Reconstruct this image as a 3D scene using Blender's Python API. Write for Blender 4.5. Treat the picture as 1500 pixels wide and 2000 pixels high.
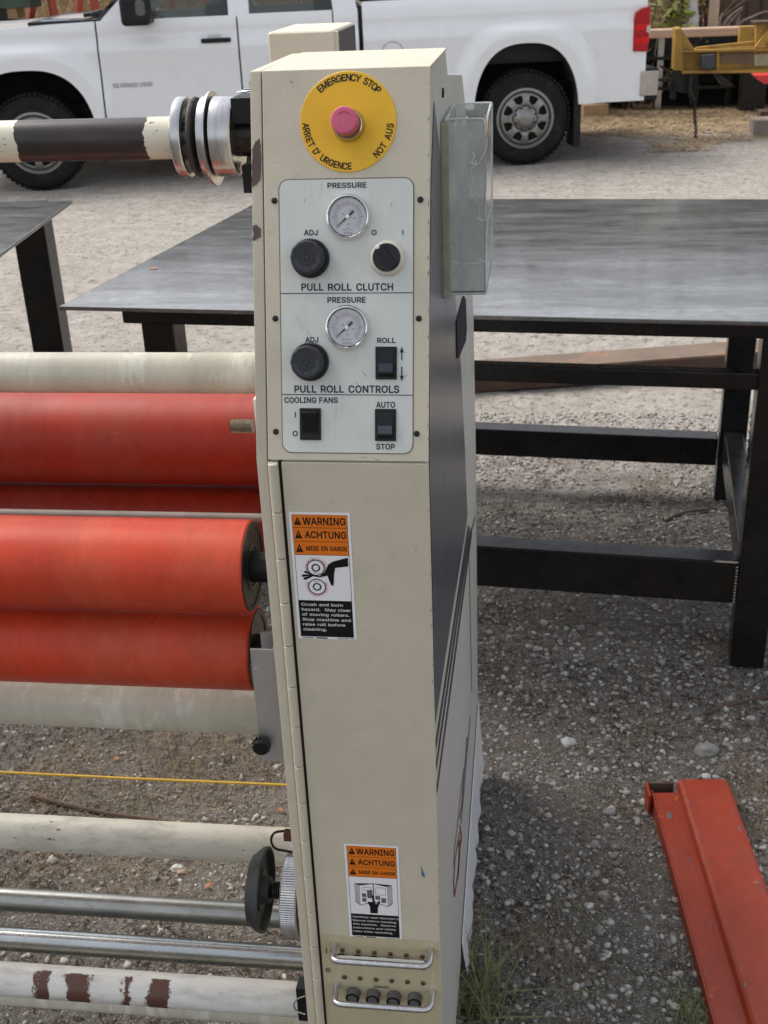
import bpy, bmesh, math, random
import numpy as np
from math import sin, cos, tan, pi, radians, sqrt, atan2, exp
from mathutils import Vector, Matrix, noise
random.seed(7)
rng = np.random.default_rng(11)
for o in list(bpy.data.objects): bpy.data.objects.remove(o)
scn = bpy.context.scene
COL = scn.collection

# ------------------------------------------------------------------ camera
CAMH, PITCH, ROLL, YAW, FPX = 1.62, 25.35, 2.42, 8.0, 2300.0
_p, _y, _r = radians(PITCH), radians(YAW), radians(ROLL)
CF = Vector((-sin(_y)*cos(_p), cos(_y)*cos(_p), -sin(_p)))
_R0 = Vector((cos(_y), sin(_y), 0)); _U0 = _R0.cross(CF)
CR = _R0*cos(_r) - _U0*sin(_r); CU = _U0*cos(_r) + _R0*sin(_r)
CC = Vector((0, 0, CAMH))
cd = bpy.data.cameras.new('camera'); cam = bpy.data.objects.new('camera', cd); COL.objects.link(cam)
mw = Matrix.Identity(4)
for i in range(3):
    mw[i][0], mw[i][1], mw[i][2], mw[i][3] = CR[i], CU[i], -CF[i], CC[i]
cam.matrix_world = mw
cd.sensor_fit = 'VERTICAL'; cd.sensor_height = 24; cd.lens = 24*FPX/2000
cd.clip_start = 0.05; cd.clip_end = 400
cd.dof.use_dof = True; cd.dof.focus_distance = 1.28; cd.dof.aperture_fstop = 13
scn.camera = cam

# ------------------------------------------------------------------ light
w = bpy.data.worlds.new('World'); scn.world = w; w.use_nodes = True
nt = w.node_tree; nt.nodes.clear()
SUN_EL, SUN_AZ = 52, -62          # azimuth measured from +Y towards +X; light comes from the left, a little behind the scene
sky = nt.nodes.new('ShaderNodeTexSky'); sky.sky_type = 'NISHITA'; sky.sun_disc = False
sky.sun_elevation = radians(SUN_EL); sky.sun_rotation = radians(SUN_AZ)
sky.dust_density = 3; sky.ozone_density = 1.0
hs = nt.nodes.new('ShaderNodeHueSaturation'); hs.inputs['Saturation'].default_value = 0.30
bg = nt.nodes.new('ShaderNodeBackground'); bg.inputs[1].default_value = 0.14
wo = nt.nodes.new('ShaderNodeOutputWorld')
nt.links.new(sky.outputs[0], hs.inputs['Color']); nt.links.new(hs.outputs[0], bg.inputs[0]); nt.links.new(bg.outputs[0], wo.inputs[0])
sl = bpy.data.lights.new('sun', 'SUN'); so = bpy.data.objects.new('sun', sl); COL.objects.link(so)
sl.energy = 1.25; sl.angle = radians(36); sl.color = (1, .95, .88)
sd = Vector((sin(radians(SUN_AZ))*cos(radians(SUN_EL)), cos(radians(SUN_AZ))*cos(radians(SUN_EL)), sin(radians(SUN_EL))))
so.rotation_euler = (-sd).to_track_quat('-Z', 'Y').to_euler(); so.location = (-3, 0, 6)
vs = scn.view_settings
vs.view_transform = 'Standard'; vs.look = 'None'; vs.exposure = 0.94; vs.gamma = 1; vs.use_curve_mapping = False

# ------------------------------------------------------------------ helpers
def ray(x, y): return CF*FPX + CR*(x-750) - CU*(y-1000)
def un(x, y, ax, val):
    d = ray(x, y); return CC + d*((val-CC[ax])/d[ax])

def link(o, parent=None):
    COL.objects.link(o)
    if parent is not None:
        o.parent = parent
        if parent.type == 'EMPTY': o.matrix_parent_inverse = Matrix.Translation(-parent.location)
    return o
def thing(name, label, cat, loc=(0, 0, 0), group=None):
    o = bpy.data.objects.new(name, None); COL.objects.link(o); o.location = loc
    o['label'] = label; o['category'] = cat; o.empty_display_size = .1
    if group: o['group'] = group
    return o
def tag(o, label=None, cat=None, group=None, kind=None):
    if label: o['label'] = label
    if cat: o['category'] = cat
    if group: o['group'] = group
    if kind: o['kind'] = kind
    return o
def mobj(name, V, F, mat, parent=None, smooth=False, sharp=None):
    me = bpy.data.meshes.new(name); me.from_pydata([tuple(v) for v in V], [], F); me.update()
    if mat: me.materials.append(mat)
    if smooth:
        me.polygons.foreach_set('use_smooth', [True]*len(me.polygons))
        if sharp: me.set_sharp_from_angle(angle=radians(sharp))
    return link(bpy.data.objects.new(name, me), parent)
def bobj(name, bm, mat, parent=None, smooth=True, sharp=35, wn=False):
    bmesh.ops.recalc_face_normals(bm, faces=bm.faces)
    me = bpy.data.meshes.new(name); bm.to_mesh(me); bm.free()
    if mat: me.materials.append(mat)
    ob = bpy.data.objects.new(name, me)
    if smooth:
        me.polygons.foreach_set('use_smooth', [True]*len(me.polygons)); me.set_sharp_from_angle(angle=radians(sharp))
        if wn: m = ob.modifiers.new('wn', 'WEIGHTED_NORMAL'); m.keep_sharp = True; m.weight = 100
    return link(ob, parent)
class Frame:
    def __init__(s, O, u, v, n): s.O, s.u, s.v, s.n = Vector(O), Vector(u).normalized(), Vector(v).normalized(), Vector(n).normalized()
    def P(s, a, b, c=0): return s.O + s.u*a + s.v*b + s.n*c
    def px(s, x, y, c=0):
        d = ray(x, y); t = ((s.O+s.n*c-CC).dot(s.n))/d.dot(s.n); p = CC+d*t-s.O
        return p.dot(s.u), p.dot(s.v)
WF = Frame((0, 0, 0), (1, 0, 0), (0, 1, 0), (0, 0, 1))
def bm_box(bm, fr, a0, a1, b0, b1, c0, c1):
    v = [bm.verts.new(fr.P(a, b, c)) for a in (a0, a1) for b in (b0, b1) for c in (c0, c1)]
    for f in ((0, 1, 3, 2), (4, 6, 7, 5), (0, 4, 5, 1), (2, 3, 7, 6), (0, 2, 6, 4), (1, 5, 7, 3)): bm.faces.new([v[i] for i in f])
def bev(bm, r, seg=2, ang=25):
    if r <= 0: return
    e = [x for x in bm.edges if x.is_manifold and x.calc_face_angle(0) > radians(ang)]
    bmesh.ops.bevel(bm, geom=e, offset=r, segments=seg, profile=.6, affect='EDGES', clamp_overlap=True)
def box(name, fr, a0, a1, b0, b1, c0, c1, mat, parent=None, r=0.0, seg=2):
    bm = bmesh.new(); bm_box(bm, fr, a0, a1, b0, b1, c0, c1); bmesh.ops.recalc_face_normals(bm, faces=bm.faces); bev(bm, r, seg)
    return bobj(name, bm, mat, parent, wn=r > 0)
def plate(name, fr, pts, c0, c1, mat, parent=None, r=0.0, seg=2):
    """polygon pts (a,b) in the frame extruded c0..c1"""
    bm = bmesh.new(); A = [bm.verts.new(fr.P(a, b, c0)) for a, b in pts]; B = [bm.verts.new(fr.P(a, b, c1)) for a, b in pts]
    n = len(pts); bm.faces.new(A); bm.faces.new(B[::-1])
    for i in range(n): bm.faces.new([A[i], B[i], B[(i+1) % n], A[(i+1) % n]])
    bmesh.ops.recalc_face_normals(bm, faces=bm.faces); bev(bm, r, seg)
    return bobj(name, bm, mat, parent, wn=r > 0)
def rrect(a0, a1, b0, b1, r, n=6):
    P = []
    for (cx, cy, t0) in ((a1-r, b1-r, 0), (a0+r, b1-r, 90), (a0+r, b0+r, 180), (a1-r, b0+r, 270)):
        for k in range(n+1):
            t = radians(t0+90*k/n); P.append((cx+r*cos(t), cy+r*sin(t)))
    return P
def basis(ax):
    ax = Vector(ax).normalized(); t = Vector((0, 0, 1)) if abs(ax.z) < .9 else Vector((1, 0, 0))
    e1 = ax.cross(t).normalized(); return ax, e1, ax.cross(e1).normalized()
def bm_lathe(bm, o, ax, prof, n=32, teeth=0, tr=0, cap=True):
    """prof: list of (t, r) along axis"""
    ax, e1, e2 = basis(ax); o = Vector(o); rings = []
    for (t, r) in prof:
        ring = []
        for k in range(n):
            a = 2*pi*k/n; rr = r
            if teeth and k % 2: rr = r-tr if r > tr*4 else r
            ring.append(bm.verts.new(o+ax*t+(e1*cos(a)+e2*sin(a))*rr))
        rings.append(ring)
    for i in range(len(rings)-1):
        for k in range(n):
            bm.faces.new([rings[i][k], rings[i][(k+1) % n], rings[i+1][(k+1) % n], rings[i+1][k]])
    if cap:
        bm.faces.new(rings[0][::-1]); bm.faces.new(rings[-1])
def lathe(name, o, ax, prof, mat, parent=None, n=32, teeth=0, tr=0, cap=True, sharp=35):
    bm = bmesh.new(); bm_lathe(bm, o, ax, prof, n, teeth, tr, cap); return bobj(name, bm, mat, parent, True, sharp)
def bm_tube(bm, pts, r, n=10, closed=False):
    pts = [Vector(p) for p in pts]; rings = []; m = len(pts); prev = None
    for i, p in enumerate(pts):
        a = pts[(i-1) % m] if (i or closed) else p; b = pts[(i+1) % m] if (i < m-1 or closed) else p
        t = (b-a).normalized()
        if prev is None: _, e1, e2 = basis(t)
        else:
            e1 = (prev-t*prev.dot(t)).normalized(); e2 = t.cross(e1)
        prev = e1
        rr = r[i] if isinstance(r, (list, tuple)) else r
        rings.append([bm.verts.new(p+(e1*cos(2*pi*k/n)+e2*sin(2*pi*k/n))*rr) for k in range(n)])
    for i in range(m if closed else m-1):
        A, B = rings[i], rings[(i+1) % m]
        for k in range(n): bm.faces.new([A[k], A[(k+1) % n], B[(k+1) % n], B[k]])
    if not closed: bm.faces.new(rings[0][::-1]); bm.faces.new(rings[-1])
def tube(name, pts, r, mat, parent=None, n=10, closed=False):
    bm = bmesh.new(); bm_tube(bm, pts, r, n, closed); return bobj(name, bm, mat, parent)
def rounded(pts, r, k=5):
    """polyline with rounded corners"""
    out = [Vector(pts[0])]
    for i in range(1, len(pts)-1):
        p = Vector(pts[i]); a = (Vector(pts[i-1])-p); b = (Vector(pts[i+1])-p)
        rr = min(r, a.length*.49, b.length*.49); a = p+a.normalized()*rr; b = p+b.normalized()*rr
        for j in range(k+1):
            t = j/k; out.append(a*(1-t)**2+p*2*t*(1-t)+b*t*t)
    out.append(Vector(pts[-1])); return out
# outlines of a plain grotesque alphabet. character code: (advance, x and y pairs in 1/500 em, triangles)
GL = {
65: (248, [-6,-10,94,264,145,264,246,-10,190,-10,134,148,131,158,127,170,123,183,118,198,112,216,103,249,136,249,126,216,121,198,116,182,112,169,108,158,105,148,50,-10,45,61,45,109,195,109,195,61,120,193,91,109,148,109,165,61,75,61], [0,20,21,20,0,19,0,21,1,10,15,9,15,10,16,28,25,20,18,17,21,17,16,21,16,10,21,1,21,10,11,1,10,14,8,13,13,8,7,22,23,3,3,23,4,2,12,22,22,3,2,6,5,22,7,6,22,13,7,22,22,12,13,26,27,23,9,15,24,9,24,14,14,13,9,10,9,13,11,10,13,13,12,11,1,11,12,12,2,1,8,14,24,25,28,26,18,21,25,21,20,25,22,5,26,23,22,26,4,23,27,27,26,28,20,19,28]),
66: (236, [20,-10,20,264,121,264,138,263,155,260,169,254,181,247,191,237,199,226,205,214,208,201,209,187,208,175,206,165,202,155,197,147,191,140,184,135,176,130,168,127,167,126,167,140,168,140,178,136,187,131,196,124,203,116,210,106,215,95,218,82,219,68,218,54,214,41,209,28,200,17,190,8,176,0,161,-6,143,-9,124,-10,72,39,122,39,139,40,151,43,158,48,163,54,167,60,168,69,167,75,165,81,163,87,159,92,154,96,148,100,141,103,133,105,124,105,72,105,72,153,119,153,127,153,133,155,140,157,145,160,150,164,153,169,156,174,157,179,158,186,157,194,154,201,149,207,143,212,133,215,120,216,72,216,182,134], [40,57,0,1,0,57,74,2,75,59,58,57,1,57,58,58,75,1,75,2,1,60,56,55,41,39,42,60,55,61,40,0,39,39,41,40,59,57,56,56,60,59,73,3,74,2,74,3,42,39,38,38,37,42,37,43,42,72,4,73,3,73,4,19,21,20,18,23,22,18,24,76,23,18,76,17,16,23,22,23,16,19,20,18,18,22,19,21,19,22,34,33,45,46,45,33,33,32,46,32,31,46,47,46,31,31,30,47,30,29,47,48,47,29,29,28,48,49,48,28,28,27,49,50,49,27,27,26,50,26,25,50,18,20,25,24,18,25,22,16,15,43,37,36,44,43,36,36,35,44,35,34,44,34,45,44,50,25,51,25,20,51,52,51,20,53,52,20,54,53,20,55,54,20,61,55,20,62,61,20,20,21,62,63,62,21,64,63,21,65,64,21,21,22,65,66,65,22,22,15,66,15,14,66,14,13,66,67,66,13,13,12,67,68,67,12,12,11,68,11,10,68,69,68,10,10,9,69,70,69,9,9,8,70,8,7,70,71,70,7,7,6,71,6,5,71,72,71,5,4,72,5,17,23,76]),
67: (263, [133,-13,111,-12,89,-6,70,4,52,17,38,34,26,53,17,75,12,100,10,127,12,154,17,179,26,201,38,221,52,237,70,250,89,260,111,266,133,268,147,267,160,265,173,262,185,257,197,251,207,243,217,235,225,225,233,214,239,202,243,190,249,164,197,164,192,179,190,186,186,192,182,197,178,202,173,206,167,210,161,213,155,215,148,217,141,218,134,218,120,217,108,213,97,208,87,200,79,190,72,178,66,163,63,146,62,127,63,108,66,91,72,77,79,64,87,54,97,47,108,41,121,38,134,36,141,37,148,38,155,40,161,42,167,45,173,48,178,53,182,57,186,63,190,69,192,75,197,90,249,90,243,65,239,52,233,40,225,29,217,20,207,11,197,4,186,-2,173,-7,161,-11,147,-13], [6,5,56,56,55,6,7,6,55,55,54,7,8,7,54,54,53,8,9,8,53,53,52,9,52,51,9,10,9,51,51,50,10,11,10,50,50,49,11,12,11,49,1,59,2,46,45,16,0,61,60,85,63,62,61,0,85,85,62,61,18,44,43,43,42,18,42,19,18,0,60,1,59,1,60,16,45,44,17,16,44,44,18,17,2,59,3,59,58,3,58,57,3,4,3,57,5,4,57,56,5,57,12,49,48,13,12,48,48,47,13,14,13,47,15,14,47,47,46,15,46,16,15,40,20,41,64,84,83,83,65,64,65,83,82,66,65,82,39,38,22,22,21,39,40,39,21,20,40,21,77,76,71,72,71,76,76,75,72,73,72,75,75,74,73,30,29,31,32,31,29,29,28,32,33,32,28,28,27,33,66,82,81,67,66,81,81,80,67,68,67,80,80,79,68,69,68,79,79,78,69,70,69,78,78,77,70,77,71,70,33,27,34,27,26,34,35,34,26,26,25,35,36,35,25,25,24,36,37,36,24,24,23,37,38,37,23,22,38,23,63,85,84,84,64,63,19,42,41,41,20,19]),
68: (259, [110,-10,38,-10,38,39,107,39,125,40,141,43,154,49,165,57,173,67,180,79,185,93,188,109,190,128,189,146,185,162,180,176,174,188,165,198,155,205,142,211,128,215,110,216,37,216,37,264,113,264,138,263,161,257,181,248,199,235,214,219,226,200,234,178,239,154,241,128,239,101,234,77,226,55,214,36,199,19,180,7,159,-3,135,-8,72,264,72,-10,20,-10,20,264,72,216,72,39], [45,44,22,22,23,45,0,3,43,2,43,47,43,2,1,44,1,2,22,44,2,22,2,46,22,46,42,23,22,42,41,5,4,24,20,25,19,18,26,5,41,40,40,6,5,25,20,19,19,26,25,41,4,0,3,0,4,20,24,21,42,21,24,34,33,12,37,36,8,9,8,36,36,35,9,10,9,35,35,34,10,11,10,34,34,12,11,12,33,13,33,32,13,14,13,32,32,31,14,15,14,31,31,30,15,16,15,30,30,29,16,17,16,29,29,28,17,27,17,28,6,40,39,7,6,39,39,38,7,38,37,7,37,8,7,17,27,18,26,18,27,21,42,46,2,47,46,43,3,47]),
69: (217, [20,-10,20,264,196,264,196,216,72,216,72,153,188,153,188,104,72,104,72,39,198,39,198,-10], [0,9,8,1,0,8,8,5,1,5,4,1,9,0,11,11,10,9,5,8,7,7,6,5,3,2,4,1,4,2]),
70: (213, [20,-10,20,264,195,264,195,216,72,216,72,149,183,149,183,101,72,101,72,-10], [9,8,0,8,5,0,1,0,5,3,2,4,5,8,7,7,6,5,1,5,4,4,2,1]),
71: (268, [134,-13,111,-12,89,-6,69,4,52,17,37,34,26,53,17,76,12,100,10,127,12,154,17,179,26,201,37,221,52,237,69,250,89,260,110,266,132,268,147,267,160,265,173,261,186,256,197,250,208,242,217,234,226,224,233,213,239,202,244,189,250,164,197,164,192,178,189,185,185,191,181,196,177,201,172,206,167,209,161,212,155,215,148,216,141,218,133,218,120,217,108,213,97,208,87,200,79,190,72,178,66,163,63,146,62,127,63,108,66,91,72,77,79,65,87,55,97,47,109,41,121,38,134,36,147,37,158,40,167,44,176,50,183,58,189,66,194,77,196,88,198,113,219,109,131,90,131,138,249,138,249,100,247,78,242,58,234,40,223,25,209,11,193,1,175,-7,155,-12,197,104], [6,5,56,56,55,6,7,6,55,55,54,7,8,7,54,54,53,8,9,8,53,53,52,9,52,51,9,10,9,51,51,50,10,11,10,50,50,49,11,12,11,49,59,58,2,46,45,16,62,61,0,18,43,42,60,1,0,0,61,60,43,18,44,59,2,1,1,60,59,16,45,44,17,16,44,44,18,17,2,58,3,4,3,58,58,57,4,5,4,57,56,5,57,12,49,48,13,12,48,48,47,13,14,13,47,15,14,47,47,46,15,46,16,15,41,40,20,64,63,82,39,38,22,22,21,39,40,39,21,20,40,21,71,70,84,77,76,68,69,68,76,71,69,76,76,75,71,75,74,71,30,29,31,64,82,81,65,64,81,81,80,65,80,79,65,66,65,79,67,66,79,79,78,67,78,77,67,77,68,67,31,29,32,29,28,32,33,32,28,28,27,33,34,33,27,27,26,34,35,34,26,26,25,35,36,35,25,25,24,36,37,36,24,24,23,37,38,37,23,22,38,23,62,0,83,83,82,62,82,63,62,84,70,72,73,72,70,70,71,74,41,20,42,20,19,42,18,42,19,69,71,84,73,70,74]),
72: (266, [20,-10,20,264,72,264,72,154,186,154,186,264,238,264,238,-10,186,-10,186,106,72,106,72,-10], [0,11,10,1,0,10,10,3,1,3,2,1,9,8,7,7,6,9,4,9,6,6,5,4,3,10,9,9,4,3]),
73: (158, [6,-10,6,39,49,39,49,216,6,216,6,264,145,264,145,216,101,216,101,39,145,39,145,-10], [1,0,2,3,5,4,9,11,10,7,6,8,11,9,0,2,0,9,3,2,9,9,8,3,5,3,8,8,6,5]),
74: (206, [93,-13,69,-11,49,-4,31,9,17,26,9,48,7,72,7,96,59,96,59,73,60,60,63,51,68,44,75,39,83,36,93,35,102,36,110,39,117,44,122,51,125,60,126,73,126,264,178,264,178,72,176,48,168,27,154,9,136,-4,116,-11], [7,6,9,0,14,1,13,1,14,1,13,2,13,12,2,3,2,12,12,11,3,4,3,11,5,4,11,11,10,5,6,5,10,9,6,10,7,9,8,17,16,29,24,23,21,22,21,23,17,29,28,18,17,28,28,27,18,19,18,27,27,26,19,26,25,19,20,19,25,25,24,20,24,21,20,29,16,0,16,15,0,14,0,15]),
75: (241, [45,54,42,111,50,122,56,129,62,137,68,144,74,151,80,158,86,165,92,172,99,179,177,264,242,262,123,131,20,-10,20,264,72,264,72,167,72,113,72,97,72,-10,181,-10,81,130,115,171,242,-9,72,149,72,81,98,106,134,144], [15,14,1,1,14,0,15,1,2,4,5,17,0,14,20,1,0,19,19,18,1,2,1,18,3,2,18,4,17,3,2,3,17,15,2,17,7,6,22,21,24,13,13,24,28,23,13,28,12,11,23,10,23,11,13,23,22,9,8,23,23,10,9,19,0,26,3,18,4,17,5,25,15,17,16,21,13,27,0,20,26,22,6,25,18,22,25,25,5,18,5,4,18,13,22,27,19,26,27,22,18,27,18,19,27,7,22,8,23,8,22,12,23,28]),
76: (204, [20,-10,20,264,72,264,72,39,191,39,191,-10], [1,0,3,3,0,5,5,4,3,1,3,2]),
77: (322, [20,-10,20,264,83,264,148,97,150,93,151,88,153,83,159,64,161,58,163,51,165,45,174,14,140,14,149,44,155,64,162,82,163,88,165,93,167,97,231,264,294,264,294,-10,242,-10,242,145,242,164,243,185,243,207,244,239,270,239,264,218,261,210,258,202,250,178,248,171,245,164,243,157,237,142,178,-10,136,-10,76,142,74,146,72,151,70,157,63,177,60,185,58,193,55,201,52,209,49,217,42,239,69,239,70,208,70,186,71,164,71,145,71,-10,157,70,242,154,71,154], [46,47,1,47,48,1,49,1,48,44,43,52,43,44,0,1,0,44,46,1,44,45,46,44,44,52,45,52,51,45,46,45,51,47,46,51,48,47,51,51,50,48,49,48,50,53,41,40,40,39,53,14,6,5,14,5,13,5,4,3,13,5,39,5,3,39,53,39,3,12,13,39,0,55,54,43,0,54,42,43,54,42,54,58,42,58,53,43,42,53,52,43,53,53,3,52,50,51,2,49,50,2,1,49,2,7,8,15,15,8,9,9,10,15,17,16,15,10,11,36,36,18,10,15,10,18,17,15,18,24,35,34,34,33,24,25,24,33,28,29,20,31,32,21,21,20,31,30,31,20,20,29,30,21,32,33,25,33,32,32,31,25,26,25,31,31,30,26,30,29,26,27,26,29,29,28,27,22,21,23,21,33,23,33,34,23,34,35,23,35,24,57,18,36,24,24,25,18,26,27,19,27,28,19,28,20,19,12,38,37,37,11,12,13,12,11,11,10,13,10,9,13,9,8,13,14,13,8,8,7,14,14,7,56,25,26,18,51,52,3,2,51,3,7,15,56,6,14,56,26,19,18,24,36,57,23,35,57,11,37,36,38,12,39,41,53,58]),
78: (270, [20,-10,20,264,74,264,180,97,183,92,186,87,190,80,194,74,198,66,203,58,207,50,212,41,222,20,194,15,192,35,191,44,190,54,190,62,190,71,190,78,189,97,189,264,242,264,242,-10,188,-10,93,140,89,146,84,153,80,160,76,168,71,176,65,186,38,234,69,238,71,192,72,182,72,173,72,164,72,157,72,151,72,145,72,-10,190,80,72,174], [1,0,32,41,40,0,32,0,40,31,32,40,40,39,31,32,31,34,33,32,34,35,30,43,29,28,35,31,39,38,38,37,31,30,31,37,37,36,30,31,30,35,34,31,35,35,28,34,32,33,2,1,32,2,17,18,4,5,4,18,18,19,5,19,6,42,42,6,20,12,23,11,23,22,11,10,11,22,9,10,22,12,11,13,14,13,11,15,14,11,11,10,15,23,12,24,12,13,24,15,10,16,10,9,16,17,16,9,9,8,17,18,17,8,8,7,18,19,18,7,6,19,7,20,6,7,7,8,20,8,9,20,9,22,20,21,20,22,13,14,24,17,4,3,28,27,26,2,33,3,33,34,3,26,25,3,3,34,26,34,28,26,5,19,42,16,17,3,25,24,14,14,15,25,15,16,25,3,25,16,30,36,43,29,35,43]),
79: (275, [133,-13,111,-12,89,-6,70,4,53,17,38,34,26,53,17,75,12,100,10,127,12,154,17,179,26,201,38,221,53,237,70,250,89,260,111,266,133,268,156,266,178,260,197,250,214,237,229,221,241,201,250,179,255,154,257,127,255,100,250,75,241,53,229,34,214,17,197,4,178,-6,156,-12,133,36,146,38,158,41,169,46,179,54,188,64,195,76,201,91,204,108,205,127,204,146,201,163,195,178,188,190,179,200,169,208,158,213,146,217,133,218,121,217,109,213,97,208,88,200,79,190,72,178,66,163,63,146,62,127,63,108,66,91,72,76,79,64,88,54,97,47,109,41,121,38], [8,7,65,65,64,8,9,8,64,64,63,9,63,62,9,10,9,62,62,61,10,11,10,61,0,36,1,36,71,1,70,1,71,55,17,56,1,70,2,69,2,70,57,56,16,56,17,16,2,69,3,69,68,3,4,3,68,68,67,4,5,4,67,6,5,67,67,66,6,7,6,66,65,7,66,11,61,60,12,11,60,60,59,12,13,12,59,14,13,59,59,58,14,58,57,14,15,14,57,57,16,15,18,54,53,35,38,37,52,19,53,18,53,19,38,35,34,39,38,34,51,20,52,19,52,20,29,28,43,44,43,28,28,27,44,45,44,27,46,45,27,27,26,46,47,46,26,26,25,47,39,34,33,40,39,33,33,32,40,41,40,32,32,31,41,31,30,41,42,41,30,30,29,42,29,43,42,47,25,48,25,24,48,49,48,24,24,23,49,23,22,49,50,49,22,22,21,50,51,50,21,20,51,21,35,37,0,36,0,37,54,18,55,17,55,18]),
80: (230, [20,-10,20,264,118,264,137,263,155,259,171,253,184,243,195,232,204,220,210,205,213,190,214,174,213,158,210,142,204,128,195,115,184,104,171,95,155,88,137,84,118,83,45,83,45,131,116,131,127,132,136,134,144,137,149,141,154,146,158,151,160,158,162,165,162,174,162,182,160,190,158,196,154,202,150,206,144,210,136,213,127,215,116,216,72,216,72,-10,72,131,72,83], [43,21,0,21,22,0,1,0,22,20,24,23,42,41,2,21,43,45,22,21,45,22,44,42,1,22,42,42,2,1,39,3,40,24,20,19,19,25,24,2,41,40,40,3,2,15,14,29,14,13,29,30,29,13,31,30,13,13,12,31,12,11,31,32,31,11,33,32,11,11,10,33,34,33,10,10,9,34,35,34,9,9,8,35,8,7,35,25,19,18,26,25,18,18,17,26,27,26,17,17,16,27,28,27,16,16,15,28,15,29,28,35,7,36,7,6,36,37,36,6,6,5,37,38,37,5,5,4,38,39,38,4,3,39,4,20,23,45,23,44,45,44,22,45]),
82: (232, [20,-10,20,264,118,264,138,263,155,259,171,253,184,245,196,234,204,221,210,207,214,192,215,176,214,160,210,145,204,131,195,118,184,108,171,100,155,94,138,90,118,89,38,89,38,138,116,138,128,138,137,140,145,142,150,146,155,150,158,155,160,161,162,168,163,176,162,184,160,192,158,198,155,203,150,207,144,211,137,214,128,215,116,216,72,216,72,-10,171,-10,98,125,157,125,231,-10,72,138,72,89,117,89,171,100], [21,0,43,0,21,22,1,0,22,22,42,1,45,20,19,21,43,49,22,21,49,41,2,42,1,42,2,40,39,3,2,41,40,40,3,2,46,17,16,16,15,46,15,14,46,29,46,14,14,13,29,30,29,13,31,30,13,13,12,31,32,31,12,12,11,32,11,10,32,33,32,10,10,9,33,34,33,9,35,34,9,9,8,35,44,20,50,19,20,44,18,19,44,18,44,51,18,51,46,19,18,46,25,24,46,26,25,46,27,26,46,28,27,46,46,29,28,35,8,36,8,7,36,7,6,36,37,36,6,6,5,37,38,37,5,5,4,38,39,38,4,3,39,4,42,22,48,20,45,50,45,23,48,48,49,45,48,22,49,45,49,50,23,45,24,46,24,45,19,46,45,17,46,51,44,47,51]),
83: (231, [112,-14,93,-13,76,-10,60,-5,46,3,34,13,24,24,16,37,11,52,8,78,61,78,64,62,66,56,69,50,74,46,80,42,87,39,95,36,103,35,112,35,122,35,131,37,139,39,146,43,152,47,157,52,160,57,162,63,163,70,162,75,161,79,158,83,155,87,150,90,144,93,136,96,128,99,120,102,89,110,68,117,51,126,36,137,25,151,18,168,16,186,17,202,22,216,29,230,39,241,51,251,65,258,80,263,96,267,114,268,131,267,147,263,162,258,176,250,187,241,197,230,204,218,209,204,212,179,161,179,156,197,152,204,145,210,136,215,125,218,112,219,103,219,95,217,88,215,81,211,76,208,72,203,70,198,68,193,68,188,68,182,70,178,73,174,77,170,83,166,89,163,96,161,102,158,109,156,135,149,143,147,151,144,160,141,168,137,177,132,185,127,193,120,200,112,206,104,211,93,213,82,214,69,213,54,209,40,202,26,192,14,180,4,166,-4,150,-10,132,-13], [6,5,13,13,12,6,7,6,12,12,11,7,8,7,11,11,10,8,9,8,10,80,79,42,43,42,79,44,43,79,79,78,44,78,77,44,45,44,77,46,45,77,0,19,18,0,18,1,17,1,18,87,86,38,85,38,86,1,17,2,16,2,17,51,72,71,71,70,51,70,52,51,2,16,3,16,15,3,4,3,15,15,14,4,5,4,14,13,5,14,38,85,39,85,84,39,84,83,39,40,39,83,83,82,40,41,40,82,82,81,41,42,41,81,80,42,81,46,77,76,76,75,46,47,46,75,48,47,75,75,74,48,49,48,74,74,73,49,50,49,73,73,72,50,72,51,50,21,20,108,89,88,36,37,36,88,53,68,54,21,108,107,22,21,107,36,35,90,89,36,90,68,67,55,54,68,55,102,101,27,28,27,101,101,100,28,100,99,28,29,28,99,99,98,29,30,29,98,98,97,30,97,96,30,62,61,63,22,107,106,23,22,106,106,105,23,24,23,105,105,104,24,25,24,104,104,103,25,26,25,103,103,102,26,102,27,26,30,96,31,96,95,31,32,31,95,95,94,32,94,93,32,33,32,93,93,92,33,34,33,92,92,91,34,35,34,91,90,35,91,63,61,64,61,60,64,60,59,64,65,64,59,59,58,65,58,57,65,66,65,57,57,56,66,67,66,56,55,67,56,108,20,0,19,0,20,87,38,37,37,88,87,68,53,69,70,69,53,52,70,53]),
84: (232, [6,216,6,264,218,264,218,216,138,216,138,-10,86,-10,86,216], [1,0,7,3,2,4,7,6,5,5,4,7,1,7,4,4,2,1]),
85: (267, [129,-14,109,-13,90,-8,72,-1,57,9,44,21,34,35,26,51,22,68,20,86,20,264,72,264,72,89,73,79,75,70,79,61,84,54,91,48,98,43,107,39,118,37,129,36,141,37,152,39,161,43,168,48,174,54,180,61,183,70,186,79,186,89,186,264,239,264,239,86,237,68,233,51,225,35,214,21,202,9,186,-1,169,-8,150,-13], [10,9,12,12,11,10,20,1,0,1,20,19,1,19,2,19,18,2,2,18,3,18,17,3,4,3,17,17,16,4,5,4,16,16,15,5,6,5,15,7,6,15,15,14,7,8,7,14,14,13,8,9,8,13,12,9,13,41,23,22,23,41,40,24,23,40,34,33,29,30,29,33,33,32,30,31,30,32,24,40,39,25,24,39,39,38,25,26,25,38,38,37,26,27,26,37,37,36,27,36,35,27,28,27,35,35,34,28,34,29,28,41,22,0,22,21,0,20,0,21]),
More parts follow.
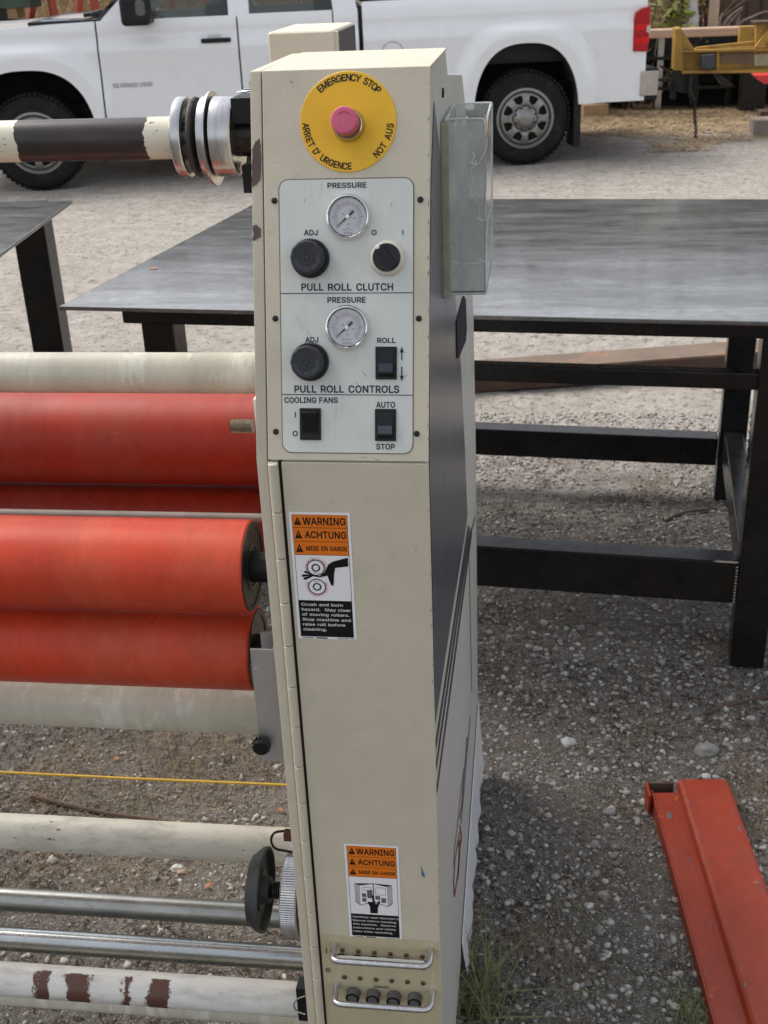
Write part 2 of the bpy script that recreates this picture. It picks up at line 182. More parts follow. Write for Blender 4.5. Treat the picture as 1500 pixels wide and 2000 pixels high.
86: (248, [95,-10,-6,264,49,264,106,106,109,97,113,85,117,72,122,56,128,38,137,5,104,5,114,39,119,57,124,72,128,85,132,97,135,106,190,264,246,264,146,-10,120,61], [0,3,1,2,1,3,6,11,12,5,4,11,11,6,5,0,10,11,11,4,0,3,0,4,14,8,15,13,7,8,8,14,13,19,18,16,18,17,16,9,19,8,15,8,19,19,16,15,10,0,19,19,9,10,9,8,10,11,10,8,8,7,11,12,11,7,12,7,20,7,13,20,6,12,20]),
87: (351, [70,-10,-5,264,49,264,91,100,93,92,95,84,97,75,99,66,101,58,103,49,105,40,107,31,110,10,83,10,86,31,88,40,90,49,92,58,94,66,96,75,98,84,100,92,102,101,145,264,198,264,240,101,243,92,245,84,247,75,249,66,251,58,253,49,255,40,257,31,261,10,232,10,236,31,238,40,240,49,241,58,243,66,245,75,252,100,294,264,348,264,273,-10,220,-10,174,159,171,170,169,182,166,194,163,207,161,221,156,247,187,247,182,221,180,208,177,195,175,183,172,171,169,159,123,-10,96,77,246,79,171,169], [13,14,0,14,15,0,18,4,17,3,17,4,19,6,62,6,20,62,6,19,18,19,5,18,4,18,5,17,3,16,15,16,3,0,15,3,1,0,3,2,1,3,21,7,8,52,53,23,11,12,61,60,49,22,49,50,22,13,0,61,61,12,13,14,13,12,12,11,14,15,14,11,11,10,15,16,15,10,10,9,16,17,16,9,9,8,17,18,17,8,8,7,18,6,18,7,20,6,7,7,21,20,50,51,22,59,48,64,59,47,58,46,35,36,58,47,25,57,58,25,24,54,55,41,26,40,40,39,30,30,29,40,41,40,29,29,28,41,28,63,41,26,41,27,42,31,32,34,45,33,32,33,45,42,32,45,45,44,42,44,43,42,31,42,30,29,30,42,28,29,42,63,28,42,35,46,45,45,34,35,36,35,34,34,33,36,37,36,33,33,32,37,38,37,32,32,31,38,31,30,38,30,39,38,39,40,25,40,26,25,56,57,25,37,38,39,64,48,60,49,60,48,48,59,49,59,58,49,50,49,58,58,57,50,51,50,57,57,56,51,52,51,56,56,55,52,53,52,55,55,54,53,23,53,54,54,24,23,5,19,62,52,23,22,51,52,22,24,55,25,55,56,25,27,41,63,22,21,60,46,36,47,36,37,47,25,47,39,47,37,39,47,59,64,11,61,60,10,11,60,9,10,60,8,9,60,21,8,60]),
89: (244, [92,-10,92,101,-9,264,51,264,105,177,110,168,115,159,120,151,125,141,129,131,140,105,97,105,107,131,112,142,117,151,121,160,126,169,132,177,185,264,245,264,144,101,144,-10,118,154], [4,12,5,6,13,14,5,12,13,13,6,5,1,11,12,12,4,1,2,1,4,3,2,4,15,7,8,8,16,15,20,19,17,19,18,17,10,20,9,20,17,9,8,9,17,16,8,17,1,0,21,21,20,1,11,1,20,20,10,11,10,9,11,12,11,9,9,8,12,13,12,8,8,7,13,14,13,7,14,7,22,7,15,22,6,14,22]),
97: (203, [80,-14,67,-13,55,-11,43,-7,32,-1,23,7,15,17,10,28,6,40,5,54,6,66,9,76,13,86,19,93,26,100,34,105,42,109,51,113,60,115,70,117,79,119,88,120,99,121,108,122,116,123,121,124,125,125,127,126,128,126,128,128,127,134,126,139,124,144,122,147,119,150,115,152,111,154,105,155,98,155,90,155,84,154,79,152,74,149,69,147,66,143,63,140,61,137,55,125,6,139,17,161,24,172,33,181,42,188,53,193,64,197,75,200,86,202,97,202,105,202,113,201,122,199,131,197,140,193,148,189,157,182,164,174,170,165,175,153,177,140,178,126,178,-10,128,-10,128,16,142,16,138,11,133,5,127,0,120,-5,111,-9,102,-12,91,-14,85,33,94,33,102,35,109,38,115,42,119,47,123,52,126,57,127,63,128,69,129,77,141,85,137,83,133,81,128,80,123,79,117,78,112,77,107,76,101,76,89,74,82,73,76,72,71,70,66,68,62,66,59,63,58,60,56,57,56,52,56,48,57,45,59,42,61,40,64,37,69,35,73,34,79,33,128,1], [6,5,113,113,112,6,7,6,112,112,111,7,8,7,111,9,8,111,111,110,9,110,109,9,10,9,109,11,10,109,49,48,47,0,81,118,102,101,20,101,21,20,40,39,55,39,56,55,0,118,1,118,117,1,116,1,117,18,104,103,19,18,103,103,102,19,102,20,19,41,40,54,40,55,54,1,116,2,116,115,2,3,2,115,4,3,115,115,114,4,5,4,114,113,5,114,109,108,107,11,109,107,12,11,107,13,12,107,14,13,107,15,14,107,107,106,15,16,15,106,106,105,16,17,16,105,105,104,17,104,18,17,49,47,46,46,45,49,50,49,45,51,50,45,45,44,51,44,43,51,52,51,43,53,52,43,43,42,53,42,41,53,41,54,53,82,80,79,82,79,78,78,83,82,22,100,99,37,58,38,57,38,58,24,97,96,22,99,98,23,22,98,98,97,23,97,24,23,60,59,36,37,36,59,58,37,59,27,26,28,74,75,70,73,74,70,92,73,70,70,69,92,70,75,71,75,72,119,75,74,72,74,73,72,73,92,88,89,88,92,90,89,92,91,90,92,94,93,95,93,92,26,28,26,92,92,69,28,29,28,69,69,68,29,30,29,68,31,30,68,68,67,31,67,66,31,76,72,77,78,77,72,83,78,72,84,83,72,85,84,72,86,85,72,72,73,86,87,86,73,73,88,87,24,96,95,25,24,95,95,93,25,93,26,25,31,66,32,66,65,32,33,32,65,65,64,33,34,33,64,64,63,34,63,62,34,35,34,62,62,61,35,36,35,61,60,36,61,81,0,80,80,82,81,21,101,100,100,22,21,38,57,39,56,39,57,72,76,119,71,75,119]),
98: (220, [115,-14,102,-13,91,-11,82,-7,74,-2,67,3,61,9,57,15,53,20,54,19,66,19,66,-10,16,-10,16,264,67,264,67,170,54,170,54,169,57,174,61,179,67,185,73,190,81,195,91,199,102,202,115,202,132,201,147,196,162,189,175,178,185,166,194,151,200,133,204,115,205,94,204,74,200,55,194,38,186,23,175,10,162,0,148,-8,132,-13,110,33,119,34,127,37,134,41,140,46,144,53,149,62,152,72,153,83,154,95,153,107,152,117,149,127,145,135,140,142,134,148,127,152,119,154,110,155,101,154,93,152,87,148,81,143,76,136,72,128,69,118,67,107,66,95,67,82,69,71,72,61,76,53,81,46,87,41,93,37,101,34,66,4,55,170], [6,7,12,8,12,7,9,8,7,13,12,17,17,16,13,16,18,13,15,20,19,6,12,11,6,11,79,6,79,10,7,6,10,9,7,10,8,9,10,12,8,71,71,70,12,17,12,70,70,69,17,15,18,80,15,19,18,13,18,19,19,20,13,3,2,78,63,62,22,62,23,22,3,78,4,78,77,4,10,5,4,4,77,10,77,76,10,76,75,10,75,74,10,8,10,74,74,73,8,73,72,8,71,8,72,17,69,68,68,67,17,67,66,17,15,17,66,66,65,15,65,64,15,64,63,15,63,22,15,22,21,15,20,15,21,13,20,14,0,43,1,43,0,44,60,25,61,24,61,25,44,0,42,45,44,42,42,41,45,58,27,59,27,26,59,60,59,26,25,60,26,37,36,49,50,49,36,36,35,50,51,50,35,35,34,51,52,51,34,53,52,34,34,33,53,54,53,33,33,32,54,55,54,32,32,31,55,45,41,40,46,45,40,47,46,40,40,39,47,39,38,47,48,47,38,38,37,48,37,49,48,55,31,56,31,30,56,57,56,30,30,29,57,58,57,29,29,28,58,27,58,28,78,2,1,1,43,78,61,24,62,23,62,24,5,10,79,17,15,80,18,16,80]),
99: (206, [103,-14,85,-13,68,-8,53,0,39,10,28,23,19,38,12,55,8,74,7,94,8,114,12,133,19,150,28,165,39,178,53,188,68,196,85,201,103,202,114,202,123,200,133,198,142,195,150,191,158,186,166,181,172,174,178,167,183,159,187,150,194,131,145,119,140,132,139,136,137,139,135,142,132,145,129,147,126,150,122,151,118,153,114,154,109,155,104,155,94,154,86,151,79,147,73,141,68,134,64,126,61,116,59,105,58,94,59,83,61,72,64,62,68,54,73,47,79,41,86,37,94,34,104,33,109,33,114,34,118,35,122,37,126,39,129,41,132,44,135,46,137,50,139,53,141,57,145,71,194,58,188,39,184,30,179,22,173,15,166,8,159,2,151,-3,142,-7,133,-10,124,-12,114,-14], [7,6,55,55,54,7,8,7,54,54,53,8,9,8,53,53,52,9,52,51,9,10,9,51,51,50,10,11,10,50,50,49,11,12,11,49,0,61,60,85,62,0,61,0,62,18,44,43,43,42,18,0,60,1,16,45,44,17,16,44,44,18,17,1,60,2,60,59,2,3,2,59,59,58,3,4,3,58,58,57,4,5,4,57,57,56,5,6,5,56,55,6,56,12,49,48,13,12,48,48,47,13,14,13,47,47,46,14,15,14,46,46,45,15,45,16,15,40,39,38,64,84,83,69,68,67,37,36,38,20,40,21,76,75,72,75,74,72,73,72,74,30,29,31,32,31,29,64,83,82,65,64,82,66,65,82,82,81,66,67,66,81,81,80,67,80,79,67,69,67,79,79,78,69,78,77,69,70,69,77,71,70,77,77,76,71,76,72,71,32,29,33,29,28,33,28,27,33,34,33,27,35,34,27,27,26,35,36,35,26,26,25,36,25,24,36,38,36,24,24,23,38,23,22,38,40,38,22,21,40,22,62,85,84,63,62,84,84,64,63,40,20,41,42,41,20,20,19,42,18,42,19]),
100: (220, [98,-14,81,-13,65,-8,50,0,37,10,27,23,18,38,12,55,8,74,7,94,8,115,12,133,18,151,27,166,38,178,50,189,65,196,81,201,98,202,110,202,121,199,131,195,139,190,146,185,151,179,155,174,159,169,159,170,145,170,145,264,196,264,196,-10,146,-10,146,19,159,19,159,20,155,15,151,9,145,3,139,-2,131,-7,121,-11,110,-13,102,33,111,34,119,37,126,41,131,46,136,53,140,61,143,71,145,82,146,95,145,107,143,118,140,128,136,136,132,143,126,148,119,152,111,154,102,155,93,154,85,152,78,148,72,142,68,135,64,127,61,117,59,107,58,95,59,83,61,72,64,62,68,53,73,46,79,41,85,37,93,34,158,170,145,186,158,19,146,4], [7,6,73,73,72,7,8,7,72,72,71,8,9,8,71,71,70,9,70,69,9,10,9,69,69,68,10,11,10,68,63,62,17,42,43,0,0,43,78,61,18,62,17,62,18,0,78,1,78,77,1,2,1,77,16,64,63,63,17,16,2,77,3,77,76,3,76,75,3,4,3,75,5,4,75,75,74,5,6,5,74,73,6,74,11,68,67,12,11,67,67,66,12,13,12,66,66,65,13,14,13,65,65,64,14,15,14,64,64,16,15,41,40,44,45,44,40,19,60,20,45,40,39,60,59,21,20,60,21,31,30,26,30,27,26,36,37,31,34,36,31,31,35,34,25,79,27,27,30,25,24,25,30,31,37,32,37,33,82,37,36,33,33,36,81,35,31,51,52,51,31,31,26,52,53,52,26,54,53,26,79,25,28,25,24,28,23,28,24,24,30,23,29,23,30,38,33,39,45,39,33,46,45,33,47,46,33,48,47,33,33,35,48,49,48,35,50,49,35,35,51,50,54,26,55,56,55,26,57,56,26,26,28,57,58,57,28,59,58,28,21,59,28,22,21,28,28,23,80,23,29,80,41,44,42,43,42,44,60,19,61,18,61,19,28,26,79,22,28,80,33,38,82,35,33,81,36,34,81,32,37,82]),
101: (210, [106,-14,87,-13,69,-8,53,0,39,10,28,23,19,38,12,55,8,73,7,93,8,113,12,132,19,149,27,164,39,177,52,188,67,196,84,201,102,202,114,202,125,200,136,196,147,192,157,185,167,178,175,168,182,157,188,144,192,130,195,114,196,97,196,75,27,75,27,120,188,116,146,83,144,112,142,122,140,130,136,138,131,144,126,149,119,152,112,154,103,155,93,154,86,152,79,148,73,143,68,137,63,130,60,123,59,114,58,105,58,89,59,77,61,66,64,58,69,50,74,44,81,39,88,36,97,34,106,33,113,33,118,34,123,36,128,38,132,40,136,43,139,47,141,51,147,64,196,52,188,32,182,22,175,13,166,5,156,-2,145,-7,133,-11,120,-13,143,117,60,119,59,75], [6,32,7,8,7,32,9,8,32,32,33,9,10,9,33,11,10,33,33,12,11,55,54,32,54,53,32,33,32,53,53,52,33,0,63,62,18,45,44,0,62,1,61,1,62,17,46,45,45,18,17,1,61,2,61,60,2,46,17,16,2,60,3,60,59,3,4,3,59,59,58,4,5,4,58,58,57,5,6,5,57,32,6,57,57,56,32,33,51,50,12,33,50,13,12,50,50,49,13,14,13,49,49,48,14,48,47,14,15,14,47,47,46,15,46,16,15,65,64,81,43,42,20,19,43,20,65,81,80,66,65,80,42,41,21,20,42,21,30,29,34,29,28,34,74,73,72,31,35,55,31,30,35,30,34,35,36,35,34,66,80,79,67,66,79,79,78,67,68,67,78,78,77,68,69,68,77,77,76,69,70,69,76,76,75,70,71,70,75,75,74,71,74,72,71,34,28,37,28,27,37,38,37,27,27,26,38,39,38,26,26,25,39,40,39,25,25,24,40,24,23,40,41,40,23,23,22,41,21,41,22,81,64,0,63,0,64,54,55,35,35,36,54,53,54,36,52,53,36,43,19,44,18,44,19,32,56,84,55,32,84,34,37,82,36,34,82,33,52,83,51,33,83,52,36,82,82,83,52,31,55,84]),
102: (135, [124,200,124,154,-7,154,-7,200,30,-10,30,216,31,228,34,239,39,249,46,257,54,263,63,268,73,272,83,274,94,275,101,275,107,274,113,273,118,272,122,271,134,267,120,222,105,226,103,227,101,227,98,227,91,226,87,225,85,223,83,220,81,216,81,209,81,-10,30,154,30,200,81,200,81,154], [33,36,34,36,33,32,31,30,5,6,5,30,7,6,30,30,29,7,8,7,29,9,8,29,25,24,15,14,26,25,25,15,14,19,21,20,21,19,22,22,19,23,19,18,23,18,17,23,17,16,23,24,23,16,15,24,16,9,29,28,10,9,28,28,27,10,11,10,27,12,11,27,13,12,27,27,26,13,26,14,13,34,35,31,4,32,33,3,2,33,34,3,33,31,5,34,1,0,35,36,1,35,35,34,36]),
103: (221, [103,-85,89,-85,76,-83,64,-79,53,-75,43,-69,34,-63,27,-55,21,-47,11,-31,54,-7,62,-18,65,-22,68,-26,72,-29,76,-32,81,-35,87,-37,94,-38,103,-39,116,-38,126,-34,135,-30,141,-23,144,-15,146,-2,146,24,159,24,155,19,151,14,145,8,138,3,130,-1,121,-5,110,-7,97,-8,81,-6,66,-2,51,5,38,14,27,26,19,41,12,57,8,75,7,96,8,116,12,134,18,151,27,166,38,178,51,189,65,196,81,201,98,202,110,202,122,199,131,195,139,191,146,185,152,180,156,174,159,169,147,169,147,200,196,200,196,-5,195,-22,191,-37,183,-51,174,-62,162,-71,149,-77,135,-82,119,-84,102,40,112,40,120,42,126,46,132,51,137,57,141,64,144,74,146,84,146,96,146,108,144,119,141,128,137,136,132,143,126,148,119,152,112,154,102,155,93,154,85,152,79,148,73,142,68,136,64,127,61,118,59,108,58,96,59,85,61,74,64,65,68,57,73,51,78,46,85,43,93,40,146,9,147,184], [11,10,8,9,8,10,43,42,103,103,102,43,44,43,102,102,101,44,101,100,44,45,44,100,100,99,45,46,45,99,35,74,109,1,18,17,35,109,36,108,36,109,52,94,93,93,53,52,1,17,2,36,108,37,107,37,108,94,52,51,2,17,3,17,16,3,4,3,16,16,15,4,5,4,15,15,14,5,14,13,5,6,5,13,7,6,13,13,12,7,8,7,12,11,8,12,37,107,38,39,38,107,107,106,39,40,39,106,106,105,40,41,40,105,105,104,41,42,41,104,103,42,104,46,99,98,47,46,98,98,97,47,48,47,97,49,48,97,97,96,49,96,95,49,50,49,95,95,94,50,94,51,50,19,0,73,73,20,19,75,34,33,54,92,91,91,55,54,20,73,72,72,21,20,75,33,32,76,75,32,91,90,56,55,91,56,28,29,65,27,28,65,60,61,64,59,60,64,67,66,24,25,24,66,66,65,25,65,29,25,29,26,110,29,28,26,28,27,26,81,80,27,82,81,27,27,65,82,83,82,65,65,64,83,84,83,64,64,61,84,85,84,61,86,85,61,61,60,62,60,59,62,62,59,111,111,59,63,59,64,63,21,72,71,22,21,71,71,70,22,70,69,22,23,22,69,69,68,23,68,67,23,67,24,23,30,26,31,32,31,26,76,32,26,77,76,26,78,77,26,79,78,26,26,27,79,27,80,79,86,61,87,61,62,87,88,87,62,89,88,62,90,89,62,56,90,62,57,56,62,62,58,57,0,19,1,18,1,19,74,35,34,34,75,74,53,93,92,92,54,53,26,30,110,25,29,110,58,62,111]),
104: (213, [67,113,67,-10,16,-10,16,264,67,264,67,134,36,134,49,164,58,178,70,189,84,197,98,201,114,202,128,201,140,198,152,193,163,186,172,176,179,165,185,152,188,137,189,120,189,-10,138,-10,138,117,137,129,134,138,129,145,123,150,115,153,105,155,98,154,91,152,85,150,80,146,76,142,72,137,69,130,67,122,67,186], [3,2,6,6,7,3,1,0,2,6,2,0,0,38,6,38,5,6,7,6,5,3,7,8,32,31,10,33,32,9,32,10,9,5,38,37,37,36,5,36,35,5,3,8,4,29,12,30,11,30,12,29,28,13,12,29,13,22,21,24,22,24,23,24,21,25,21,20,25,20,19,25,26,25,19,19,18,26,18,17,26,27,26,17,17,16,27,16,15,27,28,27,15,15,14,28,13,28,14,30,11,31,10,31,11,34,33,9,39,5,9,5,35,9,35,34,9,7,5,8,5,39,8,4,8,39]),
105: (91, [16,-10,16,200,67,200,67,-10,42,211,34,212,26,215,20,220,15,226,12,234,11,242,12,250,15,257,20,263,26,268,34,271,42,272,50,271,57,268,64,263,69,257,72,250,73,242,72,234,69,226,64,220,57,215,50,212], [4,15,5,7,6,5,13,7,5,5,15,13,15,14,13,9,8,7,7,13,9,10,9,13,11,10,13,12,11,13,26,18,16,17,16,18,24,23,25,26,25,23,18,26,23,23,22,18,19,18,22,22,21,19,21,20,19,1,0,3,3,2,1,27,26,4,26,16,4,15,4,16]),
107: (198, [47,50,45,116,56,116,138,200,199,197,96,90,93,90,16,-10,16,264,67,264,67,-10,142,-10,61,94,96,129,204,-9,67,127,67,67,76,75,67,86,67,100,113,107], [8,7,1,10,0,7,1,7,0,0,12,1,12,2,1,5,13,6,11,14,5,5,14,20,13,5,20,4,3,13,5,6,17,0,10,16,2,12,15,1,2,9,8,1,9,9,2,15,13,3,15,19,18,6,12,0,16,18,19,12,11,5,17,16,17,18,17,6,18,12,16,18,15,12,19,13,15,19,6,13,19,4,13,20]),
108: (103, [69,-11,54,-10,41,-5,30,3,22,14,18,27,16,42,16,264,67,264,67,50,67,43,68,38,69,37,70,36,73,36,79,36,93,39,102,-6,90,-9,86,-10,82,-10,78,-11,74,-11], [2,11,3,4,3,11,5,4,11,11,10,5,6,5,10,10,9,6,7,6,9,9,8,7,13,0,22,22,14,13,20,19,18,15,20,18,18,17,15,17,16,15,22,21,20,14,22,20,20,15,14,0,13,1,2,1,13,13,12,2,11,2,12]),
109: (313, [16,-10,16,200,66,200,66,138,40,138,48,161,52,171,59,179,66,187,73,193,82,197,91,200,100,202,110,203,125,201,139,196,151,188,160,177,166,164,174,137,142,137,150,160,155,170,161,178,168,186,177,192,186,197,196,200,207,202,218,203,231,202,242,199,253,195,263,188,272,179,279,169,284,157,287,143,288,128,288,-10,238,-10,238,126,237,137,234,144,230,149,224,152,217,154,209,155,203,155,197,153,192,151,188,148,184,145,182,140,179,135,178,130,178,123,178,-10,127,-10,127,129,126,137,124,143,120,148,114,152,108,154,100,155,94,155,89,153,84,151,79,148,75,144,72,140,69,134,67,127,67,119,67,-10,160,177], [1,0,4,4,5,1,8,2,7,5,4,3,1,5,6,6,7,1,7,2,1,75,74,0,4,0,74,74,73,4,3,4,73,73,72,3,72,71,3,71,70,3,5,3,6,66,65,11,12,64,13,64,12,65,11,65,12,21,22,15,22,16,15,60,59,20,61,60,20,20,21,61,61,21,62,63,62,21,21,15,63,15,14,63,64,63,14,13,64,14,8,68,67,9,8,67,67,66,9,10,9,66,66,11,10,76,18,23,18,24,23,56,55,19,24,18,25,48,28,27,49,48,26,48,27,26,19,55,54,54,53,19,53,52,19,18,19,52,52,51,18,51,50,18,25,18,50,50,49,25,49,26,25,47,46,29,46,45,30,29,46,30,39,38,41,39,41,40,41,38,42,38,37,42,37,36,42,43,42,36,36,35,43,35,34,43,44,43,34,34,33,44,33,32,44,32,31,44,45,44,31,30,45,31,28,48,47,47,29,28,57,56,58,59,58,56,20,59,56,56,19,20,21,20,19,19,18,21,22,21,18,18,76,22,16,22,17,69,68,8,3,70,8,70,69,8,8,7,3,7,6,3,17,22,76]),
110: (213, [67,113,67,-10,16,-10,16,200,66,200,66,134,36,134,49,164,58,178,70,189,84,197,98,201,114,202,128,201,140,198,152,193,163,186,172,176,179,165,184,152,188,137,189,120,189,-10,138,-10,138,117,137,129,134,138,129,145,123,150,115,153,105,155,98,154,91,152,85,150,80,146,76,142,72,137,69,130,67,122,66,185], [3,2,6,6,7,3,1,0,2,6,2,0,7,6,5,3,7,8,8,4,3,32,31,10,33,32,9,32,10,9,6,0,38,5,6,38,38,37,5,37,36,5,36,35,5,7,5,8,29,12,30,11,30,12,29,28,13,12,29,13,22,21,24,22,24,23,24,21,25,21,20,25,20,19,25,26,25,19,19,18,26,18,17,26,27,26,17,17,16,27,16,15,27,28,27,15,15,14,28,13,28,14,30,11,31,10,31,11,34,33,9,39,5,9,5,35,9,35,34,9,5,39,8,4,8,39]),
111: (216, [104,-14,85,-13,68,-8,53,0,39,10,28,23,19,38,12,55,8,74,7,94,8,114,12,133,19,150,28,165,39,178,53,188,68,196,85,201,104,202,122,201,139,196,155,188,168,178,180,165,189,150,195,133,199,114,201,94,199,74,195,55,189,38,180,23,168,10,155,0,139,-8,122,-13,104,33,114,34,122,37,129,41,135,47,140,54,144,62,147,72,149,83,150,94,149,105,147,116,144,125,140,134,135,141,129,147,122,151,114,154,104,155,94,154,86,151,79,147,73,141,68,134,64,126,61,116,59,105,58,94,59,83,61,72,64,62,68,54,73,47,79,41,86,37,94,34], [8,7,65,65,64,8,9,8,64,64,63,9,63,62,9,10,9,62,62,61,10,11,10,61,0,36,71,0,71,1,1,71,2,71,70,2,56,55,16,55,17,16,2,70,3,70,69,3,4,3,69,69,68,4,5,4,68,68,67,5,6,5,67,67,66,6,7,6,66,65,7,66,11,61,60,12,11,60,60,59,12,13,12,59,59,58,13,14,13,58,58,57,14,15,14,57,57,56,15,56,16,15,18,54,53,18,53,19,37,35,34,38,37,34,53,52,20,19,53,20,29,28,43,44,43,28,45,44,28,28,27,45,27,26,45,46,45,26,47,46,26,26,25,47,38,34,33,39,38,33,33,32,39,40,39,32,32,31,40,41,40,31,31,30,41,42,41,30,30,29,42,29,43,42,47,25,48,25,24,48,49,48,24,24,23,49,50,49,23,23,22,50,51,50,22,22,21,51,52,51,21,20,52,21,35,37,0,36,0,37,54,18,55,17,55,18]),
112: (220, [16,-81,16,200,66,200,66,170,54,170,53,169,57,174,61,179,66,185,73,190,81,195,91,199,102,202,115,202,132,201,147,196,162,189,175,178,185,166,194,151,200,133,204,115,205,94,204,74,200,55,194,38,186,23,175,10,162,0,148,-8,132,-13,115,-14,102,-13,91,-11,82,-7,74,-2,67,3,61,9,57,15,53,20,54,19,67,19,67,-81,110,33,119,34,127,37,134,41,140,46,144,53,149,62,152,72,153,83,154,95,153,107,152,117,149,127,145,135,140,142,134,148,127,152,119,154,110,155,101,154,93,152,87,148,81,143,76,136,72,128,69,118,67,107,66,95,67,82,69,71,72,61,76,53,81,46,87,41,93,37,101,34], [1,0,39,37,38,0,39,0,38,38,40,39,4,6,5,1,5,6,3,8,7,8,2,7,42,36,0,37,0,36,36,41,37,38,37,41,40,38,41,39,40,41,71,70,39,1,39,70,70,69,1,5,1,69,4,5,3,6,4,3,3,7,6,1,6,7,7,2,1,34,33,78,63,62,10,62,11,10,34,78,35,78,77,35,63,10,9,41,36,35,35,77,41,77,76,41,76,75,41,75,74,41,39,41,74,74,73,39,73,72,39,71,39,72,5,69,68,68,67,5,67,66,5,3,5,66,66,65,3,65,64,3,64,63,3,63,9,3,8,3,9,31,43,32,43,31,44,60,13,61,12,61,13,44,31,30,45,44,30,30,29,45,58,15,59,15,14,59,60,59,14,13,60,14,25,24,49,50,49,24,24,23,50,51,50,23,23,22,51,52,51,22,53,52,22,22,21,53,54,53,21,21,20,54,55,54,20,20,19,55,45,29,28,46,45,28,47,46,28,28,27,47,27,26,47,48,47,26,26,25,48,25,49,48,55,19,56,19,18,56,57,56,18,18,17,57,58,57,17,17,16,58,15,58,16,78,33,32,32,43,78,61,12,62,11,62,12]),
114: (138, [16,-10,16,200,66,200,62,180,54,175,61,184,71,192,82,198,94,201,106,202,115,202,132,201,132,150,114,152,110,153,107,153,104,153,96,152,90,151,84,148,79,145,75,141,72,137,69,131,67,125,67,118,67,-10,63,186], [3,5,4,1,4,5,5,2,1,26,25,0,1,0,25,25,24,1,4,1,24,24,23,4,23,22,4,22,21,4,5,3,27,17,16,8,18,17,7,17,8,7,9,15,14,12,11,13,10,13,11,13,10,14,9,14,10,15,9,16,8,16,9,4,21,20,3,4,20,20,19,3,19,18,3,6,3,18,18,7,6,3,6,27,2,5,27]),
115: (190, [91,-14,77,-13,64,-11,52,-8,42,-3,32,4,23,12,16,22,11,33,5,55,53,65,59,48,63,43,68,38,74,35,81,33,91,33,101,34,110,36,116,39,121,44,123,47,124,52,123,55,122,58,120,61,116,63,111,66,103,68,72,75,55,81,41,88,29,97,20,109,15,122,13,137,15,149,18,161,24,172,32,181,42,188,53,194,66,199,79,201,94,202,107,202,120,199,131,195,141,190,150,184,157,176,163,167,168,158,175,138,128,127,122,141,119,146,115,150,110,153,103,155,94,156,85,156,77,153,71,150,67,146,65,143,64,138,65,135,66,132,69,129,73,127,79,124,88,121,117,114,134,109,149,102,160,93,169,81,174,68,176,53,174,41,171,29,164,18,156,8,146,0,134,-6,121,-11,106,-13], [5,12,6,12,11,6,7,6,11,8,7,11,11,10,8,9,8,10,0,16,15,0,15,1,1,15,2,15,14,2,72,71,29,62,61,42,61,43,42,2,14,3,14,13,3,4,3,13,5,4,13,12,5,13,29,71,30,71,70,30,70,69,30,31,30,69,32,31,69,69,68,32,33,32,68,34,33,68,68,67,34,67,66,34,35,34,66,36,35,66,66,65,36,37,36,65,38,37,65,65,64,38,39,38,64,40,39,64,64,63,40,41,40,63,63,62,41,62,42,41,60,59,45,44,60,45,17,87,86,18,17,86,28,27,73,59,58,46,45,59,46,80,79,22,79,78,22,23,22,78,53,52,54,18,86,85,19,18,85,85,84,19,84,83,19,20,19,83,83,82,20,21,20,82,82,81,21,81,80,21,80,22,21,23,78,24,78,77,24,77,76,24,25,24,76,76,75,25,75,74,25,26,25,74,27,26,74,73,27,74,54,52,55,52,51,55,56,55,51,51,50,56,50,49,56,57,56,49,49,48,57,48,47,57,58,57,47,46,58,47,16,0,87,87,17,16,72,29,28,28,73,72,60,44,61,43,61,44]),
116: (122, [112,200,112,154,-7,154,-7,200,22,246,73,246,73,49,73,43,74,39,76,37,77,36,80,35,85,35,91,35,109,38,118,-6,106,-10,102,-11,97,-11,93,-12,88,-12,84,-12,67,-10,52,-5,39,3,30,15,24,30,22,46,73,200,73,154,22,154,22,200], [23,9,24,9,8,24,25,24,8,26,25,8,8,7,26,27,26,7,7,6,27,29,30,6,12,20,13,20,12,21,11,21,12,18,17,16,15,14,16,20,19,18,13,20,18,18,16,13,16,14,13,21,11,22,11,10,22,23,22,10,9,23,10,28,31,29,5,4,28,1,0,28,29,1,28,27,6,30,3,2,31,2,30,31,30,29,31,31,28,4]),
117: (213, [91,-13,77,-12,65,-9,53,-3,42,4,33,13,26,25,20,38,17,53,16,69,16,200,67,200,67,73,68,60,71,51,76,44,82,39,90,36,100,35,107,36,114,37,120,40,125,43,129,48,133,53,136,60,137,67,138,77,138,200,189,200,189,-10,139,-10,139,56,169,56,156,25,146,11,134,0,121,-7,107,-11,139,5], [17,0,18,0,17,1,16,1,17,1,16,2,3,2,16,16,15,3,4,3,15,5,4,15,6,5,15,15,14,6,7,6,14,14,13,7,8,7,13,9,8,13,13,12,9,10,9,12,12,11,10,19,38,37,37,20,19,20,37,36,21,20,36,33,30,29,34,35,30,30,33,34,30,35,31,34,33,32,26,32,33,27,26,33,33,29,27,28,27,29,35,34,32,24,23,32,25,24,32,32,26,25,18,0,38,38,19,18,21,36,22,39,32,36,32,23,36,23,22,36,32,39,35,31,35,39]),
118: (203, [74,-10,-6,200,49,200,92,81,96,69,100,58,103,46,106,35,109,24,116,0,79,0,86,24,89,35,92,46,95,58,99,69,103,81,145,200,200,200,120,-10,98,65], [0,10,11,0,11,1,3,14,4,14,3,13,12,13,3,1,11,12,12,3,1,2,1,3,16,6,7,6,16,5,15,5,16,19,18,9,8,9,18,8,18,7,16,7,18,18,17,16,10,0,19,19,9,10,11,10,9,9,8,11,12,11,8,8,7,12,13,12,7,7,6,13,14,13,6,6,5,14,14,5,20,5,15,20,4,14,20]),
